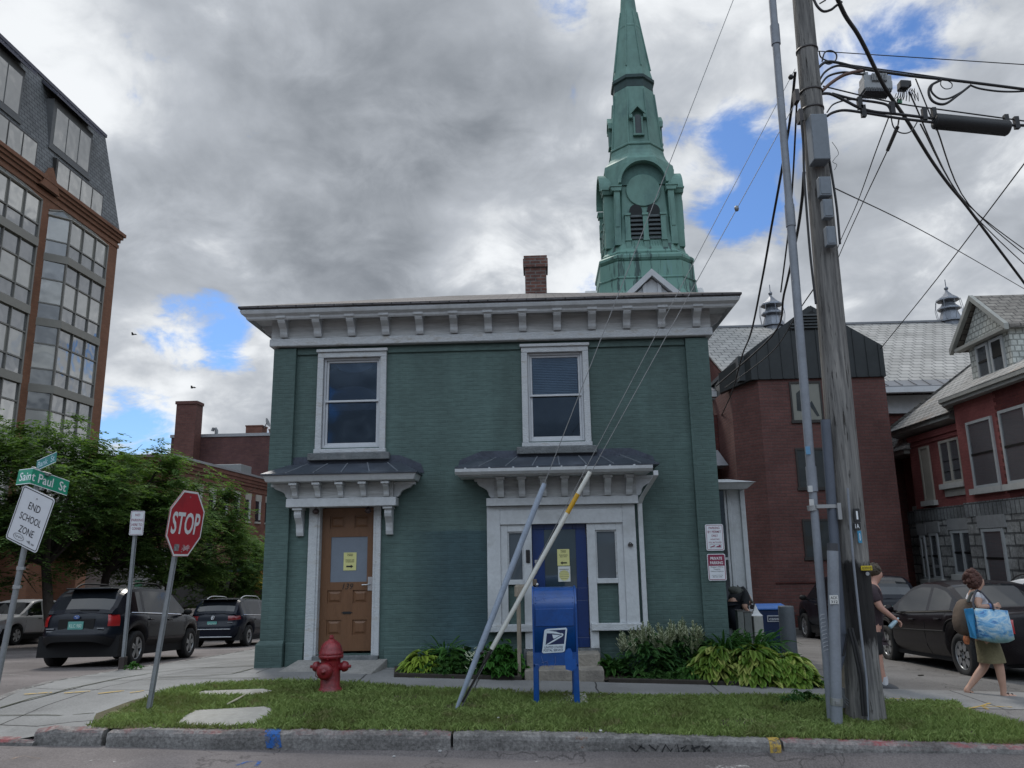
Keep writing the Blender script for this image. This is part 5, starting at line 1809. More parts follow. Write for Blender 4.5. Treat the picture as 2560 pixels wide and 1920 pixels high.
for k in range(4):
 yc=35.15-5.85*k
 mb=MB()
 mb.prism([(WX+.28,yc-.75,19.9),(WX+.28,yc+.75,19.9),(WX+.28,yc+.45,20.5),(WX+.28,yc,21.15),(WX+.28,yc-.45,20.5)],(-.5,0,0))
 mb.build('pier_gable',M_tb,tall)
for k in range(4):
 o=-5.85*k
 mb=MB()
 xa=WX+.13
 mb.prism([(xa-.35,35.55+o,20.45),(xa+.02,35.55+o,20.45),(xa+.02,35.55+o,21.9),(xa-.35,35.55+o,22.0)],(0,4.3,0))
 w_=mb.build('ribbon_window',M_dkm,tall)
 mb=MB()
 for j in range(4):
  mb.box(xa+.021,xa+.03,35.68+o+j*1.05,35.68+o+j*1.05+.95,20.6,21.8)
 mb.build('pane',dullglass('mansard_glass',(.28,.27,.24),.2,.3,.03,(1,1,1),.3),w_)
 mb=MB()
 xb=mx(22.6)+.06
 mb.prism([(xb-1.1,35.25+o,22.45),(xb,35.25+o,22.45),(xb,35.25+o,25.15),(xb-1.1,35.25+o,25.2)],(0,3.5,0))
 mb.box(xb-.3,xb+.06,35.15+o,38.85+o,22.3,22.449)
 w_=mb.build('hooded_window',mat('dormer_grey',(.13,.135,.14),.6),tall)
 mb=MB()
 for j in range(3):
  mb.box(xb+.001,xb+.012,35.5+o+j*1.06,35.5+o+j*1.06+.98,22.7,24.75)
 mb.build('pane',dullglass('hooded_glass',(.20,.195,.175),.2,.3,.03,(1,1,1),.3),w_)
 mb=MB()
 mb.hexa([(xb+.35,34.9+o,25.10),(xb+.35,39.1+o,25.10),(xb-.9,39.1+o,26.2),(xb-.9,34.9+o,26.2),(xb+.35,34.9+o,25.2),(xb+.35,39.1+o,25.2),(xb-.9,39.1+o,26.3),(xb-.9,34.9+o,26.3)])
 for j in range(13):
  y=34.95+o+j*.34
  mb.prism([(xb+.36,y,25.2),(xb+.36,y+.05,25.2),(xb-.9,y+.05,26.31),(xb-.9,y,26.31)],(0,0,.08))
 mb.build('hood',M_canopy,w_)
mb=MB()
mb.box(-40,WX-2.4,12,41,-5,2.55)
mb.build('shopfront_glass',glass('dark_shop_glass',(.012,.012,.014),.1),tall)
# lower brick shops further down the street
shop=thing('brick_shops',(-30,60,-4),'long low red brick shop building with stone window heads down the side street','building')
M_sb=brick('shop_brick',(.15,.062,.045),(.185,.078,.055),(.13,.085,.07),bw=.36,bh=.13,ms=.014,var=.16,bump=.3)
SX0=-24.0
mb=MB()
mb.box(-42,SX0,49,84,.9,7.15)
mb.build('wall',M_sb,shop)
mb=MB()
for z0,z1,e in((7.15,7.4,.10),(7.402,7.65,.18),(7.652,7.95,.26)):
 mb.box(-42,SX0+e,49-e,84,z0,z1)
mb.box(-42,SX0+.06,48.94,84,6.72,6.86)
mb.build('brick_cornice',M_sb,shop)
mb=MB()
mb.box(-42,SX0+.34,48.66,84,7.952,8.12)
mb.build('coping',mat('metal_coping',(.30,.31,.33),.5,metal=.3),shop)
for k in range(12):
 y=50.6+k*2.32
 mb=MB()
 mb.box(SX0-.03,SX0+.05,y,y+1.0,4.35,6.05)
 f_=mb.build('window',glass('shop_window_glass',(.02,.022,.028),.06,.2),shop)
 mb=MB()
 mb.box(SX0+.051,SX0+.09,y+.62,y+1.0,4.5,6.04)
 mb.build('blind',mat('pale_blind',(.45,.46,.46),.7),f_)
 mb=MB()
 mb.box(SX0+.0,SX0+.08,y-.12,y+1.12,6.052,6.58)
 mb.build('stone_head',mat('pale_stone',(.38,.365,.33),.8),f_)
 mb=MB()
 mb.box(SX0+.0,SX0+.12,y-.1,y+1.1,4.2,4.348)
 mb.build('sill',MATS['pale_stone'],f_)
 if k%2==0:
  mb=MB()
  mb.box(SX0-.03,SX0+.05,y,y+1.0,1.2,2.9)
  f_=mb.build('window',MATS['shop_window_glass'],shop)
mb=MB()
mb.box(-42,SX0-.3,49.1,84,-7,.9)
mb.build('shopfront',mat('dark_shopfront',(.025,.024,.025),.5,var=.3),shop)
mb=MB()
mb.box(SX0-.28,SX0+.12,50,84,.35,.95)
mb.build('shop_fascia',mat('green_fascia',(.02,.055,.045),.5),shop)
for y in(57.4,61,66,71):
 mb=MB()
 mb.box(SX0-.29,SX0+.02,y,y+.6,-7,.34)
 mb.build('shop_pier',M_sb,shop)
for y,c,nm in((63.6,(.42,.28,.03),'yellow_awning'),(65.8,(.38,.14,.03),'orange_awning')):
 mb=MB()
 mb.prism([(SX0+.13,y,.3),(SX0+.13,y,-.9),(SX0+1.6,y,-1.1)],(0,1.5,0))
 mb.build(nm,mat(nm,c,.8),shop)
q=at(612,1438,66)
mb=MB()
mb.box(SX0+.13,SX0+.25,61.5,64.0,.42,.85)
sg=mb.build('shop_sign',mat('green_sign',(.02,.16,.10),.5),shop)
text('SUBS',(SX0+.251,62.75,.63),(0,1,0),(0,0,1),1.5,.26,mat('sign_white',(.7,.7,.7),.6),sg,'lettering')if False else None
mb=MB()
for j in range(6):
 mb.box(SX0+.251,SX0+.256,61.8+j*.33,62.0+j*.33,.52,.52+(.2 if j%2 else.24))
mb.build('sign_mark',mat('sign_white',(.7,.7,.7),.6),sg)
mb=MB()
mb.box(-33,SX0+.3,44.6,48.9,-6,1.9)
stucco=thing('stucco_annex',(-28,46,-4),'single storey pale grey stucco front between the trees','building')
mb.build('wall',mat('pale_grey_stucco',(.25,.245,.24),.8,var=.08),stucco)
mb=MB()
mb.box(SX0+.301,SX0+.36,45.2,46.0,-2.5,.3)
mb.build('green_panel',mat('green_panel',(.02,.12,.06),.6),stucco)
mb=MB()
mb.box(-33,SX0+.45,44.5,48.95,1.902,2.15)
mb.build('coping',MATS['metal_coping'],stucco)
# the big plain block behind with its chimney stack
rear=thing('rear_block',(-30,80,-4),'plain dark brick block with a tall square chimney stack behind the low shops','building')
M_rb=brick('plum_brick',(.085,.038,.038),(.11,.05,.045),(.075,.05,.05),bw=.45,bh=.16,ms=.016,var=.16,bump=.2)
mb=MB()
mb.box(-36.8,-12,75,95,-6,13.2)
mb.build('wall',M_rb,rear)
mb=MB()
mb.box(-36.9,-11.9,74.9,95.1,13.202,13.5)
mb.build('coping',MATS['metal_coping'],rear)
mb=MB()
mb.box(-35.75,-33.75,73.4,74.89,6,16.3)
mb.box(-35.85,-33.65,73.3,74.895,16.3,16.6)
mb.build('chimney_stack',brick('stack_brick',(.10,.042,.036),(.13,.055,.045),(.09,.06,.055),bw=.45,bh=.16,ms=.016,var=.16,bump=.2,dirt=(.03,.025,.025),ds=.3),rear)
for x0_,x1_,z1 in((-29.7,-28.05,14.35),(-27.3,-26.2,13.9)):
 mb=MB()
 mb.box(x0_,x1_,76,77.5,13.5,z1)
 mb.box(x0_-.06,x1_+.06,75.94,77.56,z1,z1+.12)
 mb.build('roof_stack',M_sb,rear)
mb=MB()
mb.tube([(-32.7,76,13.4),(-32.7,76,14.0),(-32.8,76,14.2),(-33.05,76,14.2),(-33.1,76,13.95)],.17,10)
mb.build('vent_pipe',mat('grey_pipe',(.2,.21,.22),.5),rear)
mb=MB()
rot=Matrix.Rotation(R(70),3,'Y')
mb.lathe([(.01,0),(.30,.05),(.5,.16),(.48,.17),(.28,.07),(.01,.02)],(-27.75,76.4,14.75),16,rot)
mb.tube([(-27.95,76.4,14.2),(-27.75,76.4,14.7)],.05,6)
mb.build('satellite_dish',MATS['grey_pipe'],rear)
q0,q1=at(1730/3.253,960+655/3.253,66),at(1957/3.253,960+720/3.253,66)
hv=thing('rooftop_unit',(q0 .x+1,66,8.1),'grey box air handling unit on the low shop roof','rooftop unit')
mb=MB()
mb.box(q0 .x,q1 .x,66,68.5,8.0,q0 .z)
mb.build('casing',mat('hvac_grey',(.22,.235,.24),.5,var=.08),hv,bevel=.04)
mb=MB()
for k in range(6):
 mb.box(q0 .x+.2+k*.13,q0 .x+.28+k*.13,65.96,65.99,8.3,q0 .z-.3)
mb.build('grille',mat('hvac_dark',(.05,.055,.06),.6),hv)
# trees
import numpy as np
def raw_mesh(name,verts,faces_n,m,parent=None,off=(0,0,0)):
 """verts: (k, n, 3) array of k separate n-gons"""
 a=np.asarray(verts,dtype=np.float32)
 k,n,_=a.shape
 a=a-np.asarray(off,dtype=np.float32)
 me=bpy.data.meshes.new(name)
 me.vertices.add(k*n)
 me.vertices.foreach_set('co',a.ravel())
 me.loops.add(k*n)
 me.loops.foreach_set('vertex_index',np.arange(k*n,dtype=np.int32))
 me.polygons.add(k)
 me.polygons.foreach_set('loop_start',np.arange(0,k*n,n,dtype=np.int32))
 me.materials.append(m)
 me.update(calc_edges=True)
 o=bpy.data.objects.new(name,me)
 COL.objects.link(o)
 if parent is not None:
  o.parent=parent
 return o
M_loc=leafmat('locust_leaf',(.055,.112,.035),(.12,.20,.062),.85,.45,c3=(.155,.24,.08))
M_bark=mat('dark_bark',(.045,.036,.030),.9,var=.3,vs=5,bump=1,bs=15)
def tree(pos,cen,rx,ry,rz,n_cl,n_leaf,seed,label):
 rnd=np.random.default_rng(seed)
 pos,cen=Vector(pos),Vector(cen)
 root=thing('locust_tree',tuple(pos),label,'tree','street trees along the far pavement')
 root_off=np.array(pos)
 clumps=[]
 while len(clumps)<n_cl:
  d=rnd.normal(size=3)
  d/=np.linalg.norm(d)
  r=rnd.uniform(.35,1.0)**.55
  r*=.82+.3*math.sin(3*math.atan2(d[1],d[0])+seed)*.5+rnd.uniform(-.1,.12)
  q=np.array([cen.x+d[0]*r*rx,cen.y+d[1]*r*ry,cen.z+d[2]*r*rz])
  clumps.append(q)
 clumps=np.array(clumps)
 per=n_leaf//n_cl
 V=[]
 for q in clumps:
  rc=rnd.uniform(.55,1.05)
  th=rnd.uniform(.12,.26)
  out=q-np.array(cen)
  out[2]=0
  out=out/(np.linalg.norm(out)+1e-6)
  nt=per//14
  for _ in range(nt):
   a=rnd.uniform(0,2*math.pi)
   st=q+np.array([math.cos(a),math.sin(a),0])*rc*rnd.uniform(0,.8)+np.array([0,0,rnd.normal()*th])
   ta=math.atan2(out[1],out[0])+rnd.normal()*.9
   td=np.array([math.cos(ta),math.sin(ta),rnd.uniform(-.45,.25)])
   td/=np.linalg.norm(td)
   L=rnd.uniform(.35,.75)
   sd=np.cross(td,[0,0,1.0])
   sd/=np.linalg.norm(sd)
   for j in range(7):
    f=j/7
    p0=st+td*L*f+np.array([0,0,-.25*L*f*f])
    for sg in(-1,1):
     w=rnd.uniform(.034,.056)
     ln=rnd.uniform(.12,.20)*(1-.35*f)
     ld=sd*sg*.8+td*.5+np.array([0,0,rnd.uniform(-.5,.15)])
     ld/=np.linalg.norm(ld)
     e=p0+ld*ln
     m_=p0+ld*ln*.5
     wv=td*w
     V.append([p0,m_+wv,e,m_-wv])
 raw_mesh('crown',V,4,M_loc,root,root_off)
 mb=MB()
 fork=Vector((pos.x+(cen.x-pos.x)*.4,pos.y+(cen.y-pos.y)*.4,cen.z-rz*.75))
 mb.tube([pos+Vector((0,0,-.3)),pos+Vector((0,0,.3)),pos.lerp(fork,.5),fork],[.26,.19,.16,.14],9)
 for k in range(min(18,n_cl)):
  t_=Vector(clumps[k*(n_cl//18)])
  mid=fork.lerp(t_,.5)+Vector((0,0,.25+.1*(k%3)))
  mb.tube([fork,fork.lerp(mid,.6),mid,t_.lerp(mid,.3),t_],[.09,.07,.05,.035,.015],6)
  for _ in range(2):
   e=t_+Vector(rnd.normal(size=3)*.5)
   mb.tube([mid.lerp(t_,.5),e],[.02,.008],4)
 mb.build('trunk',M_bark,root)
 return root
def treeat(u,v,Y,tu,tY,rx,rz,ncl,nl,seed,label,ry=None):
 c=at(u,v,Y)
 tx=at(tu,1500,tY).x
 tree((tx,tY,gz(tx,tY)-.1),c,rx,ry or rx,rz,ncl,nl,seed,label)
treeat(85,1225,25.5,140,25.5,4.2,3.3,170,76000,3,'large feathery locust tree at the left edge in front of the office block')
treeat(-140,1190,24,-120,24,3.4,2.8,44,16000,5,'feathery tree whose crown just enters the frame at the far left')
treeat(305,1280,29.5,245,29.5,3.5,3.0,130,60000,8,'feathery locust tree behind the no parking sign')
treeat(455,1345,34,405,34,3.5,2.9,120,54000,13,'feathery locust tree behind the red stop sign')
treeat(585,1420,40,560,40,2.6,2.3,70,28000,21,'small locust tree nearest the green house corner')
# garden plants
def leaf(V,base,d,L,W,droop,rnd,roll=0.0,seg=4,fold=.25,tipw=.0):
 """a folded, drooping leaf as quads (each side of the midrib); returns polygons of 4"""
 d=np.array(d,dtype=float)
 d/=np.linalg.norm(d)
 sd=np.cross(d,[0,0,1.0])
 n_=np.linalg.norm(sd)
 sd=sd/n_ if n_>1e-4 else np.array([1.,0,0])
 up=np.cross(sd,d)
 sd=sd*math.cos(roll)+up*math.sin(roll)
 mid,wid=[],[]
 for k in range(seg+1):
  f=k/seg
  p=np.array(base)+d*L*f+np.array([0,0,-droop*L*f*f])
  mid.append(p)
  wid.append(W*.5*(math.sin(math.pi*min(1,f*.93+.05))**.8)+tipw*0)
 for k in range(seg):
  for sg in(-1,1):
   a,b_=mid[k],mid[k+1]
   ua=up*fold*wid[k]
   ub=up*fold*wid[k+1]
   V.append([a,b_,b_+sd*sg*wid[k+1]+ub,a+sd*sg*wid[k]+ua])
def leafmesh(name,V,m,parent):
 """leaves joined so each leaf is one island: weld the quads"""
 o=raw_mesh(name,V,4,m,parent,np.array(ORG.get(parent.name,Vector())))
 bm=bmesh.new()
 bm.from_mesh(o.data)
 bmesh.ops.remove_doubles(bm,verts=bm.verts,dist=.0004)
 for f in bm.faces:
  f.smooth=True
 bm.to_mesh(o.data)
 bm.free()
 return o
M_hosta=leafmat('hosta_leaf',(.10,.20,.03),(.24,.35,.06),.45,.25,c3=(.40,.45,.12))
M_hosta_g=leafmat('hosta_green_leaf',(.035,.11,.02),(.07,.17,.035),.38,.2)
M_hosta_y=leafmat('hosta_yellow_leaf',(.16,.26,.03),(.26,.34,.05),.4,.2)
M_var=leafmat('hosta_variegated_leaf',(.025,.085,.03),(.05,.11,.04),.4,.15,c3=(.05,.10,.045))
M_cream=mat('leaf_margin_cream',(.45,.48,.34),.6)
M_lily=leafmat('lily_leaf',(.035,.12,.03),(.08,.19,.045),.45,.3)
M_ast=leafmat('astilbe_leaf',(.03,.10,.028),(.07,.16,.04),.5,.25)
M_plume=mat('cream_plume',(.42,.45,.30),.8,var=.2,vs=20)
M_vine=leafmat('vine_leaf',(.035,.13,.02),(.07,.20,.035),.5,.3)
M_low=leafmat('ground_cover_leaf',(.025,.08,.018),(.06,.14,.03),.5,.25)
def hosta(x,y,r,h,n,m,seed,label,L=.18,W=.105,group='hostas in the house beds',flat=.35):
 rnd=np.random.default_rng(seed)
 g=gz(x,y)
 root=thing('hosta',(x,y,g),label,'plant',group)
 V=[]
 for k in range(n):
  a=rnd.uniform(0,2*math.pi)
  f=rnd.uniform(.02,1)**.6
  rr=r*f*.72
  zz_=g+h*(1-.85*f*f)*rnd.uniform(.72,1.02)
  d=[math.cos(a),math.sin(a),rnd.uniform(-.1,.5)*(1-f)+rnd.uniform(-.25,.12)]
  leaf(V,(x+math.cos(a)*rr,y+math.sin(a)*rr,zz_),d,L*rnd.uniform(.75,1.2),W*rnd.uniform(.8,1.15),rnd.uniform(.25,.75),rnd,rnd.uniform(-.5,.5))
 leafmesh('foliage',V,m,root)
 mb=MB()
 for k in range(10):
  a=k*.63
  mb.tube([(x,y,g-.02),(x+math.cos(a)*r*.3,y+math.sin(a)*r*.3,g+h*.6)],.008,5)
 mb.build('stem',MATS['lily_leaf'],root)
 return root
hosta(2.35,11.35,.46,.46,330,M_hosta,1,'yellow green hosta clump at the left of the big right bed mass')
hosta(2.85,11.25,.50,.50,400,M_hosta,2,'yellow green hosta clump in the middle of the right bed')
hosta(3.30,11.22,.46,.38,330,M_hosta,3,'yellow green hosta clump at the right end of the bed by the lot')
hosta(1.98,11.30,.30,.20,80,M_hosta_g,4,'low green hosta in front of the feathery plumes')
def lily(x,y,r,h,n,m,seed,label,name='lily',W=.035,L=.55,cat='plant',group=None):
 rnd=np.random.default_rng(seed)
 g=gz(x,y)
 root=thing(name,(x,y,g),label,cat,group)
 V=[]
 for k in range(n):
  a=rnd.uniform(0,2*math.pi)
  rr=r*rnd.uniform(0,.7)
  z0=g+h*rnd.uniform(.05,.62)
  d=[math.cos(a)*.7,math.sin(a)*.7,rnd.uniform(.2,1.2)]
  leaf(V,(x+math.cos(a)*rr,y+math.sin(a)*rr,z0),d,L*rnd.uniform(.6,1.1),W*rnd.uniform(.8,1.3),rnd.uniform(.25,.9),rnd,rnd.uniform(-.8,.8),seg=4)
 leafmesh('foliage',V,m,root)
 return root
lily(2.55,11.62,.34,.72,330,M_lily,11,'dark green strap leaved lily clump against the corner pier')
lily(3.0,11.75,.36,.74,330,M_lily,12,'dark green strap leaved clump beside the blue bin')
lily(3.52,11.85,.20,.40,60,M_ast,14,'single leafy shoot by the grey bollard',name='shoot',W=.07,L=.26)
lily(.95,11.5,.25,.32,130,M_low,15,'low leafy plant just right of the steps',name='low_plant',W=.06,L=.25)
lily(-1.45,11.66,.28,.42,200,M_lily,16,'dark grassy clump against the wall left of the steps',W=.018,L=.5)
lily(-.75,11.68,.24,.42,120,M_low,17,'dark leafy plant under the portico sill',name='leafy_plant',W=.05,L=.3)
def astilbe(x,y,r,h,seed,label,npl):
 rnd=np.random.default_rng(seed)
 g=gz(x,y)
 root=thing('astilbe',(x,y,g),label,'plant','astilbes with cream plumes')
 V=[]
 for k in range(420):
  a=rnd.uniform(0,2*math.pi)
  f=rnd.uniform(0,1)**.5
  p=(x+math.cos(a)*r*f,y+math.sin(a)*r*f*.8,g+h*rnd.uniform(.1,.78)*(1-.4*f*f))
  d=[math.cos(a+rnd.normal()*.8),math.sin(a+rnd.normal()*.8),rnd.uniform(-.3,.7)]
  leaf(V,p,d,rnd.uniform(.09,.17),rnd.uniform(.035,.06),.4,rnd,rnd.uniform(-.6,.6),seg=3)
 leafmesh('foliage',V,M_ast,root)
 mb=MB()
 P_=[]
 for k in range(npl):
  a=rnd.uniform(0,2*math.pi)
  f=rnd.uniform(0,1)**.5
  bx_,by2=x+math.cos(a)*r*f,y+math.sin(a)*r*.7*f
  top=np.array([bx_+rnd.normal()*.05,by2+rnd.normal()*.03,g+h*rnd.uniform(.82,1.08)*(1-.15*f)])
  mb.tube([(bx_,by2,g+h*.4),tuple(top)],.004,4)
  for j in range(60):
   t_=rnd.uniform(0,.26)
   q=top-np.array([0,0,t_])
   aa=rnd.uniform(0,6.28)
   l_=(.012+t_*.34)*rnd.uniform(.4,1.2)
   e=q+np.array([math.cos(aa)*l_,math.sin(aa)*l_,l_*.9])
   wv=np.array([-math.sin(aa),math.cos(aa),0])*.009
   P_.append([q-wv,q+wv,e+wv*.6,e-wv*.6])
 mb.build('stem',M_ast,root)
 raw_mesh('plume',P_,4,M_plume,root,np.array((x,y,g)))
astilbe(1.45,11.42,.36,.74,31,'bushy plant with cream feathery plumes nearest the steps',26)
astilbe(1.95,11.58,.32,.80,32,'bushy plant with cream feathery plumes nearest the corner pier',26)
hosta(-1.72,11.30,.32,.30,110,M_hosta_y,41,'bright yellow green hosta at the left end of the left bed',L=.19,W=.09)
hosta(-1.35,11.38,.28,.36,80,M_hosta_g,42,'plain green hosta in the left bed',L=.22,W=.10)
vh=hosta(-1.06,11.42,.26,.36,36,M_var,43,'dark hosta with cream leaf margins in the left bed',L=.24,W=.11)
rnd=np.random.default_rng(77)
V=[]
for k in range(30):
 a=rnd.uniform(0,6.28)
 f=rnd.uniform(.2,1)**.6
 g=gz(-1.06,11.42)
 q=np.array([-1.06+math.cos(a)*.20*f,11.40+math.sin(a)*.20*f,g+.37*(1-.8*f*f)])
 d=np.array([math.cos(a),math.sin(a),rnd.uniform(.0,.5)])
 d/=np.linalg.norm(d)
 sd=np.cross(d,[0,0,1.]);sd/=np.linalg.norm(sd)
 L_,W_=.24,.055
 for sg in(-1,1):
  pr_=None
  for j in range(5):
   t_=j/4
   p=q+d*L_*t_+np.array([0,0,-.4*L_*t_*t_])+sd*sg*W_*math.sin(math.pi*min(1,t_*.95+.04))**.8
   if pr_ is not None:
    V.append([pr_,p,p+sd*sg*.010,pr_+sd*sg*.010])
   pr_=p
raw_mesh('leaf_margin',V,4,M_cream,vh,np.array(ORG[vh.name]))
def broadplant(x,y,rx,ry,h,n,m,seed,label,name,L,W):
 rnd=np.random.default_rng(seed)
 g=gz(x,y)
 root=thing(name,(x,y,g),label,'plant')
 V=[]
 for k in range(n):
  a=rnd.uniform(0,6.28)
  f=rnd.uniform(0,1)**.5
  p=(x+math.cos(a)*rx*f,y+math.sin(a)*ry*f,g+h*(1-.75*f*f)*rnd.uniform(.35,1.05))
  b_=rnd.uniform(0,6.28)
  for lobe in(-.7,0,.7):
   d=[math.cos(b_+lobe),math.sin(b_+lobe)-.35,rnd.uniform(-.3,.3)]
   leaf(V,p,d,L*rnd.uniform(.7,1.1)*(1 if lobe==0 else.75),W,.5,rnd,rnd.uniform(-.3,.3),seg=3)
 leafmesh('foliage',V,m,root)
broadplant(-.62,11.2,.36,.30,.48,190,M_vine,51,'bright green lobed leaf plant beside the handrail','leafy_vine',.13,.07)
broadplant(-1.25,11.14,.80,.18,.24,620,M_low,52,'low green ground cover along the front of the left bed','ground_cover',.07,.045)
broadplant(1.55,11.1,.6,.12,.14,260,M_low,53,'low green ground cover along the front of the right bed','ground_cover',.07,.045)
broadplant(3.75,10.98,.28,.10,.10,110,M_low,54,'tuft of weeds where the pavement meets the lot','weed_tuft',.08,.03)
broadplant(3.0,9.75,.25,.10,.16,60,M_low,55,'weeds at the foot of the grey conduits','weed_tuft',.10,.03)
broadplant(-6.65,12.9,.14,.10,.12,40,M_vine,56,'small weed at the foot of the no parking post','weed_tuft',.07,.03)
# the turf blades, uncountable
def inside_poly(x,y,poly):
 c=np.zeros(len(x),bool)
 j=len(poly)-1
 for i in range(len(poly)):
  xi,yi=poly[i]
  xj,yj=poly[j]
  hit=((yi>y)!=(yj>y))&(x<(xj-xi)*(y-yi)/(yj-yi+1e-12)+xi)
  c^=hit
  j=i
 return c
rnd=np.random.default_rng(99)
N=150000
x=rnd.uniform(-4.6,5.2,N)
y=rnd.uniform(KY+.1,10.6,N)
tp2=[(p[0],p[1])for p in turf_poly]
edge=rnd.normal(size=N)*.025
ok=inside_poly(x+edge,y+edge,tp2)
sl1=[(p.x,p.y)for p in[atg(u,v)for u,v in((440,1814),(462,1795),(490,1780),(660,1771),(682,1777),(678,1790),(640,1814),(560,1820))]]
sl2=[(p.x,p.y)for p in[atg(u,v)for u,v in((484,1737),(510,1731),(660,1726),(682,1731),(640,1741),(500,1742))]]
ok&=~inside_poly(x,y,sl1)&~inside_poly(x,y,sl2)
x,y=x[ok],y[ok]
sp=np.sin(x*2.1+1.3)*np.sin(y*3.3+x*.7)+.5*np.sin(x*5.7-y*4.1)
keep=(sp<.80)|(rnd.uniform(size=len(x))<.35)
x,y,sp=x[keep],y[keep],sp[keep]
n=len(x)
z=np.array([gz(a,b_)for a,b_ in zip(x,y)])+.002
h=rnd.uniform(.022,.062,n)*(1+.3*np.sin(x*1.7)*np.cos(y*2.9))
a=rnd.uniform(0,6.28,n)
w_=rnd.uniform(.0035,.0065,n)
le=rnd.normal(size=(n,2))*.028
b0=np.stack([x-np.cos(a)*w_,y-np.sin(a)*w_,z],1)
b1=np.stack([x+np.cos(a)*w_,y+np.sin(a)*w_,z],1)
m0=np.stack([x+np.cos(a)*w_*.8+le[:,0]*.35,y+np.sin(a)*w_*.8+le[:,1]*.35,z+h*.6],1)
tpn=np.stack([x+le[:,0],y+le[:,1],z+h],1)
V=np.stack([b0,b1,m0,tpn],1)
def grassmat():
 m,t,b=pr('grass_blade')
 g=t.add('ShaderNodeNewGeometry')
 f=g.outputs['Random Per Island']
 c=t.mix(f,(.13,.20,.048,1),(.30,.38,.125,1))
 c=t.mix(t.ramp(t.noise(g.outputs['Position'],1.6,5,.6),.42,.66),c,(.15,.19,.055,1))
 c=t.mix(t.math('MULTIPLY',t.ramp(t.noise(g.outputs['Position'],3.2,5,.6),.55,.7),t.ramp(f,.3,.6)),c,(.25,.235,.11,1))
 t.l.new(c,b.inputs['Base Color'])
 b.inputs['Roughness'].default_value=.6
 b.inputs['Specular IOR Level'].default_value=.25
 tr=t.add('ShaderNodeBsdfTranslucent')
 t.l.new(c,tr.inputs['Color'])
 mx=t.add('ShaderNodeMixShader')
 mx.inputs[0].default_value=.25
 t.l.new(b.outputs[0],mx.inputs[1])
 t.l.new(tr.outputs[0],mx.inputs[2])
 t.l.new(mx.outputs[0],t.n['Material Output'].inputs['Surface'])
 return m
go=raw_mesh('grass',V,4,grassmat())
tag(go,'short green grass growing on the verge behind the kerb','grass',kind='stuff')
for u,v,s_ in((1246,1803,.02),(1502,1836,.025)):
 p=atg(u,v)
 mb=MB()
 mb.cbox((p.x,p.y,p.z+.035),s_,s_*.8,s_*.5,Matrix.Rotation(.5,3,'Z'))
 tag(mb.build('litter_scrap',mat('white_scrap',(.6,.6,.58),.8),bevel=.003),'tiny white scrap lying in the grass','litter','white scraps in the grass')
p=atg(615,1752)
mb=MB()
q0,q1,q2=atg(568,1772),atg(590,1762),atg(612,1750)
mb.tube([q0+Vector((0,0,.05)),q1+Vector((0,0,.055)),q2+Vector((0,0,.06))],[.008,.014,.006],5)
tag(mb.build('twig',mat('pale_straw',(.45,.42,.33),.8)),'pale dry stalk lying between the two slabs','stalk')
# street furniture
M_galv=mat('galvanised_steel',(.25,.265,.28),.5,metal=.35,var=.18,vs=8,dirt=(.16,.165,.17),ds=4)
M_alu=mat('bare_aluminium',(.40,.41,.42),.4,metal=.7,var=.08)
M_sw=mat('sign_sheet_white',(.66,.68,.72),.45,var=.04,vs=2,dirt=(.50,.51,.53),ds=2)
M_sred=mat('sign_sheet_red',(.42,.022,.035),.42,var=.07,vs=3,dirt=(.30,.02,.03),ds=2.5)
M_sgreen=mat('sign_sheet_green',(.012,.26,.155),.42,var=.08,vs=3)
M_sblack=mat('sign_black',(.016,.016,.022),.5,var=.02)
M_maroon=mat('sign_maroon',(.22,.02,.06),.5,var=.03)
M_ltwhite=mat('letter_white',(.72,.74,.76),.5,var=.03)
def frame_of(tl,tr,bl):
 tl,tr,bl=Vector(tl),Vector(tr),Vector(bl)
 x=(tr-tl)
 w_=x.length
 x=x.normalized()
 dn=bl-tl
 dn=dn-x*dn.dot(x)
 h_=dn.length
 return tl,x,-dn.normalized(),w_,h_
def plate(name,tl,x,up,w_,h_,m,parent,r=.03,th=.003,back=0.0,ngon=None):
 """rounded plate; x to the right, up, facing x cross up"""
 n=x.cross(up)
 mb=MB()
 pts=[]
 if ngon:
  pts=[tl+x*(w_*a)-up*(h_*b_)for a,b_ in ngon]
 else:
  for cx,cy,a0 in((w_-r,r,0),(r,r,90),(r,h_-r,180),(w_-r,h_-r,270)):
   for k in range(5):
    a=R(a0+22.5*k)
    pts.append(tl+x*(cx+r*math.cos(a))-up*(cy-r*math.sin(a)))
 mb.prism([p-n*(th+back)for p in pts],n*th)
 return mb.build(name,m,parent)
def border(name,tl,x,up,w_,h_,m,parent,inset,bw,r=.03,lift=.0012,ngon=None):
 n=x.cross(up)
 mb=MB()
 def ringpts(e,rr):
  out_=[]
  for cx,cy,a0 in((w_-e-rr,e+rr,0),(e+rr,e+rr,90),(e+rr,h_-e-rr,180),(w_-e-rr,h_-e-rr,270)):
   for k in range(5):
    a=R(a0+22.5*k)
    out_.append(tl+x*(cx+rr*math.cos(a))-up*(cy-rr*math.sin(a))+n*lift)
  return out_
 if ngon:
  c=tl+x*(w_/2)-up*(h_/2)
  o_=[c+(tl+x*(w_*a)-up*(h_*b_)-c)*(1-2*inset/w_)+n*lift for a,b_ in ngon]
  i_=[c+(tl+x*(w_*a)-up*(h_*b_)-c)*(1-2*(inset+bw)/w_)+n*lift for a,b_ in ngon]
 else:
  o_,i_=ringpts(inset,r),ringpts(inset+bw,max(.004,r-bw))
 k=len(o_)
 mb.add(o_+i_,[(j,(j+1)%k,k+(j+1)%k,k+j)for j in range(k)])
 return mb.build(name,m,parent,norm=False)
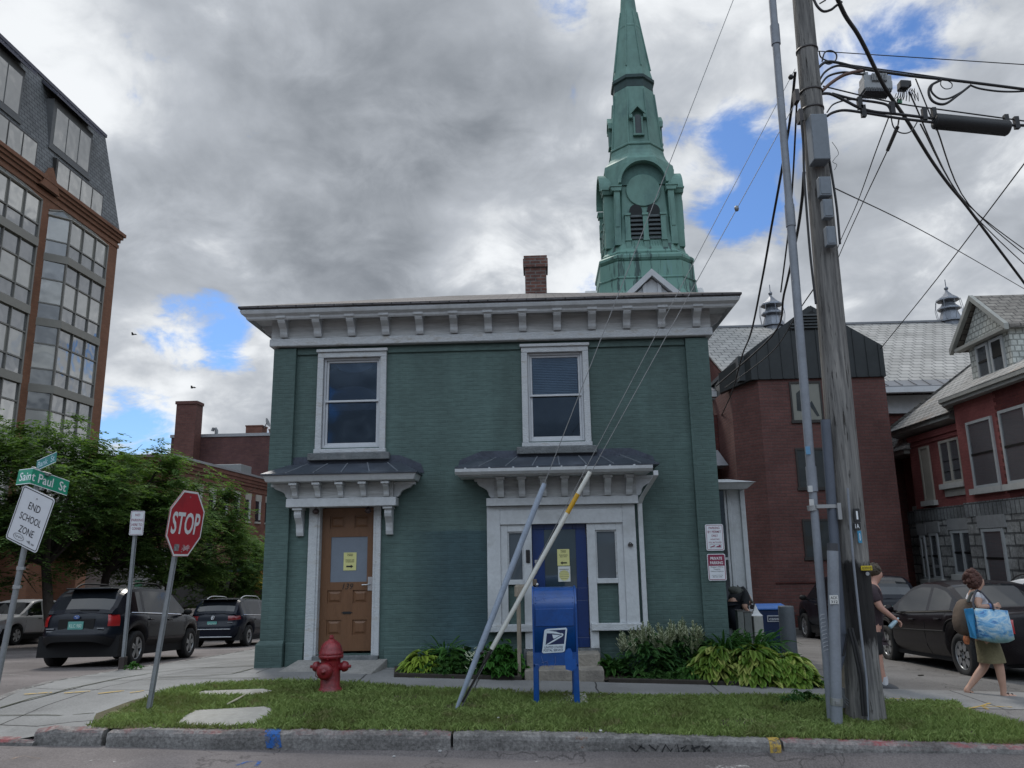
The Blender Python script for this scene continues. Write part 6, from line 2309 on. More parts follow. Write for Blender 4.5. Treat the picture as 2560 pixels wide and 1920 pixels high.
def words(s,tl,x,up,cx,cy,w_,h_,m,parent,nm='lettering',lift=.0016,bold=.0,shear=0.0):
 return text(s,tl+x*cx-up*cy,x,up,w_,h_,m,parent,nm,lift=lift,bold=bold,shear=shear)
def upost(base,top,parent,size=.05,name='post'):
 """U-channel sign post"""
 b_,t_=Vector(base),Vector(top)
 ax=(t_-b_).normalized()
 x=Vector((1,.25,0))
 x=(x-ax*x.dot(ax)).normalized()
 y=ax.cross(x)
 mb=MB()
 pr_=[(-.5,.0),(-.32,.0),(-.25,-.45),(.25,-.45),(.32,0),(.5,0),(.5,.08),(.28,.08),(.2,-.36),(-.2,-.36),(-.28,.08),(-.5,.08)]
 mb.loft([[p+x*(a*size)+y*(c*size)for a,c in pr_]for p in(b_,t_)],True,True,0,False)
 mb2=mb.build(name,M_galv,parent)
 return mb2
# stop sign
sb_=at(373,1768,8.75)
st_=at(466,1219,8.75)
g=gz(sb_.x,8.75)
stop=thing('stop_sign',(sb_.x,8.75,g),'red octagonal stop sign on a leaning steel post in the grass','stop sign')
axv=(st_-sb_).normalized()
upost(sb_-axv*.25,st_-axv*.10,stop,.06)
yaw=R(85)
xs_=Vector((math.cos(yaw),math.sin(yaw),0))
xs_=(xs_-axv*xs_.dot(axv)).normalized()
W_=.735
c0=at(458,1308,8.73)
tl=c0-xs_*W_/2+axv*W_/2+xs_.cross(axv)*.035
k=.2929
OCT=[(k,0),(1-k,0),(1,k),(1,1-k),(1-k,1),(k,1),(0,1-k),(0,k)]
pnl=plate('panel',tl,xs_,axv,W_,W_,M_sred,stop,ngon=OCT)
plate('panel_back',tl,xs_,axv,W_,W_,M_alu,stop,ngon=OCT,back=.0032)
border('border',tl,xs_,axv,W_,W_,M_ltwhite,pnl,.004,.022,ngon=OCT)
words('STOP',tl,xs_,axv,W_*.5,W_*.5,W_*.80,W_*.335,M_ltwhite,pnl,bold=.022)
mb=MB()
nn=xs_.cross(axv)
for fx,fy in((.5,.10),(.5,.93)):
 q=tl+xs_*W_*fx-axv*W_*fy
 mb.tube([q,q+nn*.006],.009,8)
mb.build('bolt',M_alu,stop)
plate('sticker',tl+xs_*.20-axv*.60+nn*.0025,xs_,axv,.10,.075,mat('grey_sticker',(.25,.25,.26),.6,var=.5,vs=30),pnl,r=.008,th=.001)
mb=MB()
rr=random.Random(4)
pts=[]
for k in range(26):
 a=k*1.9
 pts.append(tl+xs_*(.44+.075*math.cos(a)*(1-.3*math.sin(k)))-axv*(.64+.035*math.sin(a*1.3))+nn*.003)
mb.tube(pts,.0022,4)
mb.build('scratched_tag',mat('pale_scratch',(.62,.45,.47),.6),pnl)
# no parking sign
p0_,p1_=at(306,1668,13.0),at(342,1290,13.0)
g=gz(p0_.x,13.0)
npk=thing('no_parking_sign',(p0_.x,13.0,g),'small white no parking here to corner sign on a thin steel post by the kerb','parking sign')
ax2=(p1_-p0_).normalized()
upost(p0_-ax2*.2,p1_,npk,.07)
mb=MB()
mb.cbox(p0_+Vector((0,0,.05)),.10,.10,.22)
mb.build('post_sleeve',mat('rusty_dark',(.04,.03,.028),.8,var=.3),npk,bevel=.01)
tl,xx,up,w_,h_=frame_of(at(328,1277,12.9),at(363,1277,12.98),at(321,1335,12.9))
up=ax2
xx=(xx-up*xx.dot(up)).normalized()
h_=.405
pn=plate('panel',tl,xx,up,w_,h_,M_sw,npk,r=.02)
border('border',tl,xx,up,w_,h_,M_maroon,pn,.010,.005,r=.016)
for k_,(s_,f,ww)in enumerate((('NO',.17,.34),('PARKING',.38,.80),('HERE TO',.57,.74),('CORNER',.73,.66))):
 words(s_,tl,xx,up,w_/2,h_*f,w_*ww,h_*.105,M_maroon,pn,bold=.008)
# street names and end of school zone
q_=lambda x,y:(0+x/5.185,1080+y/5.185)
YB=8.35
nb,nt_=at(18,1580,YB),at(100,1175,YB)
g=gz(nb.x,YB)
ax3=(nt_-nb).normalized()
foot=nb+ax3*((g-nb.z)/ax3 .z-.2)
stn=thing('street_name_post',(foot.x,YB,g),'leaning tubular post with green street name blades and a white school zone sign','street sign')
mb=MB()
mb.tube([foot,at(95,1205,YB)],.030,12)
mb.build('post',M_galv,stn)
for f in(.62,.55,.72):
 mb=MB()
 c=foot.lerp(nt_,f)
 mb.tube([c-ax3*.018,c+ax3*.018],.036,12)
 mb.cbox(c+Vector((.04,-.02,0)),.05,.03,.03)
 mb.build('clamp',M_alu,stn)
tl,xx,up,w_,h_=frame_of(at(*q_(310,680),YB-.12),at(*q_(718,875),YB-.20),at(*q_(65,1370),YB-.01))
pn=plate('school_zone_panel',tl,xx,up,w_,h_,M_sw,stn,r=.035)
border('border',tl,xx,up,w_,h_,M_sblack,pn,.012,.009,r=.026)
for s_,f,ww in(('END',.29,.36),('SCHOOL',.51,.66),('ZONE',.73,.46)):
 words(s_,tl,xx,up,w_*.52,h_*f,w_*ww,h_*.125,M_sblack,pn,bold=.004)
mb=MB()
nn=xx.cross(up)
oc=tl+xx*w_*.36-up*h_*.875+nn*.002
pts=[oc+xx*.075*math.cos(a)+up*.034*math.sin(a)for a in[2*math.pi*k/20 for k in range(21)]]
mb.tube(pts,.002,4)
mb.tube([oc+xx*(-.055+.012*k)+up*(.012*math.sin(k*2.3))for k in range(10)],.0025,4)
mb.tube([oc+xx*(.12+.008*k)+up*(.018*math.sin(k*2.9)-.004)for k in range(7)],.0025,4)
mb.tube([oc+xx*(.185+.006*k)+up*(.010*math.sin(k*2.1)-.012)for k in range(8)],.002,4)
mb.build('scribble',mat('marker_grey',(.12,.12,.13),.7),pn)
mb=MB()
for fx,fy in((.5,.13),(.5,.965)):
 q=tl+xx*w_*fx-up*h_*fy
 mb.tube([q,q+nn*.006],.007,8)
mb.build('bolt',M_alu,stn)
a_,b_,c_=at(*q_(250,490),YB-.09),at(*q_(430,468),YB-.11),at(*q_(205,688),YB-.13)
tlA,xA,upA,wA,hA=frame_of(a_,b_,c_)
tlB,xB,upB,wB,hB=frame_of(b_,at(*q_(903,638),YB+.37),at(*q_(385,665),YB-.15))
hA=hB
M_sgreen2=mat('sign_sheet_green_shaded_side',(.012,.16,.15),.42,var=.08,vs=3)
blade=MB()
nB=xB.cross(upB)
eA,eB=tlB-xA*0,tlB
lA=tlB-xA*wA
blade.prism([lA,tlB,tlB-upB*hB,lA-upA*hA],-nB*.003)
blade.prism([tlB,tlB+xB*wB,tlB+xB*wB-upB*hB,tlB-upB*hB],-nB*.003)
bo_=blade.build('saint_paul_blade',M_sgreen,stn)
mb=MB()
for f0,f1 in((-.01,.035),(.965,1.01)):
 mb.prism([tlB-upB*hB*f0,tlB+xB*wB-upB*hB*f0,tlB+xB*wB-upB*hB*f1,tlB-upB*hB*f1],nB*.001)
 mb.prism([lA-upA*hA*f0,tlB-upB*hB*f0,tlB-upB*hB*f1,lA-upA*hA*f1],nB*.001)
mb.build('blade_edge',M_ltwhite,bo_)
words('Sain',lA,xA,upA,wA*.575,hA*.50,wA*.82,hA*.56,M_ltwhite,bo_,bold=.01)
words('t Paul  St',tlB,xB,upB,wB*.475,hB*.50,wB*.93,hB*.60,M_ltwhite,bo_,bold=.01)
tlC,xC,upC,wC,hC=frame_of(at(*q_(480,372),YB+.02),at(*q_(737,255),YB-.08),at(*q_(462,500),YB-.01))
nC=xC.cross(upC)
hC=.125
bk=MB()
bk.prism([tlC,tlC+xC*wC,tlC+xC*wC-upC*hC,tlC-upC*hC],-nC*.003)
bo2=bk.build('bank_blade',mat('sign_sheet_teal',(.012,.17,.16),.42,var=.08),stn)
mb=MB()
for f0,f1 in((-.01,.04),(.96,1.01)):
 mb.prism([tlC-upC*hC*f0,tlC+xC*wC-upC*hC*f0,tlC+xC*wC-upC*hC*f1,tlC-upC*hC*f1],nC*.001)
mb.build('blade_edge',M_ltwhite,bo2)
words('Bank  St',tlC,xC,upC,wC*.5,hC*.5,wC*.86,hC*.58,mat('letter_blue_white',(.42,.55,.62),.5),bo2,bold=.008)
for p_ in(at(*q_(470,480),YB),at(*q_(600,540),YB+.06),at(*q_(510,725),YB+.02)):
 mb=MB()
 mb.cbox(p_,.09,.05,.03,Matrix.Rotation(.3,3,'Y'))
 mb.build('bracket',M_alu,stn)
# the two parking signs on the corner pier
PYF=WY-.07
for(u0,v0,v1,lab,kind)in((1762,1311,1377,'white parking by permit only sign with a tow truck picture on the corner pier',1),(1767,1385,1452,'white and maroon private parking sign below it on the corner pier',2)):
 tl=at(u0,v0,PYF-.02)
 w_,h_=.265,tl.z-at(u0,v1,PYF-.02).z
 x,up=Vector((1,0,0)),Vector((0,0,1))
 sg=thing('parking_sign',(tl.x,PYF-.02,tl.z-h_),lab,'parking sign')
 pn=plate('panel',tl,x,up,w_,h_,M_sw,sg,r=.025,th=.004)
 if kind==1:
  border('border',tl,x,up,w_,h_,M_maroon,pn,.012,.006,r=.018)
  for s_,f,ww,hh in(('PARKING',.14,.60,.09),('BY PERMIT',.29,.74,.09),('ONLY',.435,.36,.09),('VIOLATORS',.57,.50,.055),('WILL BE TOWED',.69,.72,.055)):
   words(s_,tl,x,up,w_*.5,h_*f,w_*ww,h_*hh,M_maroon,pn,bold=.006)
  border('picture_frame',tl+x*w_*.20-up*h_*.755,x,up,w_*.64,h_*.145,M_sblack,pn,0,.003,r=.006)
  mb=MB()
  o=tl+x*w_*.22-up*h_*.88+Vector((0,-.002,0))
  mb.add([o+Vector((a*w_,0,b_*h_))for a,b_ in((.02,0),(.28,.045),(.27,.075),(.20,.08),(.12,.055),(.02,.03))],[(0,1,2,3,4,5)])
  mb.add([o+Vector((a*w_,0,b_*h_))for a,b_ in((.34,.01),(.58,.01),(.58,.08),(.50,.10),(.46,.06),(.34,.05))],[(0,1,2,3,4,5)])
  mb.build('tow_picture',M_maroon,pn,norm=False)
 else:
  border('border',tl,x,up,w_,h_,M_maroon,pn,.010,.009,r=.02)
  plate('red_field',tl+x*.02-up*.018+Vector((0,-.0012,0)),x,up,w_-.04,h_*.40,M_maroon,pn,r=.006,th=.0008)
  for s_,f,ww,hh,m_ in(('PRIVATE',.17,.64,.11,M_ltwhite),('PARKING',.335,.70,.11,M_ltwhite)):
   words(s_,tl,x,up,w_*.5,h_*f,w_*ww,h_*hh,m_,pn,lift=.0025,bold=.02)
  for s_,f,ww,hh in(('Violators Will be',.49,.70,.05),('Towed at',.57,.38,.05),("Owner's Expense",.655,.70,.055),("Handy's Towing",.80,.60,.03),('802 862 0808',.86,.50,.03)):
   words(s_,tl,x,up,w_*.5,h_*f,w_*ww,h_*hh,M_sblack,pn,bold=.008)
# fire hydrant
hx,hy=-2.63,9.86
g=gz(hx,hy)
hyd=thing('fire_hydrant',(hx,hy,g),'worn red fire hydrant standing in the grass by the pavement','hydrant')
M_hyd=mat('hydrant_red',(.20,.012,.018),.42,var=.35,vs=9,bump=.35,bs=30,dirt=(.10,.015,.018),ds=5,coat=.15)
mb=MB()
mb.lathe([(.150,-.05),(.152,.02),(.125,.05),(.118,.06),(.118,.36),(.125,.385),(.150,.395),(.152,.425),(.142,.435)],(hx,hy,g),28)
mb.build('barrel',M_hyd,hyd)
mb=MB()
mb.lathe([(.146,.437),(.150,.455),(.138,.47),(.132,.50),(.112,.55),(.075,.585),(.045,.598),(.040,.61),(.001,.612)],(hx,hy,g),28)
mb.build('bonnet',M_hyd,hyd)
mb=MB()
mb.lathe([(.026,.612),(.028,.63),(.020,.66),(.001,.662)],(hx,hy,g),5,smooth=False)
mb.build('operating_nut',M_hyd,hyd)
ry=Matrix.Rotation(math.pi/2,3,'Y')
rxm=Matrix.Rotation(math.pi/2,3,'X')
for nm,rot,c,sc_ in(('side_outlet',ry,(hx+.10,hy,g+.29),.8),('side_outlet',Matrix.Rotation(-math.pi/2,3,'Y'),(hx-.10,hy,g+.29),.8),('pumper_outlet',rxm,(hx-.03,hy-.09,g+.255),1.25)):
 mb=MB()
 mb.lathe([(.060*sc_,0),(.060*sc_,.045),(.078*sc_,.05),(.080*sc_,.072),(.070*sc_,.10),(.056*sc_,.115),(.03*sc_,.12),(.018,.124),(.018,.15),(.001,.151)],c,18,rot)
 o_=mb.build(nm,M_hyd,hyd)
mb=MB()
ch=[(hx-.17,hy-.04,g+.24),(hx-.165,hy-.06,g+.19),(hx-.13,hy-.085,g+.17),(hx-.11,hy-.07,g+.2)]
mb.tube(ch,.006,5)
mb.build('chain',mat('rusty_chain',(.10,.05,.04),.7),hyd)
mb=MB()
for k in range(8):
 a=k*math.pi/4
 mb.tube([(hx+.14*math.cos(a),hy+.14*math.sin(a),g+.385),(hx+.14*math.cos(a),hy+.14*math.sin(a),g+.445)],.011,6)
mb.build('flange_bolt',M_hyd,hyd)
# mailbox
mY=9.30
mx0,mx1=at(1329,1475,mY).x,at(1440,1470,mY).x
mcx,mw=(mx0+mx1)/2,(mx1-mx0)
g=gz(mcx,mY)
box=thing('mailbox',(mcx,mY+.25,g),'blue round-topped street mailbox on four legs in the grass','mailbox')
M_mb=mat('mailbox_blue',(.004,.060,.25),.33,var=.18,vs=5,coat=.25,dirt=(.006,.05,.18),ds=4)
M_mb2=mat('mailbox_blue_repaint',(.006,.08,.33),.35,var=.12,vs=4,coat=.2)
zt,zb,zl=1.232,.36,g-.05
dpt=.52
def arch(y0,y1,zlo,ztop,n=16):
 """side outline: straight back and front, rounded top"""
 yc,ry_=(y0+y1)/2,(y1-y0)/2
 pts=[(y0,zlo)]
 for k in range(n+1):
  a=math.pi-math.pi*k/n
  pts.append((yc+ry_*math.cos(a),ztop-ry_*.92+ry_*.92*math.sin(a)))
 pts.append((y1,zlo))
 return pts
mb=MB()
e=.022
mb.prism([(mx0+e,y,z)for y,z in arch(mY+.012,mY+dpt-.012,zb,zt-.012)],(mw-2*e,0,0),smooth=True)
body=mb.build('body',M_mb,box)
for s_,xa in((0,mx0),(1,mx1-.020)):
 mb=MB()
 pts=arch(mY,mY+dpt,zb-.02,zt)
 mb.prism([(xa,y,z)for y,z in pts],(.020,0,0))
 mb.build('side_panel',M_mb,box,bevel=.006)
 for yy in(mY,mY+dpt-.045):
  lg=MB()
  lg.hexa([(xa-(.004 if s_==0 else.045)+.0,yy,zl),(xa+(.060 if s_==0 else.024),yy,zl),(xa+(.060 if s_==0 else.024),yy+.045,zl),(xa-(.004 if s_==0 else.045),yy+.045,zl),
(xa-(.0 if s_==0 else.040),yy,zb+.02),(xa+(.060 if s_==0 else.020),yy,zb+.02),(xa+(.060 if s_==0 else.020),yy+.045,zb+.02),(xa-(.0 if s_==0 else.040),yy+.045,zb+.02)])
  lg.build('leg',M_mb,box,bevel=.008)
mb=MB()
sk=[(mx0+.02,zb+.14),(mx1-.02,zb+.14),(mx1-.02,zb-.06),(mx1-.05,zb-.055),(mx1-.075,zb-.01),(mx1-.11,zb),(mx0+.11,zb),(mx0+.075,zb-.01),(mx0+.05,zb-.055),(mx0+.02,zb-.06)]
mb.prism([(x,mY+.002,z)for x,z in sk],(0,.02,0))
mb.build('front_skirt',M_mb,box)
mb=MB()
mb.box(mx0+.04,mx1-.04,mY+.002,mY+.011,.79,.985)
mb.build('front_panel',M_mb,body,bevel=.004)
mb=MB()
for x in(mx0+.045,mx1-.045):
 for z in(.80,.975,1.05,1.11):
  mb.sphere((x,mY+.004+(.0 if z<1 else(z-.99)*.22),z),.006,6)
mb.build('rivet',M_mb,body)
x,up=Vector((1,0,0)),Vector((0,0,1))
eY=mY-.001
C_=lambda a,b_:at(1300+a/4.88,1440+b_/4.88,eY)
def flat(name,pts,m,parent,lift):
 mb=MB()
 mb.add([C_(a,b_)+Vector((0,-lift,0))for a,b_ in pts],[list(range(len(pts)))])
 return mb.build(name,m,parent,norm=False)
em=MB()
P4=[(303,655),(330,645),(560,630),(575,642),(572,670),(548,905),(535,925),(510,930),(285,942),(268,930),(272,900),(296,670)]
em.prism([C_(a,b_)+Vector((0,-.001,0))for a,b_ in P4],(0,-.0015,0))
emo=em.build('emblem',mat('decal_white',(.55,.62,.68),.5,var=.06),box)
M_decal=mat('decal_navy',(.010,.020,.075),.4)
flat('emblem_field',[(330,666),(556,652),(538,828),(312,842)],M_decal,emo,.0032)
M_dw=MATS['decal_white']
flat('emblem_wing',[(312,675),(345,666),(440,680),(486,696),(500,700),(492,708),(470,706),(400,700),(312,698)],M_dw,emo,.0044)
flat('emblem_head',[(486,704),(510,697),(526,703),(530,716),(520,735),(512,716),(495,712)],M_dw,emo,.0044)
flat('emblem_neck',[(392,714),(470,718),(500,716),(470,732),(425,762),(405,760)],M_dw,emo,.0044)
flat('emblem_beak',[(314,838),(400,786),(470,742),(500,728),(518,722),(516,738),(430,788),(345,836)],M_dw,emo,.0044)
for s_,cy,w2 in(('UNITED STATES',868,225),('POSTAL SERVICE',905,238)):
 c=C_(410-(cy-868)*.12,cy)
 text(s_,c+Vector((0,-.003,0)),(1,0,.015),(0,0,1),(C_(520,868)-C_(520-w2,868)).length,(C_(400,855)-C_(400,884)).length,M_decal,emo,'lettering',lift=.001,bold=.012,shear=.12)
mb=MB()
mb.prism([C_(a,b_)+Vector((0,-.0006,0))for a,b_ in((555,905),(590,880),(620,885),(640,930),(640,1010),(680,1020),(680,1130),(640,1160),(560,1140),(540,1000))],(0,-.0008,0))
mb.build('repainted_patch',M_mb2,body)
mb=MB()
for pts in([(258,975),(285,1060),(300,1118)],[(262,1060),(330,1040),(350,1110)],[(305,1100),(340,1030),(345,1090),(400,1120)],[(430,980),(432,1060),(405,1110)],[(230,1080),(240,1130)],[(355,1135),(420,1122)],[(285,205),(300,235)],[(275,295),(290,265),(310,300)],[(405,270),(440,275)]):
 mb.tube([C_(a,b_)+Vector((0,-.002 if b_>400 else.0,0))for a,b_ in pts],.0018,4)
mb.build('scratched_tag',mat('blue_scratch',(.12,.16,.34),.6),body)
pad=MB()
pad.box(mcx-.30,mcx+.36,mY+.02,mY+.6,g-.1,g+.02)
tag(pad.build('concrete_pad',M_slab,bevel=.01),'small concrete pad under the blue mailbox','pad')
# guy wires with their guards
M_wire=mat('steel_wire',(.22,.225,.23),.5,metal=.5)
M_cable=mat('black_cable',(.018,.018,.02),.6)
A0=atg(1140,1775)
PTOP=at(1955,-312,9.05)
M_gtube=mat('grey_plastic_guard',(.27,.32,.40),.5,var=.15,vs=6,dirt=(.20,.23,.28),ds=5)
M_wtube=mat('white_plastic_guard',(.58,.58,.54),.5,var=.1,vs=6,dirt=(.42,.41,.36),ds=6)
M_ytube=mat('yellow_plastic_guard',(.50,.28,.015),.5,var=.08)
def along(a,b_,pa,pb):
 return a.lerp(b_,pa),a.lerp(b_,pb)
gw=thing('guy_wire',tuple(A0),'long guy wire rising from the grass with a grey plastic guard on its foot','guy wire')
P_hi=PTOP
def para(u,v,p,q):
 """parameter on pq whose image lies nearest the pixel (u, v)"""
 best=min(range(2001),key=lambda k:(lambda c:(c[0]-u)**2+(c[1]-v)**2)(projpx(p.lerp(q,k/2000))))
 return best/2000
def projpx(P_):
 c=CR.transposed()@(P_-Vector((0,0,EYE)))
 return(1280+F*c.x/-c.z,960-F*c.y/-c.z)
t1=para(1362,1209,A0,P_hi)
mb=MB()
mb.tube([A0-(P_hi-A0).normalized()*.15,P_hi],.0055,6)
mb.build('wire',M_wire,gw)
mb=MB()
dirw=(P_hi-A0)
tA,tB=t1*.13,t1
a_,b_=A0 .lerp(P_hi,tA),A0 .lerp(P_hi,tB)
mb.tube([A0 .lerp(P_hi,.001),A0 .lerp(P_hi,t1*.04),a_,A0 .lerp(P_hi,t1*.3),A0 .lerp(P_hi,t1*.93),b_],[.018,.022,.030,.034,.034,.026],12)
mb.build('guard',M_gtube,gw)
mb=MB()
c=A0 .lerp(P_hi,t1*.24)
mb.tube([c+Vector((.03,-.02,0)),c+Vector((.06,-.05,.02))],.014,8)
mb.tube([A0+Vector((0,0,-.1)),A0 .lerp(P_hi,t1*.03)],.016,8)
mb.build('anchor_fitting',mat('dark_bronze',(.05,.045,.045)),gw)
B0=A0+Vector((.02,.06,0))
PA,PB=at(1988,172,8.9),at(1993,249,8.88)
gw2=thing('guy_wire',tuple(B0),'guy wire to the pole with a white and yellow plastic guard sleeve','guy wire')
mb=MB()
mb.tube([B0-Vector((.05,0,.12)),PB],.005,6)
for f in(.80,):
 c=B0 .lerp(PB,f)
 mb.sphere(c,.03,8,0,(1,1,1.4))
mb.build('wire',M_wire,gw2)
tw0,tw1=para(1223,1619,B0,PB),para(1471,1178,B0,PB)
ty0,ty1=para(1414,1280,B0,PB),para(1441,1232,B0,PB)
mb=MB()
mb.tube([B0 .lerp(PB,tw0),B0 .lerp(PB,ty0)],.026,12)
mb.tube([B0 .lerp(PB,ty1),B0 .lerp(PB,tw1)],.026,12)
mb.build('white_guard',M_wtube,gw2)
mb=MB()
mb.tube([B0 .lerp(PB,ty0),B0 .lerp(PB,ty1)],.0265,12)
mb.build('yellow_band',M_ytube,gw2)
mb=MB()
mb.tube([B0 .lerp(PB,.01),B0 .lerp(PB,tw0+.005)],.012,8)
mb.tube([B0 .lerp(PB,tw0-.02),B0 .lerp(PB,tw0-.005)],.022,8)
mb.build('turnbuckle',MATS['dark_bronze'],gw2)
gw3=thing('guy_wire',tuple(A0+Vector((-.02,.1,0))),'thin bare guy wire to the pole passing behind the white sleeve','guy wire')
mb=MB()
mb.tube([A0+Vector((-.02,.1,-.1)),PA],.0045,6)
mb.build('wire',M_wire,gw3)
mb=MB()
mb.sphere((A0+Vector((-.02,.1,0))).lerp(PA,.985),.035,8)
mb.build('insulator',M_cable,gw3)
# utility pole, conduits, cables
PY_=8.95
W2=lambda x,y:(1880+x/3.253,y/3.253)
R1=lambda x,y:(1740+x/2.6976,700+y/2.6976)
R2=lambda x,y:(1740+x/2.6976,1250+y/2.6976)
def polemat():
 m,t,b=pr('weathered_pole_wood')
 pos=t.add('ShaderNodeNewGeometry').outputs['Position']
 x,y,z=t.sep(pos)
 st=t.noise(t.vmath('MULTIPLY',pos,(26,26,1.3)),1,7,.65)
 c=t.mix(t.ramp(st,.3,.7),(.095,.093,.092,1),(.235,.228,.218,1))
 c=t.mix(t.ramp(t.noise(t.vmath('MULTIPLY',pos,(7,7,.8)),1.3,6,.7),.5,.7,0,.7),c,(.31,.295,.275,1))
 ck=t.noise(t.vmath('MULTIPLY',pos,(34,34,2.2)),1.1,5,.7)
 c=t.mix(t.ramp(ck,.62,.68,0,.9),c,(.035,.03,.026,1))
 e=t.math('MULTIPLY',t.math('SUBTRACT',t.noise(t.vmath('MULTIPLY',pos,(6,6,2.5)),1.5,6,.7),.5),.55)
 zz_=t.math('ADD',z,e)
 band=t.math('MULTIPLY',t.ramp(zz_,.52,.66),t.ramp(zz_,1.52,1.44))
 band=t.math('MULTIPLY',band,t.ramp(x,3.27,3.33))
 c=t.mix(t.math('MULTIPLY',band,.93),c,(.012,.011,.012,1))
 t.l.new(c,b.inputs['Base Color'])
 b.inputs['Roughness'].default_value=.85
 b.inputs['Specular IOR Level'].default_value=.25
 bn=t.add('ShaderNodeBump')
 bn.inputs['Strength'].default_value=1.0
 bn.inputs['Distance'].default_value=.015
 t.l.new(t.math('SUBTRACT',st,t.math('MULTIPLY',t.ramp(ck,.6,.68),1.0)),bn.inputs['Height'])
 t.l.new(bn.outputs[0],b.inputs['Normal'])
 return m
M_pole=polemat()
M_condgrey=mat('conduit_grey',(.215,.235,.27),.5,var=.12,vs=5,dirt=(.17,.18,.20),ds=3,metal=.1)
M_boxgrey=mat('equipment_grey',(.16,.185,.215),.5,var=.1,vs=3,dirt=(.12,.135,.155),ds=3)
pb0,pb1=at(2166,1790,PY_),at(2006,0,PY_)
pv=(pb1-pb0)
ptop=pb0+pv*1.28
g=gz(pb0 .x,PY_)
pole=thing('utility_pole',(pb0 .x,PY_,g),'tall weathered wooden utility pole at the right carrying the cable boxes','utility pole')
mb=MB()
rings=[]
rr=random.Random(9)
for k in range(60):
 f=k/59
 c=(pb0-pv*.05).lerp(ptop,f)
 r_=.187+(.105-.187)*f
 if f<.08:
  r_+=.03*(1-f/.08)
 rings.append([c+Vector((math.cos(a),math.sin(a),0))*(r_*(1+.02*math.sin(3*a+1.3)+.012*math.sin(7*a+f*9)))for a in[2*math.pi*j/26 for j in range(26)]])
mb.loft(rings,True,True,0,True)
mb.build('shaft',M_pole,pole)
def onpole(v):
 lo,hi=0.0,1.3
 for _ in range(40):
  m_=(lo+hi)/2
  if projpx(pb0+pv*m_)[1]>v:
   lo=m_
  else:
   hi=m_
 return pb0+pv*lo
def pbox(u0,u1,v0,v1,Y,dp,m,name,parent,bevel=.012):
 a,b_=at(u0,v0,Y),at(u1,v1,Y)
 mb=MB()
 mb.cbox(((a.x+b_.x)/2,Y+dp/2,(a.z+b_.z)/2),abs(b_.x-a.x),dp,abs(a.z-b_.z),Matrix.Rotation(math.atan2(pv.x,pv.z),3,'Y'))
 return mb.build(name,m,parent,bevel=bevel)
pbox(*[W2(472,0)[0],W2(648,0)[0],W2(0,925)[1],W2(0,1290)[1]],PY_-.33,.20,M_boxgrey,'cable_cabinet',pole)
for u0,u1,v0,v1 in((2046,2082,441,488),(2056,2086,497,543),(2064,2093,565,612)):
 o_=pbox(u0,u1,v0,v1,PY_-.28,.10,M_boxgrey,'junction_box',pole)
 pbox(u0+4,u1-4,v0+5,v1-5,PY_-.286,.01,M_boxgrey,'box_lid',o_,.003)
mb=MB()
g0,g1=at(2108,1662,PY_-.10),at(2063,1050,PY_-.12)
gd=(g1-g0)
rings=[]
for q in(g0+gd*.12,g1):
 rings.append([q+Vector((.055*math.cos(a),-.06*math.sin(a),0))for a in[math.pi*j/8 for j in range(9)]])
mb.loft(rings,True,True,0,True)
mb.build('cable_guard',mat('guard_slate_grey',(.085,.10,.13),.5,var=.1),pole)
mb=MB()
a_=g0+gd*.12
mb.tube([g0+gd*.15,a_-Vector((.02,.02,.20)),a_+Vector((-.10,-.05,-.42))],[.05,.045,.03],8)
mb.build('guard_tail',mat('guard_slate_grey',(0,0,0)),pole)
mb=MB()
for k,dx in enumerate((0,.03)):
 a_=at(2122,1570,PY_-.26)
 mb.tube([a_+Vector((dx,0,0)),at(2133,1612,PY_-.26)+Vector((dx,0,0)),at(2150,1690,PY_-.25)+Vector((dx,0,0)),at(2158,1790,PY_-.24)+Vector((dx,0,0))],.016,6)
mb.tube([at(2122,1570,PY_-.2),at(2112,1620,PY_-.2),at(2108,1640,PY_-.2)],.012,6)
mb.build('cable',M_cable,pole)
mb=MB()
pts=[at(u,v,PY_-.23)for u,v in((2170,1800),(2166,1700),(2150,1560),(2133,1400),(2119,1220))]
mb.tube(pts,.014,8)
mb.build('ground_conduit',M_condgrey,pole)
def ptag(u0,v0,u1,v1,m,name,s_=None,col_=None,k=1.0):
 a,b_=at(u0,v0,PY_-.205),at(u1,v1,PY_-.205)
 mb=MB()
 c=(a+b_)/2
 mb.box(a.x,b_.x,PY_-.215,PY_-.20,b_.z,a.z)
 o_=mb.build(name,m,pole,bevel=.002)
 if s_:
  text(s_,(c.x,PY_-.215,c.z),(1,0,0),(0,0,1),(b_.x-a.x)*.62*k,(a.z-b_.z)*.62,col_,o_,lift=.0015,bold=.01)
 return o_
def r2(x,y):
 return R2(x,y)
ptag(*r2(1058,58),*r2(1110,148),mat('tag_black',(.02,.02,.022),.6),'pole_tag','1',M_ltwhite,.45)
ptag(*r2(1058,152),*r2(1112,200),mat('tag_black',(.02,.02,.022),.6),'pole_tag','1A',M_ltwhite,.9)
ptag(*r2(1086,208),*r2(1120,290),mat('tag_blue',(.05,.25,.42),.5),'pole_sticker','0',M_ltwhite,.6)
ptag(*r2(1110,444),*r2(1188,474),mat('tag_yellow',(.55,.42,.02),.5),'pole_tag','03910',M_sblack,1.35)
mb=MB()
q=at(*r2(1156,497),PY_-.2)
mb.lathe([(.02,0),(.02,.006)],q,12,Matrix.Rotation(math.pi/2,3,'X'))
mb.build('tag_disc',M_alu,pole)
for v in(128,232,276):
 mb=MB()
 c=onpole(v)
 r_=.187+(.105-.187)*(((c-pb0).length/pv.length)+.05)/1.33
 mb.lathe([(r_-.01,-.012),(r_+.010,-.012),(r_+.010,.012),(r_-.01,.012)],c,22)
 mb.build('steel_band',mat('dark_bronze',(.05,.045,.045)),pole)
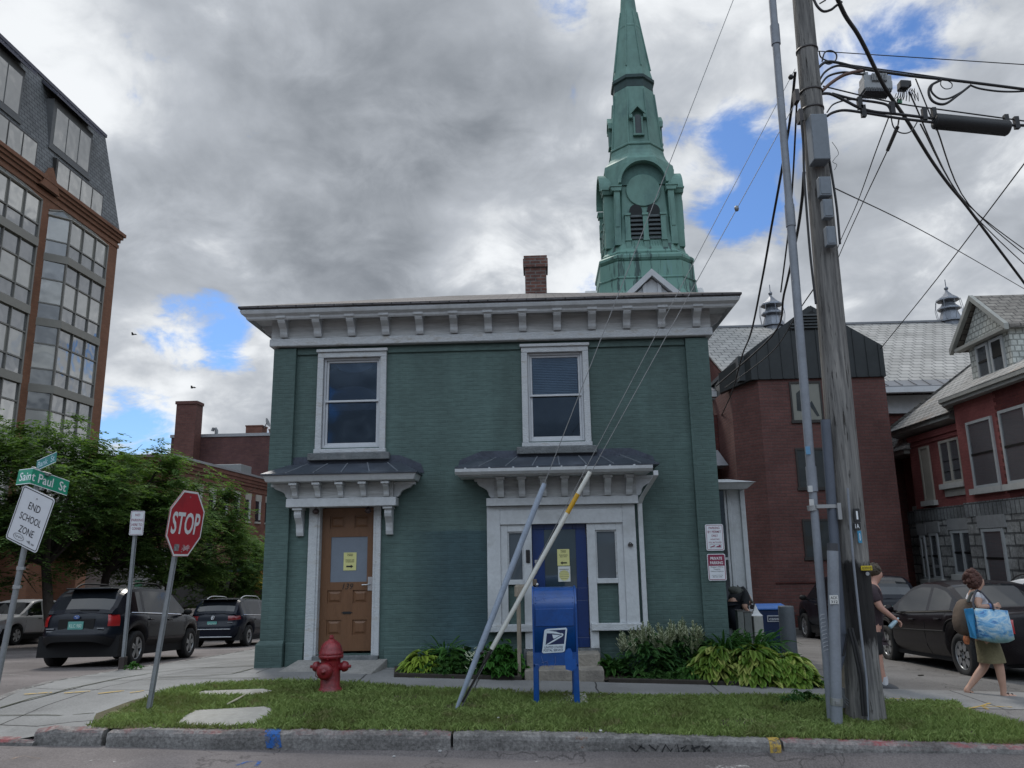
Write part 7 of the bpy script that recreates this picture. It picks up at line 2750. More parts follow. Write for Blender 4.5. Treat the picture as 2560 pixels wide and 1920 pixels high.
for u,v in((1990,243),(2000,292)):
 mb=MB()
 mb.cbox(at(u,v,PY_-.1),.05,.12,.16)
 mb.build('guy_bracket',MATS['dark_bronze'],pole)
mb=MB()
a_=at(2120,1700,PY_+.1)
mb.cbox((a_.x,PY_+.1,a_.z),.10,.10,.75,Matrix.Rotation(.05,3,'Y'))
mb.build('wood_batten',MATS['weathered_wood'],pole)
mb=MB()
a_=at(2112,1745,PY_+.08)
mb.cbox((a_.x,PY_+.12,a_.z),.20,.10,.20)
for k in range(3):
 mb.tube([(a_.x-.12,PY_-.02,a_.z+.10-k*.03),(a_.x+.06,PY_-.03,a_.z-.06-k*.03)],.006,5)
mb.build('conduit_scrap',mat('galvanised_steel',(0,0,0)),pole)
# the tall thin grey conduit standing off the pole
ca,cb=at(2079,1800,PY_-.12),at(1931,0,PY_-.12)
cv=cb-ca
con=thing('riser_conduit',(ca.x,PY_-.12,gz(ca.x,PY_)),'tall thin grey riser conduit standing just left of the wooden pole','conduit')
mb=MB()
mid1,mid2=ca+cv*.31,ca+cv*.335
rr_=.046
mb.tube([ca-cv*.03,ca+cv*.31],.044,14)
mb.tube([ca+cv*.30,ca+cv*.68],.050,14)
mb.tube([ca+cv*.675,ca+cv*1.4],.046,14)
mb.build('pipe',M_condgrey,con)
for f in(.275,.64,.925):
 mb=MB()
 mb.tube([ca+cv*f,ca+cv*(f+.032)],.058,14)
 mb.build('coupling',M_condgrey,con)
for(u,v,h_,c)in((2020,1126,.09,(.12,.28,.45)),(2026,1222,.07,(.45,.46,.46)),(2029,1256,.07,(.5,.5,.5))):
 mb=MB()
 q=at(u,v,PY_-.175)
 mb.box(q.x-.025,q.x+.025,PY_-.178,PY_-.172,q.z-h_/2,q.z+h_/2)
 mb.build('sticker',mat('sticker_%d'%u,c,.6),con)
mb=MB()
pts=[]
for k in range(30):
 f=k/29
 u=2056+10*f+(6 if k%3==0 else-6)
 pts.append(at(u,1535+95*f,PY_-.169))
for k in range(0,28,3):
 mb.tube(pts[k:k+3],.003,4)
mb.build('scratched_tag',mat('pale_marker',(.45,.47,.5),.7),con)
mb=MB()
a_=at(*R2(800,52),PY_-.15)
b_=at(*R2(955,45),PY_-.18)
mb.tube([a_+Vector((-.012,.03,-.03)),a_+Vector((-.018,.03,.03))],.056,12)
mb.cbox((a_+b_)/2+Vector((.02,0,.01)),.26,.03,.04)
mb.cbox(b_+Vector((.01,0,-.05)),.04,.05,.18)
mb.build('standoff_bracket',mat('bare_aluminium',(0,0,0)),con)
ca2,cb2=at(2092,1802,PY_-.32),at(2081,1358,PY_-.32)
con2=thing('capped_conduit',(ca2 .x,PY_-.32,gz(ca2 .x,PY_-.3)),'shorter thick grey conduit with dark cap and paper sticker before the pole','conduit')
cv2=cb2-ca2
mb=MB()
mb.tube([ca2-cv2*.08,ca2+cv2*.955],.058,16)
mb.build('pipe',M_condgrey,con2)
mb=MB()
mb.tube([ca2+cv2*.95,cb2],.056,16)
mb.build('cap',mat('cap_dark',(.05,.052,.06),.6),con2)
mb=MB()
mb.tube([ca2+cv2*.085,ca2+cv2*.125],.064,16)
q=ca2+cv2*.105
mb.cbox(q+Vector((-.01,-.066,0)),.05,.02,.03)
mb.build('strap',M_alu,con2)
q=at(*R2(931,672),PY_-.381)
mb=MB()
mb.box(q.x-.045,q.x+.045,PY_-.384,PY_-.379,q.z-.045,q.z+.045)
sk=mb.build('sticker',mat('torn_white_sticker',(.6,.6,.58),.7),con2)
text('ACK',(q.x,PY_-.384,q.z+.02),(1,0,0),(0,0,1),.075,.028,M_sblack,sk,lift=.001,bold=.01)
text('312',(q.x,PY_-.384,q.z-.022),(1,0,0),(0,0,1),.07,.028,M_sblack,sk,lift=.001,bold=.01)
# cables
def cable(label,pts,r,m=None,name='cable',sag=0.0,extra=None,cat='cable'):
 P_=[at(*p)for p in pts]
 fine=[]
 n=len(P_)
 if n==2:
  for k in range(13):
   f=k/12
   fine.append(P_[0].lerp(P_[1],f)-Vector((0,0,sag*4*f*(1-f))))
 else:
  for i in range(n-1):
   a=P_[max(i-1,0)]
   b_,c=P_[i],P_[i+1]
   d_=P_[min(i+2,n-1)]
   for k in range(6):
    f=k/6
    fine.append(.5*((2*b_)+(c-a)*f+(2*a-5*b_+4*c-d_)*f*f+(3*b_-3*c+d_-a)*f**3))
  fine.append(P_[-1])
 mb=MB()
 mb.tube(fine,r,6)
 if extra:
  extra(mb,fine)
 return tag(mb.build(name,m or M_cable),label,cat)
def wv(x,y,Y=8.9):
 u,v=W2(x,y)
 return(u,v,Y)
cable('thin top wire running right from the pole top clamp',[wv(530,415),wv(2700,557)],.006)
cable('upper steel strand that carries the grey amplifier',[wv(545,415),wv(600,490),wv(930,547),wv(1540,632),wv(2700,800)],.009)
cable('thick cable lashed under the upper strand, thickening to the right',[wv(540,552),wv(600,505),wv(700,510),wv(930,565),wv(1300,618),wv(1560,645),wv(1900,685),wv(2700,790)],.018)
cable('black cable bowing from the pole into the amplifier, upper of two',[wv(550,650),wv(600,580),wv(700,535),wv(860,560),wv(920,580)],.014)
cable('black cable bowing from the pole into the amplifier, lower of two',[wv(560,690),wv(620,620),wv(740,588),wv(860,602),wv(920,605)],.014)
cable('brown cable bowing up from the pole to the amplifier',[wv(570,740),wv(650,670),wv(760,605),wv(900,575)],.022,mat('brown_cable',(.12,.065,.05),.6))
cable('lower steel strand that carries the long black splice case',[wv(575,700),wv(1140,832),wv(1600,900),wv(2700,1050)],.009)
cable('cable sagging from the pole to the splice case, upper of two',[wv(565,762),wv(640,765),wv(760,820),wv(870,875),wv(1000,910),wv(1200,930),wv(1480,965)],.018)
cable('cable bowing from the pole cabinet to the splice case',[wv(610,945),wv(660,915),wv(750,897),wv(900,915),wv(1150,955),wv(1300,975),wv(1490,997)],.017)
cable('cable leaving the right end of the splice case',[wv(2080,1018),wv(2250,1022),wv(2700,1050)],.018)
cable('cable hung close under the lower strand',[wv(650,760),wv(820,805),wv(1000,830),wv(1090,850),wv(1120,880),wv(1130,915)],.016)
cable('thin cable arching from the cabinet to the lower strand',[wv(610,915),wv(660,850),wv(760,815),wv(840,808)],.010)
cable('coiled loop of spare cable by the pole clamp',[wv(570,500),wv(590,430),wv(640,412),wv(685,440),wv(680,490),wv(630,520),wv(590,510)],.010)
cable('big double loop of cable hanging under the upper strand',[wv(1540,650),wv(1450,700),wv(1440,770),wv(1480,830),wv(1570,845),wv(1680,770),wv(1770,700)],.016)
cable('second strand of the big loop hanging under the upper strand',[wv(1530,655),wv(1470,690),wv(1460,745),wv(1520,800),wv(1600,800),wv(1700,750),wv(1765,705)],.012)
cable('small wire ring under the upper strand',[wv(1540,650),wv(1535,690),wv(1570,722),wv(1620,715),wv(1625,680),wv(1590,655)],.006)
cable('slack cable dipping under the upper strand at the far right',[wv(1770,690),wv(1850,720),wv(2000,742),wv(2150,745),wv(2260,735)],.012)
hv_=[W2(690,-20),W2(760,130),W2(850,262),W2(920,390),W2(1005,565),W2(1100,745),W2(1260,980),W2(1450,1290),W2(1600,1500),W2(1740,1670),(2480,600),(2600,760)]
hY=[7.3,7.5,7.8,8.0,8.4,8.8,9.5,10.4,11.2,12,13.2,14.6]
cable('thick black cable crossing behind the amplifier down to the right',[(u,v,y_)for(u,v),y_ in zip(hv_,hY)],.024)
for k,(x0_,y0_,x1_,y1_,lab)in enumerate(((1280,750,1735,1665,'first thin drop wire fanning down right from the hub'),(1330,640,1500,1060,'drop wire from the upper strand to the splice case end'),(1370,1010,1755,1665,'second thin drop wire fanning down right from the lower strand'),(1500,1040,1765,1665,'drop wire fanning down right from the splice case'))):
 if k in(0,2,3):
  a,b_=W2(x0_,y0_),W2(x1_,y1_)
  e=(b_[0]+(b_[0]-a[0])*.9+90,b_[1]+(b_[1]-a[1])*.75)
  cable(lab,[(a[0],a[1],8.9),(b_[0],b_[1],12.5),(e[0],e[1],15)],.010)
 else:
  cable(lab,[wv(x0_,y0_),wv(x1_,y1_)],.008)
cable('drop wire slanting down left from the lower strand, left of two',[wv(1110,958),wv(1000,1250,11),(2142,510,14),(2098,610,17),(2075,680,19)],.009)
cable('drop wire with a splice slanting down left from the lower strand',[wv(1195,970),wv(1140,1140,10),(2158,505,14),(2106,620,17),(2078,690,19)],.010,extra=lambda mb,f:mb.tube([f[4],f[7]],.028,6))
cable('wire loop hanging between the strand and the thick cable',[wv(1130,940),wv(1150,1030),wv(1210,1080),wv(1290,1070),wv(1350,980)],.008)
cable('thin wire from the pole boxes down right to the red house',[(2086,470,8.8),(2330,590,13),(2600,745,19)],.008)
cable('service wire from the right edge down to the annex gable',[(2590,370,12),(2340,700,18),(2201,872,23.8)],.012)
cable('thin wire from behind the pole down the annex gable',[(2050,700,12),(2000,772,15),(1930,880,20),(1812,970,22)],.012)
cable('heavy black service cable drooping from the pole to the house corner',[(1988,180,8.9),(1975,300,9.4),(1950,450,10.2),(1930,560,11),(1905,700,12.5),(1878,830,15),(1855,890,18),(1830,980,22),(1801,1044,27)],.018)
cable('second black service cable from the pole, dropping left of the boxes',[(2010,430,8.8),(2005,500,9.2),(1990,600,10.5),(1960,735,13),(1930,840,17),(1790,965,22)],.020)
cable('third thinner service wire behind the tall conduit',[(1992,255,8.9),(1977,520,10),(1952,730,12)],.012)
cable('bundle of wires down the left side of the pole',[(2003,300,8.75),(2008,360,8.75),(2010,430,8.75),(2016,520,8.75),(2026,640,8.75),(2040,760,8.75)],.014)
cable('black cable down the right side of the pole past the boxes',[(2070,380,8.75),(2080,440,8.75),(2092,520,8.75),(2100,610,8.75)],.014)
cable('tangled loop of wire right of the cabinet',[(2080,355,8.7),(2092,372,8.7),(2096,385,8.7),(2088,395,8.7),(2082,405,8.7),(2092,412,8.7),(2086,425,8.7)],.003)
cable('curling cable at the top edge left of the thick cable',[W2(500,-10)+(7.4,),W2(530,50)+(7.4,),W2(580,92)+(7.4,),W2(640,80)+(7.4,),W2(680,50)+(7.4,),W2(730,15)+(7.4,)],.014)
cable('short stub wire at the top edge beside the curl',[W2(550,30)+(7.4,),W2(600,0)+(7.4,)],.008)
amp=thing('line_amplifier',at(2190,200,8.9),'grey finned amplifier box hanging on the upper strand','cable box')
a,b_=at(*W2(905,575),8.84),at(*W2(1150,725),8.84)
mb=MB()
rot=Matrix.Rotation(R(4),3,'Y')
c=(a+b_)/2+Vector((0,.09,0))
wA,hA_=(b_.x-a.x)*1.0,(a.z-b_.z)*.95
mb.cbox(c,wA,.16,hA_*.62,rot)
mb.cbox(c+rot@Vector((0,.01,-.25*hA_)),wA*1.02,.20,hA_*.45,rot)
for k in range(11):
 mb.cbox(c+rot@Vector((-wA*.22+k*wA*.05,-.095,hA_*.12)),.012,.04,hA_*.42,rot)
for s_ in(-1,1):
 mb.cbox(c+rot@Vector((s_*wA*.36,0,hA_*.40)),.06,.06,.10,rot)
mb.build('housing',mat('cast_grey',(.25,.26,.27),.5,metal=.3,var=.12),amp,bevel=.008)
mb=MB()
for k in range(16):
 mb.cbox(c+rot@Vector((-wA*.45+k*wA*.06,0,-.50*hA_)),.012,.18,.05,rot)
mb.build('fin',mat('dark_cast',(.07,.075,.085),.5),amp)
tp_=thing('splice_box',at(*W2(1230,700),8.9),'small dark tap box beside the amplifier','cable box')
mb=MB()
q=at(*W2(1228,700),8.9)
mb.cbox(q,.11,.11,.11,Matrix.Rotation(.1,3,'Y'))
mb.cbox(q+Vector((.07,0,.02)),.05,.07,.08)
mb.build('housing',M_cable,tp_,bevel=.012)
mb=MB()
for k in range(9):
 a_=q+Vector((-.05+.018*k,-.02,-.05))
 mb.tube([a_,a_+Vector((.01*(k-4),0,-.10)),a_+Vector((.02*(k-5),0,-.16-.01*(k%3))),a_+Vector((.015*(k-3),.02,-.05+.02*(k%4)))],.005,4)
mb.build('pigtail',M_cable,tp_)
mb=MB()
q2=at(*W2(1200,825),8.9)
mb.cbox(q2,.05,.03,.05)
mb.build('green_tag',mat('tag_green',(.03,.18,.08),.5),tp_)
sp_=thing('splice_case',at(*W2(1780,1010),8.9),'long black cylinder splice case hanging on the lower strand','cable box')
a,b_=at(*W2(1475,985),8.9),at(*W2(2090,1045),8.9)
mb=MB()
dv=(b_-a)
mb.tube([a,a+dv*.01,a+dv*.03,a+dv*.97,a+dv*.99,b_],[.05,.085,.098,.098,.085,.05],16)
mb.build('case',mat('splice_black',(.012,.013,.015),.55,var=.2),sp_)
for f in(.0,.96):
 mb=MB()
 mb.cbox(a+dv*f+Vector((.02,0,.11)),.05,.05,.14)
 mb.build('hanger',M_cable,sp_)
for(x,y)in((875,840),(1140,880),(1402,930),(2150,1000),(905,905)):
 mb=MB()
 mb.cbox(at(*W2(x,y),8.9),.055,.05,.16)
 mb.build('hanger',M_cable,sp_)
# cars
def interp(pts,x):
 if x<=pts[0][0]:
  return pts[0][1]
 for(a,fa),(b_,fb)in zip(pts,pts[1:]):
  if x<=b_:
   f=(x-a)/(b_-a)
   return fa+(fb-fa)*f
 return pts[-1][1]
def sinterp(pts,x):
 return(interp(pts,x-.06)+interp(pts,x)*2+interp(pts,x+.06))/4
def carpaint(name,c,rough=.25):
 m=mat(name,c,rough,metal=.0,var=.05,vs=2,coat=.10,spec=.22)
 return m
M_tyre=mat('tyre_rubber',(.014,.014,.015),.85,var=.2,vs=20)
M_well=mat('wheel_well_dark',(.006,.006,.007),.9)
M_trim=mat('car_black_plastic',(.012,.012,.013),.6,spec=.25)
M_cglass=dullglass('car_glass',(.010,.012,.015),.05,.16)
M_chrome=mat('chrome',(.6,.61,.63),.15,metal=1.0,var=.03)
M_rim=mat('alloy_rim',(.38,.39,.40),.35,metal=.7,var=.06)
M_lred=mat('lamp_red',(.36,.012,.014),.2,coat=.6,var=.15,vs=9)
M_lclear=mat('lamp_clear',(.52,.47,.47),.2,coat=.6,var=.1,vs=9)
M_amber=mat('lamp_amber',(.55,.16,.03),.25,coat=.5)
M_plate=mat('plate_green',(.10,.30,.27),.5,var=.05)
M_seat=mat('car_interior',(.03,.03,.033),.9)
def car(label,loc,yaw,slope,P,paint,group=None):
 L,W,H=P['L'],P['W'],P['H']
 root=thing('car',loc,label,'car',group,rot=(slope,0,yaw))
 hL=L/2
 p_=P.get('p',5.0)
 belt,roof=P['belt'],P['roof']
 ax=P['axles']
 rw,ra=P['rw'],P['rw']+P.get('gap',.055)
 sill=P.get('sill',.24)
 ys=[(-.965+1.93*k/110)for k in range(111)]
 xe=(1-.965**p_)**(1/p_)
 ends=[xe-2*xe*k/15 for k in range(1,15)]
 OUT=[((1-abs(y)**p_)**(1/p_),y,1)for y in ys]
 OUT+=[(x,(1-abs(x)**p_)**(1/p_),0)for x in ends]
 OUT+=[(-x,y,1)for x,y,s in OUT[:111][::-1]]
 OUT+=[(-x,-(1-abs(x)**p_)**(1/p_),0)for x in ends]
 wprof=P.get('wprof',[(0,.86),(.10,.92),(.28,.99),(.55,1.0),(.85,.985),(1,.945)])
 rprof=P['rear']
 fprof=P['front']
 def zlow(y,side):
  yy=y*hL
  z=sill
  z=max(z,interp([(-hL,P['zr']),(-hL+.35,sill+.02),(hL-.4,sill+.02),(hL,P['zf'])],yy))
  if side:
   for a in ax:
    d_=abs(yy-a)
    if d_<ra:
     z=max(z,rw+math.sqrt(ra*ra-d_*d_))
  return z
 def bp(o,t,off=0.0):
  sx_,y,side=o
  zl,zt=zlow(y,side),sinterp(belt,y*hL)
  z=zl+(zt-zl)*t
  zz_=z/1.0
  wgt=abs(y)**6
  sh=interp(rprof,zz_)*wgt if y<0 else-interp(fprof,zz_)*wgt
  x=sx_*W/2*interp(wprof,t)
  yy=y*hL+sh
  n=Vector((math.copysign(abs(sx_)**(p_-1),sx_)/(W/2),math.copysign(abs(y)**(p_-1),y)/hL,0)).normalized()
  return Vector((x,yy,z))+n*off
 mb=MB()
 T=[0,.06,.14,.24,.35,.46,.57,.68,.78,.87,.94,1.0]
 rings=[[bp(o,t)for o in OUT]for t in T]
 top=rings[-1]
 for s_,dz in((.965,.012),(.8,.03),(.4,.045),(.02,.05)):
  rings.append([Vector((q.x*s_,q.y*(.995 if s_<.99 else 1),q.z+dz*P.get('crown',1)))for q in top])
 mb.loft(rings,True,False,0,True)
 if P.get('clad'):
  n=len(OUT)
  for k in range(len(mb.m)):
   row=k//n
   if row<P['clad']:
    mb.m[k]=1
 y0,y1=roof[0][0],roof[-1][0]
 ns=56
 win={}
 stn_=[]
 for i in range(ns+1):
  y=y0+(y1-y0)*i/ns
  zt=sinterp(belt,y)-.01
  zr=max(interp(roof,y)if i in(0,ns)else sinterp(roof,y),zt+.012)
  wb=(1-abs(min(.999,abs(y/hL)))**p_)**(1/p_)*W/2*.935
  tl_=(P.get('tumble',.17))/(H-.95)
  def X(z):
   return wb-max(0,z-zt)*tl_
  e=min(.05,(zr-zt)*.3)
  z1,z2,z3=zt+e*.5,max(zr-.085,zt+e),zr-.03 if zr-zt>.1 else zr
  z3=max(z3,z2+.004)
  stn_.append((y,[(X(zt),zt),(X(z1),z1),(X(z2),z2),(X(z3),z3),(X(z3)-.09,zr),(X(z3)*.5,zr+.022),(0,zr+.03)]))
 rear_w,wind=P['rearglass'],P['windshield']
 for i in range(ns):
  ya,A=stn_[i]
  yb_,B=stn_[i+1]
  ym=(ya+yb_)/2
  for j in range(6):
   for sg in(-1,1):
    q=[Vector((sg*A[j][0],ya,A[j][1])),Vector((sg*B[j][0],yb_,B[j][1])),Vector((sg*B[j+1][0],yb_,B[j+1][1])),Vector((sg*A[j+1][0],ya,A[j+1][1]))]
    key=None
    if j==1:
     for k,(wa,wb_)in enumerate(P['side']):
      if wa<=ym<=wb_:
       key='side%d%d'%(k,sg)
    if j>=4:
     if rear_w[0]<=ym<=rear_w[1]:
      key='rear'
     if wind[0]<=ym<=wind[1]:
      key='wind'
    if key:
     win.setdefault(key,MB()).add(q,[(0,1,2,3)],0,key in('rear','wind'))
    else:
     mb.add(q,[(0,1,2,3)],0,j>=3)
 body=mb.build('body',[paint,P.get('cladmat',M_trim)],root,local=True)
 for k,w_ in win.items():
  nm={'rear':'rear_window','wind':'windscreen'}.get(k,'side_window')
  w_.build(nm,M_cglass,root,local=True)
 ub=MB()
 ub.box(-W/2+.09,W/2-.09,-hL+.25,hL-.25,.20,.60)
 ub.build('underbody',M_well,root,local=True)
 for a in ax:
  for sg in(-1,1):
   x=sg*(W/2-.02)
   rot=Matrix.Rotation(math.pi/2*sg,3,'Y')
   mb=MB()
   mb.lathe([(rw*.62,-.20),(rw*.93,-.205),(rw,-.185),(rw,-.02),(rw*.94,0),(rw*.66,.0),(rw*.64,-.03)],(x,a,rw),36,rot)
   wl=mb.build('wheel',M_tyre,root,local=True)
   mb=MB()
   mb.lathe([(rw*.60,-.10),(rw*.655,-.012),(rw*.63,-.008),(rw*.60,-.02),(rw*.58,-.09)],(x,a,rw),36,rot)
   mb.lathe([(.001,-.03),(rw*.15,-.028),(rw*.17,-.045),(rw*.15,-.06)],(x,a,rw),20,rot)
   nsp=P.get('spokes',5)
   for k in range(nsp):
    an=2*math.pi*k/nsp+.3
    for da in((-.13,.13)if P.get('twin')else(0,)):
     d1,d2=an+da*.5,an+da
     ps=[]
     for rr_,w2 in((rw*.12,.030 if P.get('twin')else.05),(rw*.61,.026 if P.get('twin')else.045)):
      d0=d1 if rr_<rw*.3 else d2
      c=Vector((0,math.cos(d0),math.sin(d0)))*rr_
      tn=Vector((0,-math.sin(d0),math.cos(d0)))*w2
      ps.append((c+tn,c-tn))
     o_=Vector((x-sg*.035,a,rw))
     mb.prism([o_+ps[0][0],o_+ps[1][0],o_+ps[1][1],o_+ps[0][1]],(sg*.018,0,0))
   mb.build('rim',P.get('rimmat',M_rim),wl,local=True)
   mb=MB()
   mb.lathe([(.001,-.09),(rw*.6,-.09)],(x,a,rw),24,rot,caps=False)
   mb.build('brake_disc',M_well,wl,local=True)
 def patch(j0,j1,t0,t1,m,name,off=.010,parent=None):
  mb=MB()
  js=list(range(j0,j1+1))
  tt=[t0+(t1-t0)*k/4 for k in range(5)]
  g_=[[bp(OUT[j%len(OUT)],t,off)for j in js]for t in tt]
  mb.loft(g_,False,False,0,True)
  for edge in(g_[0],g_[-1]):
   pass
  return mb.build(name,m,parent or root,local=True)
 def box(name,x0,x1,y0_,y1_,z0,z1,m,parent=None,bevel=.01):
  mb=MB()
  mb.box(x0,x1,y0_,y1_,z0,z1)
  return mb.build(name,m,parent or root,local=True,bevel=bevel)
 N=len(OUT)
 for(j0,j1,t0,t1,m,nm)in P.get('lamps',[]):
  patch(j0,j1,t0,t1,m,nm)
  patch(222+14-1-j1+0,222+14-1-j0,t0,t1,m,nm)if j1<111 else None
 for sg in(-1,1):
  if P.get('rails'):
   ya,yb_=P['rails']
   mb=MB()
   def rx(y):
    k=min(ns,max(0,int(round((y-y0)/(y1-y0)*ns))))
    return stn_[k][1][4][0]-.02,stn_[k][1][4][1]
   pts=[]
   for k in range(11):
    y=ya+(yb_-ya)*k/10
    xx,zz_=rx(y)
    pts.append((sg*xx,y,zz_+(.01 if k in(0,10)else.065 if k in(1,9)else.085)))
   mb.tube(pts,.017,8)
   mb.build('roof_rail',P.get('railmat',M_trim),root,local=True)
  my=P['mirror']
  mb=MB()
  zb_=sinterp(belt,my)
  mb.sphere((sg*(W/2+.09),my,zb_+.07),.1,12,0,(1.0,.62,.72))
  mb.tube([(sg*(W/2-.06),my+.04,zb_+.02),(sg*(W/2+.05),my+.01,zb_+.05)],.025,6)
  mb.build('wing_mirror',P.get('mirmat',paint),root,local=True)
  for y in P.get('handles',[]):
   zb_=sinterp(belt,y)-.11
   mb=MB()
   mb.cbox((sg*(W/2-.002),y,zb_),.035,.17,.03)
   mb.build('door_handle',P.get('handlemat',paint),root,local=True,bevel=.008)
  for y in P.get('seams',[]):
   mb=MB()
   zt=sinterp(belt,y)
   js=[o for o in OUT if o[2]and(o[0]>0)==(sg>0)]
   o=min(js,key=lambda q:abs(q[1]*hL-y))
   pts=[bp(o,t,.0015)for t in(.08,.25,.5,.75,.97)]
   mb.tube(pts,.004,4)
   mb.build('door_seam',M_well,root,local=True)
  if P.get('beltline'):
   mb=MB()
   pts=[]
   a,b_=P['beltline']
   for k in range(16):
    y=a+(b_-a)*k/15
    wb=(1-abs(y/hL)**p_)**(1/p_)*W/2*.935
    pts.append((sg*(wb+.012),y,sinterp(belt,y)+.012))
   mb.tube(pts,.012,5)
   mb.build('belt_trim',M_chrome,root,local=True)
 return root,box,patch,bp,OUT,body
def plate_on(root,y,z,s_,col_,w_=.305,h_=.152,rear=True):
 mb=MB()
 mb.box(-w_/2,w_/2,y-.012,y,z-h_/2,z+h_/2)
 pl_=mb.build('number_plate',M_plate,root,local=True,bevel=.004)
 text(s_,(0,y-.0125,z-.005),(1,0,0),(0,0,1),w_*.80,h_*.46,col_,pl_,'plate_number',lift=.002,bold=.012,local=True)
 return pl_
M_plw=mat('plate_letter',(.45,.62,.56),.5)
ST=math.atan(-.074)
c1=(-9.27,17.55)
P=dict(L=4.45,W=1.79,H=1.58,p=4.6,axles=(-1.33,1.30),rw=.335,sill=.30,zr=.50,zf=.34,gap=.05,
belt=[(-2.3,1.00),(-1.6,1.02),(0,.99),(.85,.97),(1.15,.98),(1.75,.90),(2.3,.74)],
roof=[(-2.06,1.02),(-1.74,1.40),(-1.50,1.52),(-.9,1.56),(0,1.56),(.35,1.50),(1.15,.99)],
rear=[(0,.10),(.45,.02),(.66,.0),(.70,.07),(.90,.09),(1.1,.14)],front=[(0,.2),(.4,.02),(.6,.0),(.75,.10),(1.0,.3)],
rearglass=(-2.03,-1.60),windshield=(.42,1.12),side=[(-1.62,-1.12),(-1.04,-.22),(-.14,.72)],clad=3,
lamps=[],rails=(-1.35,.15),mirror=.72,handles=(-.85,.05),seams=(-1.0,-.18,.85),spokes=5,twin=True,tumble=.20,mirmat=M_trim,beltline=(-1.6,.75))
pt1=carpaint('dark_blue_grey_paint',(.007,.009,.015))
z1=gz(c1[0],c1[1])-ROAD
car1,box1,patch1,bp1,OUT1,body1=car('dark hatchback with roof rails and black wheel cladding parked nearest on the side street',(c1[0],c1[1],z1),R(1.5),ST,P,pt1,'cars parked along the side street')
def corner_lamps(root,bp,OUT,z0,z1,x_in,y_fwd,m,name,hL,off=.012,taper=0.0):
 """lamp wrapping each rear corner between heights z0 and z1; from |x| = x_in on the tail to y_fwd along the flank"""
 for sg in(-1,1):
  idx=[o for o in OUT if(o[0]>0)==(sg>0)and o[1]<0 and(o[2]==0 or o[1]<-.6)]
  def k_(o):
   q=bp(o,.7)
   return q
  sel=[]
  for o in idx:
   q=k_(o)
   if abs(q.x)>=x_in and q.y<=y_fwd:
    sel.append(o)
  sel.sort(key=lambda o:(abs(k_(o).x)+(k_(o).y+hL)*1.0))
  mb=MB()
  g_=[]
  for f in(0,.25,.5,.75,1.0):
   row=[]
   for i,o in enumerate(sel):
    fr=i/max(1,len(sel)-1)
    za,zb_=z0+taper*fr,z1-taper*.4*(1-fr)
    z=za+(zb_-za)*f
    lo,hi=0.0,1.0
    for _ in range(18):
     mm=(lo+hi)/2
     if bp(o,mm).z<z:
      lo=mm
     else:
      hi=mm
    row.append(bp(o,lo,off if 0<f<1 else off*.3))
   g_.append(row)
  mb.loft(g_,False,False,0,True)
  mb.build(name,m,root,local=True)
corner_lamps(car1,bp1,OUT1,.78,1.0,.56,-1.90,M_lred,'tail_lamp',2.225)
corner_lamps(car1,bp1,OUT1,.87,.985,.55,-2.12,M_lclear,'indicator_lamp',2.225,off=.02)
plate_on(car1,-2.155,.80,'KLC 980',M_plw)
box1('tailgate_recess',-.36,.36,-2.150,-2.12,.70,.93,M_trim,bevel=.03)
box1('rear_spoiler',-.47,.47,-1.86,-1.5,1.50,1.525,pt1,bevel=.012)
mb=MB()
mb.lathe([(.062,0),(.062,.006),(.05,.008)],(0,-2.158,.955),20,Matrix.Rotation(math.pi/2,3,'X')@Matrix.Scale(.62,3,(0,1,0)))
em1=mb.build('tail_badge',mat('badge_blue',(.04,.09,.28),.3,coat=.5),car1,local=True)
mb=MB()
for px_,pz_,r_ in((-.025,.012,.012),(.0,-.004,.007),(.014,.010,.007),(.028,-.002,.007),(.006,-.016,.007),(.024,-.017,.006)):
 mb.sphere((px_,-2.168,.955+pz_),r_,6,0,(1,.3,1))
mb.build('badge_star',M_chrome,em1,local=True)
for x_,s_ in((-.50,(.16,.13)),(.50,(.14,))):
 for k,w_ in enumerate(s_):
  box1('badge_script',x_-w_/2,x_+w_/2,-2.165,-2.150,.735-k*.05,.75-k*.05,M_chrome,bevel=0)
corner_lamps(car1,bp1,OUT1,.45,.49,.60,-2.08,M_lred,'bumper_reflector',2.225,off=.008)
box1('wiper',-.02,.36,-2.045,-2.0,1.075,1.095,M_trim)
c2=(-10.28,26.65)
P2=dict(P,L=4.57,W=1.80,H=1.50,p=5.5,axles=(-1.36,1.28),rw=.325,sill=.25,zr=.30,zf=.28,
belt=[(-2.3,.96),(0,.93),(.9,.92),(1.2,.93),(1.8,.86),(2.3,.72)],
roof=[(-2.14,.99),(-1.88,1.32),(-1.72,1.43),(-1.0,1.475),(0,1.475),(.4,1.42),(1.25,.94)],
rearglass=(-2.10,-1.78),windshield=(.48,1.2),side=[(-1.80,-1.25),(-1.17,-.25),(-.17,.78)],rails=(-1.5,.2),railmat=M_chrome,beltline=(-1.8,.8),
clad=0,seams=(-1.1,-.2,.9),handles=(-.9,.05),mirror=.78,spokes=10,twin=False)
pt2=carpaint('dark_navy_paint',(.005,.008,.016))
car2,box2,patch2,bp2,OUT2,body2=car('dark estate car with chrome roof rails parked beyond the hatchback',(c2[0],c2[1],gz(*c2)-ROAD),0,ST,P2,pt2,'cars parked along the side street')
corner_lamps(car2,bp2,OUT2,.80,.95,.42,-1.95,mat('lamp_dark_red',(.16,.010,.014),.2,coat=.6),'tail_lamp',2.285,taper=.03)
plate_on(car2,-2.235,.70,'HSA 252',M_plw)
mb=MB()
mb.lathe([(.062,0),(.062,.01),(.052,.012),(.052,0)],(0,-2.215,.885),24,Matrix.Rotation(math.pi/2,3,'X'))
o3=Vector((0,-2.225,.885))
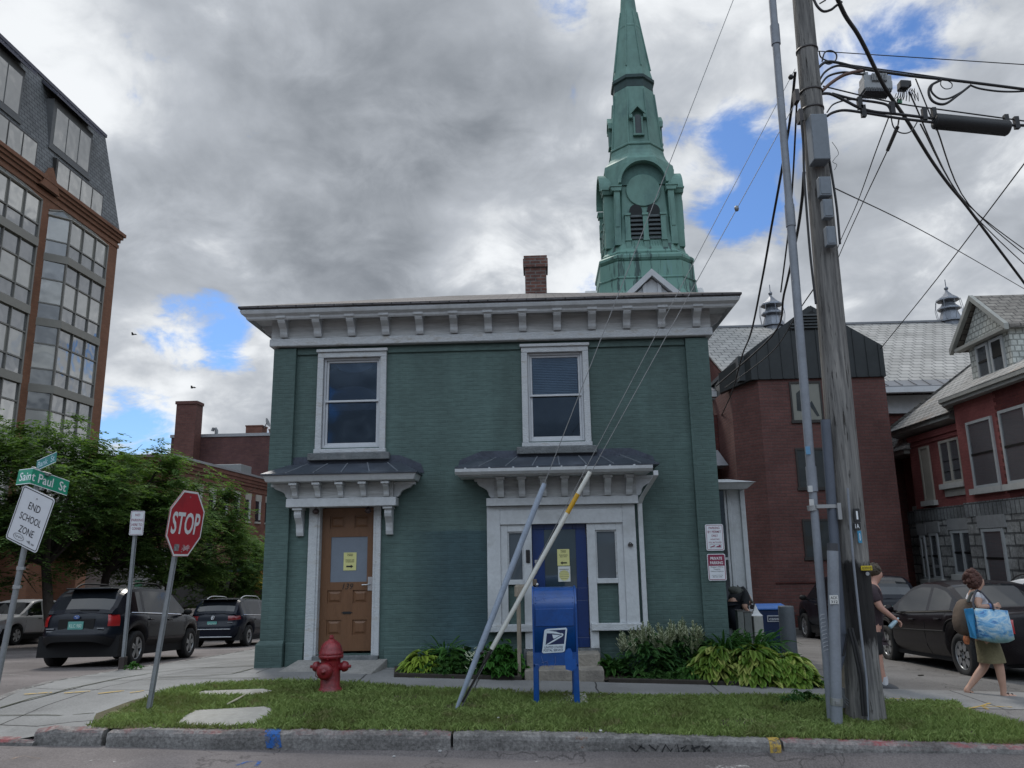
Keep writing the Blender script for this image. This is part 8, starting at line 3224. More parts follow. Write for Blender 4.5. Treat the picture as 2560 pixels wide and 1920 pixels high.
def bar(a,b_,w_=.008):
 a,b_=o3+Vector((a[0],0,a[1])),o3+Vector((b_[0],0,b_[1]))
 mb.tube([a,b_],w_/2*1.3,4)
for q in(((-.028,.042),(-.012,.004)),((-.012,.004),(.0,.030)),((.0,.030),(.012,.004)),((.012,.004),(.028,.042)),((-.045,.02),(-.022,-.042)),((-.022,-.042),(0,0)),((0,0),(.022,-.042)),((.022,-.042),(.045,.02))):
 bar(*q)
mb.build('tail_badge',M_chrome,car2,local=True)
box2('chrome_strip',-.68,.60,-2.29,-2.25,.535,.555,M_chrome,bevel=.004)
box2('diffuser_strip',-.66,.66,-2.285,-2.24,.30,.33,mat('satin_steel',(0,0,0)),bevel=.006)
box2('rear_spoiler',-.55,.55,-1.98,-1.62,1.425,1.45,pt2,bevel=.01)
box2('badge_script',.48,.64,-2.235,-2.215,.735,.75,M_chrome,bevel=0)
q=at(37,1604,29.3)
c3=(q.x-.88,30.65)
P3=dict(P,L=4.52,W=1.82,H=1.68,p=5,axles=(-1.31,1.31),rw=.345,sill=.32,zr=.36,zf=.34,
belt=[(-2.3,1.06),(0,1.05),(.95,1.04),(1.2,1.05),(1.8,.98),(2.26,.86)],
roof=[(-2.10,1.08),(-1.85,1.45),(-1.55,1.60),(-.8,1.66),(0,1.65),(.35,1.58),(1.2,1.06)],
rearglass=(-2.05,-1.65),windshield=(.42,1.16),side=[(-1.70,-1.2),(-1.1,-.2),(-.1,.80)],rails=None,beltline=None,clad=2,
cladmat=mat('grey_cladding',(.10,.105,.11),.6),handles=(-.85,.1),handlemat=M_trim,mirmat=M_trim,seams=(-1.1,-.12,.9),spokes=6,twin=False,mirror=.82)
pt3=carpaint('silver_paint',(.60,.61,.63),.3)
car3,box3,patch3,bp3,OUT3,body3=car('silver compact SUV facing the camera on the far side at the left edge',(c3[0],c3[1],gz(*c3)-ROAD),math.pi,-ST,P3,pt3)
for sg in(-1,1):
 sel=[o for o in OUT3 if(o[0]>0)==(sg>0)and o[1]>.8 and abs(o[0])>.62]
 sel.sort(key=lambda o:o[1]-abs(o[0]))
 mb=MB()
 mb.loft([[bp3(o,t,.012)for o in sel]for t in(.70,.8,.9,.97)],False,False,0,True)
 hl_=mb.build('headlamp',M_lclear,car3,local=True)
 s2=sel[:max(3,len(sel)//2)]
 mb=MB()
 mb.loft([[bp3(o,t,.018)for o in s2]for t in(.76,.86,.94)],False,False,0,True)
 mb.build('indicator_lamp',M_amber,hl_,local=True)
box3('grille',-.55,.55,2.19,2.245,.62,.80,M_trim,bevel=.03)
c4_=(7.24,13.95)
P4_=dict(P,L=4.60,W=1.78,H=1.43,p=5,axles=(-1.34,1.36),rw=.325,sill=.20,zr=.28,zf=.24,
belt=[(-2.32,.93),(-1.5,.98),(-.9,.955),(0,.92),(.9,.89),(1.1,.90),(1.7,.82),(2.3,.66)],
roof=[(-1.62,.99),(-.82,1.35),(-.45,1.41),(.1,1.42),(.45,1.36),(1.3,.90)],
rear=[(0,.12),(.4,.02),(.6,0),(.75,.02),(1.0,.05)],
rearglass=(-1.56,-.80),windshield=(.50,1.25),side=[(-1.05,-.35),(-.26,.85)],rails=None,clad=0,beltline=(-1.2,.9),mirror=.80,handles=(-.75,.15),seams=(-.95,-.30,.95),spokes=7,twin=False,crown=1.2,mirmat=None)
pt4=carpaint('black_plum_paint',(.008,.006,.008))
P4_['mirmat']=pt4
z4=gz(*c4_)-.02
car4,box4,patch4,bp4,OUT4,body4=car('black saloon car parked in the lot behind the woman',(c4_[0],c4_[1],z4),0,math.atan(-.05),P4_,pt4)
corner_lamps(car4,bp4,OUT4,.68,.88,.50,-2.0,M_lred,'tail_lamp',2.3,taper=.02)
mb=MB()
for sg in(-1,1):
 pts=[bp4(o,.60,.008)for o in OUT4 if o[2]and(o[0]>0)==(sg>0)and-.86<o[1]<.55]
 mb.tube(pts,.012,5)
 mb.build('side_moulding',M_trim,car4,local=True)
 mb=MB()
for sg in(-1,1):
 for y in(-.55,.25):
  mb=MB()
  mb.sphere((sg*.36,y,1.10),.13,10,0,(.9,.45,1))
  mb.sphere((sg*.36,y-.05,.86),.25,10,0,(.95,.4,1.1))
  mb.build('seat',mat('grey_seat',(.10,.105,.115),.8),car4,local=True)
c5=(9.75,15.6)
P5=dict(P2,L=4.7,W=1.8,H=1.55,rails=(-1.5,.3),railmat=M_trim)
P5['roof']=[(y,z*1.045)for y,z in P2['roof']]
car5,*_=car('silver estate car parked beyond the black saloon, mostly hidden by it',(c5[0],c5[1],gz(*c5)-.02),0,math.atan(-.05),P5,pt3)
q=at(2293,1560,19.0)
c6=(q.x-.55,21.2)
P6=dict(P3,L=4.6,W=1.88,H=1.70,clad=0,beltline=None)
car6,box6,patch6,bp6,OUT6,body6=car('dark SUV parked deep in the lot against the brick annex',(c6[0],c6[1],gz(*c6)-.02),0,math.atan(-.05),P6,pt1)
corner_lamps(car6,bp6,OUT6,.90,1.12,.60,-1.95,mat('lamp_dark_red',(0,0,0)),'tail_lamp',2.3)
plate_on(car6,-2.29,.86,'GXR 417',M_plw)
# people and their things
M_skin=mat('skin',(.44,.26,.19),.5,var=.08,vs=12)
M_skin2=mat('skin_ruddy',(.46,.255,.195),.5,var=.08,vs=12)
def skinned(name,J,E_,m,parent,root_j,sub=2,smooth=True):
 """one continuous surface grown round a jointed skeleton: J = {joint: (point, radius)}"""
 names=list(J)
 idx={n:i for i,n in enumerate(names)}
 me=bpy.data.meshes.new(name)
 me.from_pydata([tuple(J[n][0])for n in names],[(idx[a],idx[b_])for a,b_ in E_],[])
 o=bpy.data.objects.new(name,me)
 COL.objects.link(o)
 sk=o.modifiers.new('skin','SKIN')
 sk.use_smooth_shade=True
 for n in names:
  r=J[n][1]
  d=me.skin_vertices[0].data[idx[n]]
  d.radius=r if isinstance(r,tuple)else(r,r)
  d.use_root=(n==root_j)
 ss=o.modifiers.new('sub','SUBSURF')
 ss.levels=ss.render_levels=sub
 dg=bpy.context.evaluated_depsgraph_get()
 nm=bpy.data.meshes.new_from_object(o.evaluated_get(dg))
 bpy.data.objects.remove(o)
 nm.materials.clear()
 nm.materials.append(m)
 o0=ORG.get(parent.name,Vector())
 for v in nm.vertices:
  v.co-=o0
 for p in nm.polygons:
  p.use_smooth=True
  p.material_index=0
 ob=bpy.data.objects.new(name,nm)
 COL.objects.link(ob)
 ob.parent=parent
 ORG[ob.name]=o0
 return ob
def chain(*a):
 return list(zip(a,a[1:]))
PP=lambda x,y,Y:at(2160+x/4.1475,1380+y/4.1475,Y)
def hand(J,E_,wrist,pv,side,curl,pre,length=.17):
 """palm, four bent fingers of unequal length and a thumb leaving the side of the palm"""
 pv=pv.normalized()
 side=(side-pv*side.dot(pv)).normalized()
 up=pv.cross(side)
 w0=J[wrist][0]
 J[pre+'palm']=(w0+pv*.055,(.030,.020))
 E_.append((wrist,pre+'palm'))
 for k,(off,l_)in enumerate(((-.027,.065),(-.010,.078),(.008,.074),(.025,.058))):
  a=w0+pv*.095+side*off
  d1=(pv*math.cos(curl*.5)+up*math.sin(curl*.5))
  d2=(pv*math.cos(curl*1.4)+up*math.sin(curl*1.4))
  J[pre+'k%d'%k]=(a,.0105)
  J[pre+'m%d'%k]=(a+d1*l_*.5,.0095)
  J[pre+'t%d'%k]=(a+d1*l_*.5+d2*l_*.5,.0075)
  E_+=[(pre+'palm',pre+'k%d'%k),(pre+'k%d'%k,pre+'m%d'%k),(pre+'m%d'%k,pre+'t%d'%k)]
 a=w0+pv*.035-side*.036
 J[pre+'th0']=(a,.012)
 J[pre+'th1']=(a+pv*.03-side*.018+up*.012,.010)
 J[pre+'th2']=(a+pv*.055-side*.018+up*.028,.008)
 E_+=[(pre+'palm',pre+'th0'),(pre+'th0',pre+'th1'),(pre+'th1',pre+'th2')]
def face_bits(parent,hc,fwd,s=1.0):
 """eyes, brows, mouth and ears set on a head centred at hc that looks along fwd"""
 fwd=fwd.normalized()
 sd=Vector((0,0,1)).cross(fwd).normalized()
 mb=MB()
 for sg in(-1,1):
  mb.sphere(hc+fwd*.086*s+sd*sg*.031*s+Vector((0,0,.012*s)),.010*s,8)
 mb.build('eye',mat('eye_dark',(.03,.02,.018),.3),parent)
 mb=MB()
 mb.tube([hc+fwd*.088*s+sd*-.022*s+Vector((0,0,-.055*s)),hc+fwd*.096*s+Vector((0,0,-.052*s)),hc+fwd*.088*s+sd*.022*s+Vector((0,0,-.055*s))],.005*s,6)
 mb.build('mouth',mat('lip',(.25,.08,.07),.5),parent)
# the woman with the blue bag
WYp=10.75
P_=lambda x,y,dy=0.0:PP(x,y,WYp+dy)
foot=P_(1560,1535,-.09)
wom=thing('person',(P_(1260,1535).x,WYp,foot.z),'person with reddish hair walking right in white top and khaki skirt','person')
J={
'pelvis':(P_(1270,910),(.145,.13)),'waist':(P_(1225,740),(.125,.11)),'chest':(P_(1170,560),(.145,.12)),'collar':(P_(1140,448),(.09,.085)),
'neck':(P_(1155,400),.052),'jaw':(P_(1185,345),(.066,.062)),'head':(P_(1172,290),(.088,.082)),'crown':(P_(1160,245),(.065,.065)),
'nose':(P_(1232,312),.014),
'shR':(P_(1180,458,-.15),.062),'elR':(P_(1188,575,-.22),.045),'wrR':(P_(1310,562,-.22),.028),
'shL':(P_(1150,458,.15),.062),'elL':(P_(1200,600,.20),.043),'wrL':(P_(1290,640,.2),.028),
'hipR':(P_(1300,960,-.085),.098),'thR':(P_(1360,1080,-.085),.082),'knR':(P_(1402,1180,-.085),.058),'caR':(P_(1418,1270,-.085),.056),'anR':(P_(1448,1440,-.085),.036),'heR':(P_(1440,1495,-.085),.045),'baR':(P_(1540,1510,-.09),(.046,.034)),'toR':(P_(1600,1520,-.095),(.040,.024)),
'hipL':(P_(1250,960,.085),.098),'thL':(P_(1262,1080,.085),.080),'knL':(P_(1245,1190,.085),.057),'caL':(P_(1185,1270,.085),.055),'anL':(P_(1090,1400,.085),.035),'heL':(P_(1055,1435,.085),.044),'baL':(P_(1125,1485,.085),(.044,.032)),'toL':(P_(1175,1518,.085),(.038,.022)),
}
E_=chain('pelvis','waist','chest','collar','neck','jaw','head','crown')+[('head','nose')]+chain('collar','shR','elR','wrR')+chain('collar','shL','elL','wrL')+chain('pelvis','hipR','thR','knR','caR','anR','heR','baR','toR')+chain('pelvis','hipL','thL','knL','caL','anL','heL','baL','toL')
hand(J,E_,'wrR',Vector((1,0,.12)),Vector((0,.3,1)),-.75,'r')
hand(J,E_,'wrL',Vector((1,0,-.2)),Vector((0,.3,1)),.6,'l')
skinned('body',J,E_,M_skin,wom,'pelvis')
face_bits(wom,P_(1172,298),Vector((1,.0,0)),.92)
J2={k:(J[k][0],tuple(q*1.13 for q in(J[k][1]if isinstance(J[k][1],tuple)else(J[k][1],)*2)))for k in('pelvis','waist','chest','collar','shR','shL')}
J2['slR']=(J['shR'][0].lerp(J['elR'][0],.42),.066)
J2['slL']=(J['shL'][0].lerp(J['elL'][0],.42),.066)
skinned('top',J2,chain('pelvis','waist','chest','collar')+chain('collar','shR','slR')+chain('collar','shL','slL'),mat('white_cotton',(.55,.555,.60),.85,var=.06,bump=.3,bs=25),wom,'pelvis')
mb=MB()
rings=[]
for f,(xl,xr,yy),ry_ in((0,(1170,1370,905),.16),(.3,(1180,1395,975),.17),(.65,(1195,1425,1060),.18),(1,(1205,1447,1135),.19)):
 cl_,cr_=P_(xl,yy+12),P_(xr,yy-10)
 c=(cl_+cr_)/2
 rx_=(cr_-cl_).length/2
 rings.append([c+Vector((rx_*math.cos(a)*(1+.05*f*math.sin(5*a)),ry_*math.sin(a)*(1+.05*f*math.cos(6*a)),(cr_.z-cl_.z)/2*math.cos(a)))for a in[2*math.pi*k/28 for k in range(28)]])
mb.loft(rings,True,False,0,True)
mb.build('skirt',mat('khaki_cloth',(.155,.135,.075),.9,var=.18,vs=7,bump=.6,bs=14),wom)
hb=MB()
rr=random.Random(3)
hc=P_(1135,285)
hb.sphere(hc,.115,14,0,(.95,.92,1.08))
for k in range(120):
 a,b_=rr.uniform(0,6.28),rr.uniform(-.9,1.5)
 d_=Vector((math.cos(a)*math.cos(b_)*.95-.12,math.sin(a)*math.cos(b_)*.9,math.sin(b_)*1.05))
 if d_.x>.42 and d_.z<.75:
  continue
 hb.sphere(hc+d_*.105,rr.uniform(.018,.034),6,0,(1,1,rr.uniform(.8,1.6)))
hb.sphere(P_(1060,232),.035,8)
hb.build('hair',mat('auburn_hair',(.075,.028,.02),.7,var=.45,vs=30,bump=.8,bs=60),wom)
for sfx,dy in(('R',-.085),('L',.085)):
 mb=MB()
 he,ba,to=J['he'+sfx][0],J['ba'+sfx][0],J['to'+sfx][0]
 dn=Vector((0,0,-.046))if sfx=='R' else Vector((-.035,0,-.032))
 pts=[he+dn+Vector((-.03,0,0)),ba+dn*.75,to+dn*.55+Vector((.03,0,0))]
 rg=[]
 for q,wd_ in zip(pts,(.046,.056,.048)):
  rg.append([q+Vector((0,-wd_,0)),q+Vector((0,wd_,0)),q+Vector((0,wd_,-.024)),q+Vector((0,-wd_,-.024))])
 mb.loft(rg,True,True,0,False)
 mb.tube([ba+Vector((-.01,-.054,-.03)),ba+Vector((.0,0,.042)),ba+Vector((-.01,.054,-.03))],.015,6)
 mb.tube([he.lerp(ba,.45)+Vector((0,-.052,-.02)),he.lerp(ba,.6)+Vector((0,0,.045)),he.lerp(ba,.45)+Vector((0,.052,-.02))],.013,6)
 mb.build('sandal',mat('dark_leather',(.028,.018,.015),.7),wom)
mb=MB()
q=J['wrR'][0]
mb.tube([q+Vector((-.022,0,0)),q+Vector((.012,0,.003))],.034,12)
mb.build('wrist_band',mat('blue_band',(.10,.15,.33),.7),wom)
tote=thing('tote_bag',P_(1300,940,-.3),'big pale blue patterned tote bag hanging from the walking person\'s shoulder','bag')
def bagmat():
 m,t,b=pr('tote_print')
 pos=t.add('ShaderNodeTexCoord').outputs['Object']
 n=t.noise(t.vmath('MULTIPLY',pos,(4,4,9)),1.2,5,.6,1.2)
 n2=t.noise(pos,5,4)
 c=t.mix(t.ramp(n,.40,.62),(.10,.30,.52,1),(.40,.52,.58,1))
 c=t.mix(t.ramp(n2,.58,.72),c,(.46,.50,.36,1))
 c=t.mix(t.ramp(n,.36,.42,.9,0),c,(.04,.11,.30,1))
 z=t.sep(pos)[2]
 c=t.mix(t.ramp(z,.10,.02),c,(.16,.33,.34,1))
 t.l.new(c,b.inputs['Base Color'])
 b.inputs['Roughness'].default_value=.45
 bn=t.add('ShaderNodeBump')
 bn.inputs['Strength'].default_value=.8
 bn.inputs['Distance'].default_value=.03
 t.l.new(t.noise(pos,9,4,.6,.6),bn.inputs['Height'])
 t.l.new(bn.outputs[0],b.inputs['Normal'])
 return m
mb=MB()
top_=[(1130,585),(1300,597),(1480,605)]
bot_=[(1165,905),(1340,945),(1528,925)]
rg=[]
n_=7
for k in range(n_):
 f=k/(n_-1)
 a=P_(1130+(1480-1130)*f,582+24*f,-.30)
 b_=P_(1160+(1528-1160)*f,900+40*math.sin(f*2.6),-.30)
 ring=[]
 for g_,dy in((0,-.36),(.5,-.40-.05*math.sin(math.pi*f)),(.93,-.42),(1,-.36),(1,-.2),(.93,-.13),(.5,-.15),(0,-.22)):
  q=a.lerp(b_,g_)
  ring.append(Vector((q.x,WYp+dy+(.04 if k in(0,n_-1)else 0)*(1 if dy<-.28 else-1),q.z)))
 rg.append(ring)
mb.loft(rg,True,True,0,True)
tb=mb.build('bag_body',bagmat(),tote)
mb=MB()
a0,a1,a2,a3=P_(1042,592,-.3),P_(1136,584,-.37),P_(1168,900,-.41),P_(1110,885,-.3)
mb.prism([a0,a1,a2,a3],(0,.02,0))
mb.prism([a0,P_(1132,584,-.22),P_(1165,900,-.15),a3],(0,-.02,0))
mb.build('bag_gusset',mat('gusset_blue',(.035,.24,.48),.5,var=.2,vs=6,bump=.5,bs=8),tote)
mb=MB()
mb.tube([P_(1142,590,-.37),P_(1128,520,-.32),P_(1148,425,-.20),P_(1175,395,-.14),P_(1225,420,-.22),P_(1275,480,-.30),P_(1330,540,-.34),P_(1345,600,-.37)],.013,6)
mb.build('bag_strap',mat('dark_strap',(.03,.032,.045),.8),tote)
bp_=thing('backpack',P_(1030,860),'brown backpack on the walking person\'s back with a small orange pouch','bag')
mb=MB()
rg=[]
for y,xl,xr,hw in((490,1010,1100,.05),(520,985,1120,.11),(600,955,1130,.14),(720,945,1140,.15),(810,965,1145,.145),(855,1010,1130,.11),(868,1040,1110,.05)):
 a,b_=P_(xl,y),P_(xr,y)
 c=(a+b_)/2
 rx_=(b_.x-a.x)/2
 rg.append([c+Vector((rx_*math.copysign(abs(math.cos(t_))**.6,math.cos(t_)),hw*math.copysign(abs(math.sin(t_))**.6,math.sin(t_)),0))for t_ in[2*math.pi*k/20 for k in range(20)]])
mb.loft(rg,True,True,0,True)
mb.build('pack_body',mat('brown_canvas',(.105,.075,.055),.85,var=.2,vs=8,bump=.6,bs=14),bp_)
for s_ in(-.14,.14):
 mb=MB()
 mb.tube([P_(1075,520,s_),P_(1110,430,s_),P_(1165,405,s_),P_(1200,450,s_*1.2),P_(1150,560,s_*1.3),P_(1120,700,s_)],.020,6)
 mb.build('pack_strap',mat('grey_strap',(.07,.072,.065),.85),bp_)
mb=MB()
mb.tube([P_(1060,870,-.12),P_(1062,905,-.12),P_(1068,955,-.12)],[.03,.042,.03],8)
mb.build('orange_pouch',mat('orange_pouch',(.36,.12,.05),.7,var=.5,vs=20),bp_)
# the man behind the pole
MYp=11.15
Q_=lambda x,y,dy=0.0:PP(x,y,MYp+dy)
ft=Q_(290,1425)
man=thing('person',(Q_(85,1430).x,MYp,ft.z),'person in a dark shirt walking right, half hidden behind the wooden pole','person')
J={
'pelvis':(Q_(85,820),(.15,.13)),'waist':(Q_(80,680),(.15,.13)),'chest':(Q_(75,500),(.17,.14)),'collar':(Q_(80,375),(.10,.09)),
'neck':(Q_(95,325),.06),'jaw':(Q_(128,268),(.066,.064)),'head':(Q_(118,210),(.092,.085)),'crown':(Q_(108,165),(.07,.07)),'nose':(Q_(186,232),.015),
'shR':(Q_(80,400,-.19),.066),'elR':(Q_(165,575,-.24),.047),'wrR':(Q_(300,680,-.24),.031),
'shL':(Q_(80,400,.19),.066),'elL':(Q_(20,590,.23),.047),'wrL':(Q_(-30,700,.22),.031),
'hipR':(Q_(95,860,-.095),.10),'knR':(Q_(150,1120,-.095),.062),'caR':(Q_(165,1210,-.095),.056),'anR':(Q_(215,1375,-.095),.04),'heR':(Q_(225,1400,-.095),.04),'toR':(Q_(335,1418,-.1),(.038,.024)),
'hipL':(Q_(75,860,.095),.10),'knL':(Q_(45,1120,.095),.062),'caL':(Q_(10,1210,.095),.056),'anL':(Q_(-130,1350,.095),.04),'heL':(Q_(-150,1385,.095),.04),'toL':(Q_(-90,1430,.095),(.036,.024)),
}
E_=chain('pelvis','waist','chest','collar','neck','jaw','head','crown')+[('head','nose')]+chain('collar','shR','elR','wrR')+chain('collar','shL','elL','wrL')+chain('pelvis','hipR','knR','caR','anR','heR','toR')+chain('pelvis','hipL','knL','caL','anL','heL','toL')
hand(J,E_,'wrR',Vector((.75,0,-.55)),Vector((0,-1,.2)),.9,'r')
hand(J,E_,'wrL',Vector((-.2,0,-1)),Vector((0,1,0)),.5,'l')
skinned('body',J,E_,M_skin2,man,'pelvis')
face_bits(man,Q_(120,215),Vector((1,-.1,0)))
J2={k:(J[k][0],tuple(q*1.14 for q in(J[k][1]if isinstance(J[k][1],tuple)else(J[k][1],)*2)))for k in('pelvis','waist','chest','collar','shR','shL')}
J2['hem']=(Q_(88,900),(.17,.155))
J2['slR']=(J['shR'][0].lerp(J['elR'][0],.75),.075)
J2['slL']=(J['shL'][0].lerp(J['elL'][0],.75),.075)
skinned('shirt',J2,chain('hem','pelvis','waist','chest','collar')+chain('collar','shR','slR')+chain('collar','shL','slL'),mat('plum_cotton',(.035,.022,.028),.85,var=.2,bump=.4,bs=20),man,'pelvis')
J3={'w':(Q_(84,770),(.16,.145)),'p':(Q_(85,850),(.168,.155)),'hr':(Q_(98,900,-.095),.118),'kr':(Q_(145,1080,-.095),.095),'hl':(Q_(75,900,.095),.118),'kl':(Q_(50,1080,.095),.095)}
skinned('shorts',J3,[('w','p'),('p','hr'),('hr','kr'),('p','hl'),('hl','kl')],mat('black_cotton',(.014,.014,.016),.9),man,'p')
hb=MB()
rr=random.Random(8)
hc=Q_(103,190)
hb.sphere(hc,.098,14,0,(1,.93,.95))
for k in range(70):
 a,b_=rr.uniform(0,6.28),rr.uniform(-.2,1.5)
 d_=Vector((math.cos(a)*math.cos(b_),math.sin(a)*math.cos(b_)*.95,math.sin(b_)))
 if d_.x>.55 and d_.z<.72:
  continue
 hb.sphere(hc+d_*.085,rr.uniform(.014,.026),6)
hb.build('hair',mat('brown_hair',(.06,.045,.032),.7,var=.4,vs=30),man)
for sfx in('R','L'):
 he,to=J['he'+sfx][0],J['to'+sfx][0]
 mb=MB()
 dn=Vector((0,0,-.042))
 rg=[]
 for f,wd_,hh in((-.40,.046,.10),(.05,.056,.115),(.5,.058,.095),(.9,.056,.085),(1.25,.046,.06)):
  q=he.lerp(to,f)
  rg.append([q+dn+Vector((0,-wd_,0)),q+dn+Vector((0,wd_,0)),q+dn+Vector((0,wd_*.9,hh*.6)),q+dn+Vector((0,0,hh)),q+dn+Vector((0,-wd_*.9,hh*.6))])
 mb.loft(rg,True,True,0,True)
 sh=mb.build('shoe',mat('dark_shoe',(.06,.06,.065),.7),man)
 mb=MB()
 a,b_=he.lerp(to,-.42),he.lerp(to,1.3)
 mb.prism([a+dn+Vector((0,-.06,0)),b_+dn+Vector((0,-.052,0)),b_+dn+Vector((0,.052,0)),a+dn+Vector((0,.06,0))],(0,0,-.022))
 mb.build('sole',mat('white_rubber',(.55,.55,.55),.7),sh)
 mb=MB()
 mb.tube([J['an'+sfx][0]+Vector((0,0,.10)),J['an'+sfx][0],he.lerp(to,.1)],[.05,.047,.045],10)
 mb.build('sock',mat('white_sock',(.5,.5,.52),.9)if sfx=='R' else mat('black_cotton',(0,0,0)),man)
bt=J['rpalm'][0]
btl=thing('water_bottle',tuple(bt+Vector((0,0,-.1))),'small clear water bottle in the hand of the person behind the pole','bottle')
mb=MB()
ax_=Vector((-.75,-.2,-.6)).normalized()
mb.tube([bt+ax_*-.04,bt+ax_*.0,bt+ax_*.02,bt+ax_*.14,bt+ax_*.15],[.012,.014,.028,.029,.022],12)
mb.build('bottle',mat('clear_blue_plastic',(.30,.42,.48),.15,spec=.6),btl)
# the person bending over by the side bay
CYp=13.35
B_=lambda x,y,dy=0.0:at(1780+x/4.61,1420+y/4.61,CYp+dy)
g=gz(B_(230,500).x,CYp)
cr=thing('person',(B_(230,500).x,CYp,g),'person in dark clothes bending over beside the white bay, head down','person')
fz=g+.04
hipc=B_(215,420)
J={'pelvis':(hipc,(.14,.15)),'waist':(B_(262,335),(.14,.15)),'chest':(B_(335,322),(.15,.16)),'collar':(B_(395,365),(.10,.11)),'neck':(B_(425,400),.065),'head':(B_(450,450),(.10,.09)),'crown':(B_(460,490),(.07,.07)),
'shR':(B_(390,380,-.17),.07),'elR':(B_(370,450,-.22),.05),'wrR':(B_(392,480,-.2),.034),'shL':(B_(390,380,.17),.07),'elL':(B_(380,470,.2),.05),'wrL':(B_(410,500,.18),.034)}
for sfx,dy in(('R',-.1),('L',.1)):
 h0=hipc+Vector((0,dy,-.06))
 J['hip'+sfx]=(h0,.11)
 J['kn'+sfx]=(Vector((hipc.x+.08,CYp+dy,fz+(hipc.z-fz)*.5)),.075)
 J['an'+sfx]=(Vector((hipc.x-.02,CYp+dy,fz+.05)),.05)
 J['to'+sfx]=(Vector((hipc.x+.16,CYp+dy,fz)),(.045,.03))
E_=chain('pelvis','waist','chest','collar','neck','head','crown')+chain('collar','shR','elR','wrR')+chain('collar','shL','elL','wrL')+chain('pelvis','hipR','knR','anR','toR')+chain('pelvis','hipL','knL','anL','toL')
hand(J,E_,'wrR',Vector((.6,-.1,-.6)),Vector((0,1,.1)),.6,'r')
hand(J,E_,'wrL',Vector((.5,.1,-.6)),Vector((0,1,.1)),.6,'l')
skinned('body',J,E_,M_skin,cr,'pelvis')
J2={k:(J[k][0],tuple(q*1.16 for q in(J[k][1]if isinstance(J[k][1],tuple)else(J[k][1],)*2)))for k in('pelvis','waist','chest','collar','neck','head','crown','shR','elR','shL','elL')}
skinned('hooded_jacket',J2,chain('pelvis','waist','chest','collar','neck','head','crown')+chain('collar','shR','elR')+chain('collar','shL','elL'),mat('black_jacket',(.012,.013,.016),.85,var=.3,bump=.6,bs=12),cr,'pelvis')
J3={k:(J[k][0],tuple(q*1.14 for q in(J[k][1]if isinstance(J[k][1],tuple)else(J[k][1],)*2)))for k in('pelvis','hipR','knR','anR','hipL','knL','anL')}
skinned('trousers',J3,chain('pelvis','hipR','knR','anR')+chain('pelvis','hipL','knL','anL'),mat('navy_trousers',(.012,.014,.022),.9),cr,'pelvis')
rk=thing('backpack',tuple(B_(270,290)),'grey olive pack on the back of the bending person','bag')
mb=MB()
c=B_(282,272)
mb.sphere(c,.16,14,0,(1.25,.95,.62),Matrix.Rotation(R(20),3,'Y'))
mb.sphere(B_(245,225),.10,12,0,(1.1,.9,.75))
mb.tube([B_(340,250,-.12),B_(400,310,-.14),B_(470,400,-.12)],[.02,.03,.02],6)
mb.build('pack_body',mat('olive_grey_cloth',(.075,.078,.07),.9,var=.3,vs=8,bump=.7,bs=12),rk)
# bins, bollard and small posts
def bin_(x0,x1,ytop,Y,label,lettering=False,ground=None):
 a,b_=at(1780+x0/4.61,1420+ytop/4.61,Y),at(1780+x1/4.61,1420+ytop/4.61,Y)
 cx,w_=(a.x+b_.x)/2,(b_.x-a.x)
 g=gz(cx,Y)
 root=thing('wheeled_bin',(cx,Y+.3,g),label,'bin')
 M1=mat('bin_navy',(.012,.028,.085),.5,var=.1)
 mb=MB()
 zt=a.z-.09
 mb.hexa([(cx-w_*.42,Y+.06,g+.05),(cx+w_*.42,Y+.06,g+.05),(cx+w_*.42,Y+.5,g+.05),(cx-w_*.42,Y+.5,g+.05),(cx-w_/2,Y,zt),(cx+w_/2,Y,zt),(cx+w_/2,Y+.62,zt),(cx-w_/2,Y+.62,zt)])
 mb.build('tub',M1,root,bevel=.02)
 mb=MB()
 pr_=[(0,0),(0,.03),(.10,.075),(.35,.095),(.60,.06),(.66,0)]
 mb.prism([(cx-w_/2-.02,Y-.03+p_,zt+.002+q_)for p_,q_ in pr_],(w_+.04,0,0))
 mb.build('lid',mat('bin_lid_blue',(.015,.10,.34),.4,var=.08),root,bevel=.012)
 for s_ in(-1,1):
  mb=MB()
  mb.lathe([(.001,-.03),(.11,-.03),(.115,0),(.11,.03),(.001,.03)],(cx+s_*w_*.40,Y+.52,g+.115),18,Matrix.Rotation(math.pi/2,3,'Y'))
  mb.build('wheel',M_tyre,root)
 if lettering:
  u0,v0,u1,v1=1780+635/4.61,1420+548/4.61,1780+850/4.61,1420+618/4.61
  p0,p1=at(u0,v0,Y-.0),at(u1,v1,Y-.0)
  mb=MB()
  sl=.06*(zt-p0 .z)/(zt-g)
  yq=Y+.02
  mb.box(p0 .x,p1 .x,yq-.02,yq+.02,p1 .z,p0 .z)
  lb=mb.build('label',mat('label_white',(.45,.47,.5),.6),root)
  mb=MB()
  mb.box(p0 .x+.015,p1 .x-.015,yq-.022,yq-.018,p1 .z+.015,p0 .z-.015)
  mb.build('label_field',mat('label_navy',(.012,.02,.05),.6),lb)
  text('casella',((p0 .x+p1 .x)/2,yq-.022,(p0 .z+p1 .z)/2),(1,0,0),(0,0,1),(p1 .x-p0 .x)*.8,(p0 .z-p1 .z)*.5,mat('label_white',(0,0,0)),lb,lift=.002,bold=.02)
 return root
bin_(505,840,430,15.0,'dark blue wheeled recycling bin with bright blue lid behind the grey bollard',True)
bin_(60,236,395,13.9,'bright blue bin beside the bending person, holding a white bag')
mb=MB()
q=B_(212,385,.75)
mb.sphere(q,.07,10,0,(1,1,.8))
mb.sphere(q+Vector((.02,0,.05)),.04,8)
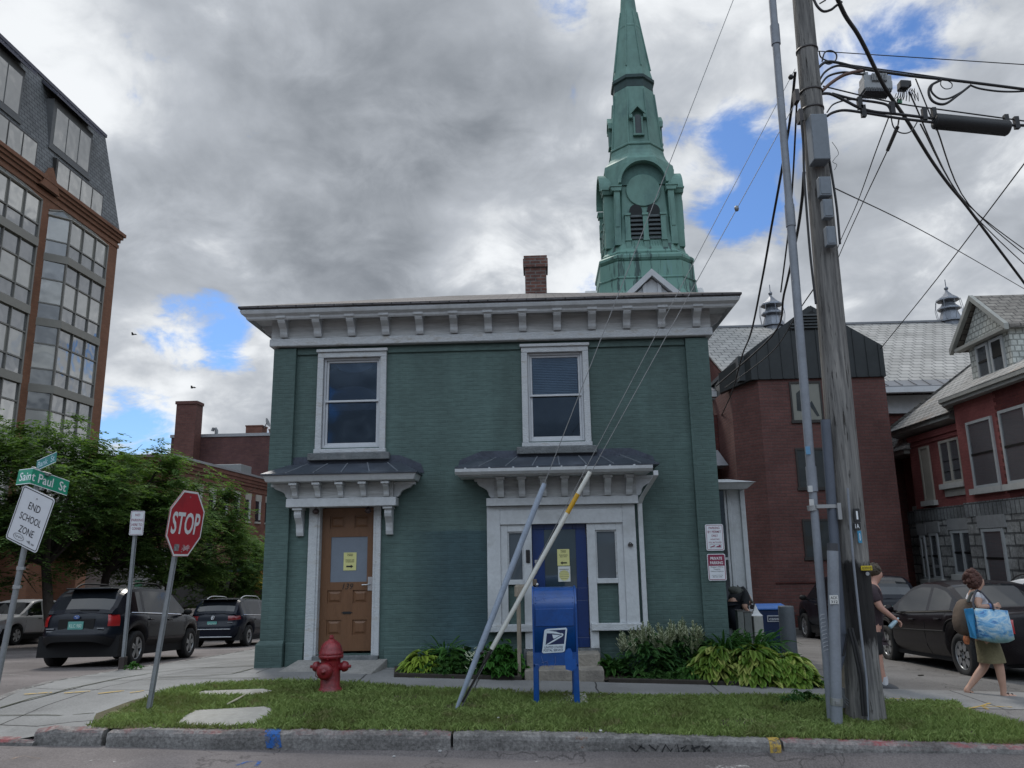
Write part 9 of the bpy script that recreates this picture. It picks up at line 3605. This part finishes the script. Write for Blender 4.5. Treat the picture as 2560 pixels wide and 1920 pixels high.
tag(mb.build('plastic_bag',mat('white_plastic',(.6,.62,.64),.4)),'white plastic bag sitting on the bright blue bin','bag')
q0,q1=at(1969,1637,14.4),at(1964,1515,14.4)
bo=thing('bollard',(q0 .x,14.4,gz(q0 .x,14.4)),'thick grey steel bollard at the edge of the lot','bollard')
mb=MB()
c=Vector((q1 .x,14.4,gz(q1 .x,14.4)))
hh=q1 .z-c.z
mb.lathe([(.135,-.1),(.135,hh-.02),(.128,hh),(.02,hh+.004),(.001,hh+.004)],c,24)
mb.build('post',mat('bollard_grey',(.075,.088,.10),.55,var=.15,vs=4,dirt=(.05,.06,.07),ds=3),bo)
mb=MB()
mb.tube([c+Vector((.12,-.05,hh-.10)),c+Vector((.15,-.06,hh-.12)),c+Vector((.13,-.05,hh-.15))],.008,6)
mb.build('chain_hook',MATS['dark_bronze'],bo)
for x0_,x1_,yt,lab,c_,Yp in((290,360,487,'squat grey green steel box by the bending person, left of a pair',(.16,.17,.16),12.75),(366,450,502,'squat grey green steel post by the bending person, right of a pair',(.12,.13,.125),12.8)):
 a,b_=at(1780+x0_/4.61,1420+yt/4.61,Yp),at(1780+x1_/4.61,1420+yt/4.61,Yp)
 cx=(a.x+b_.x)/2
 g=gz(cx,Yp)
 r_=thing('meter_post',(cx,Yp,g),lab,'post')
 mb=MB()
 mb.box(a.x,b_.x,Yp,Yp+.15,g-.1,a.z-.012)
 mb.build('post',mat('post_grey_%d'%x0_,c_,.7,var=.2),r_,bevel=.01)
 mb=MB()
 mb.box(a.x-.006,b_.x+.006,Yp-.006,Yp+.156,a.z-.011,a.z)
 mb.build('cap',mat('post_cap',(.09,.085,.08),.7),r_)
a,b_=at(1780+472/4.61,1420+556/4.61,12.85),at(1780+595/4.61,1420+556/4.61,12.85)
cx=(a.x+b_.x)/2
g=gz(cx,12.85)
wb_=thing('post_box',(cx,12.9,g),'pale post with a white pointed cap in front of the blue bin','post')
mb=MB()
mb.box(a.x+.01,b_.x-.01,12.86,13.1,g-.1,a.z)
mb.build('post',mat('pale_post',(.33,.33,.31),.7,var=.1),wb_,bevel=.008)
mb=MB()
w_=(b_.x-a.x)/2
mb.loft([[(cx+s_*math.cos(math.pi/4+k*math.pi/2)*1.414,12.98+s_*math.sin(math.pi/4+k*math.pi/2)*1.414*.8,z)for k in range(4)]for s_,z in((w_+.01,a.z+.001),(w_*.75,a.z+.03),(w_*.38,a.z+.085),(w_*.12,a.z+.15),(.006,a.z+.17))],True,True,0,False)
mb.build('cap',mat('white_cap',(.62,.63,.64),.5),wb_)
for k,(u,v,s_,lab)in enumerate(((1995,1636,.05,'white paper scrap on the lot by the bollard'),(2302,1688,.04,'dark leaf scrap on the lot asphalt'))):
 q=atg(u,v)
 mb=MB()
 mb.cbox(q+Vector((0,0,.0)),s_*2,s_,.012,Matrix.Rotation(.4,3,'Z'))
 tag(mb.build('litter_scrap',mat('white_scrap' if k==0 else 'dark_scrap',(.03,.025,.02),.9)),lab,'litter')
for k,(u,v)in enumerate(((1100,1893),(995,1892))):
 q=at(u,v,KY-.12)
 mb=MB()
 mb.sphere((q.x,KY-.12-.2*k,gz(q.x,KY)-ROAD+.012),.018-.004*k,8,0,(1.2,1,.8))
 tag(mb.build('pebble',mat('pebble_grey',(.3,.3,.3),.8)),'small pale pebble on the road under the joint of the kerb','pebble','pebbles on the road')
for u,v,lab in((332,837,'tiny dark bird high in the blue gap left of the house'),(480,970,'tiny dark bird lower in the cloud left of the house')):
 q=at(u,v,60)
 bd=thing('bird',tuple(q),lab,'bird')
 mb=MB()
 mb.sphere(q,.06,8,0,(2.0,.8,.8))
 mb.tube([q+Vector((.15,0,.02)),q+Vector((.30,0,.0))],[.05,.01],6)
 mb.build('body',mat('bird_dark',(.02,.02,.022),.8),bd)
 for s_ in(-1,1):
  mb=MB()
  mb.prism([q+Vector((-.10,s_*.03,.03)),q+Vector((.10,s_*.03,.03)),q+Vector((.10,s_*.22,.140)),q+Vector((.16,s_*.40,.09)),q+Vector((-.02,s_*.22,.142))],(0,0,.015))
  mb.build('wing',mat('bird_dark',(0,0,0)),bd)
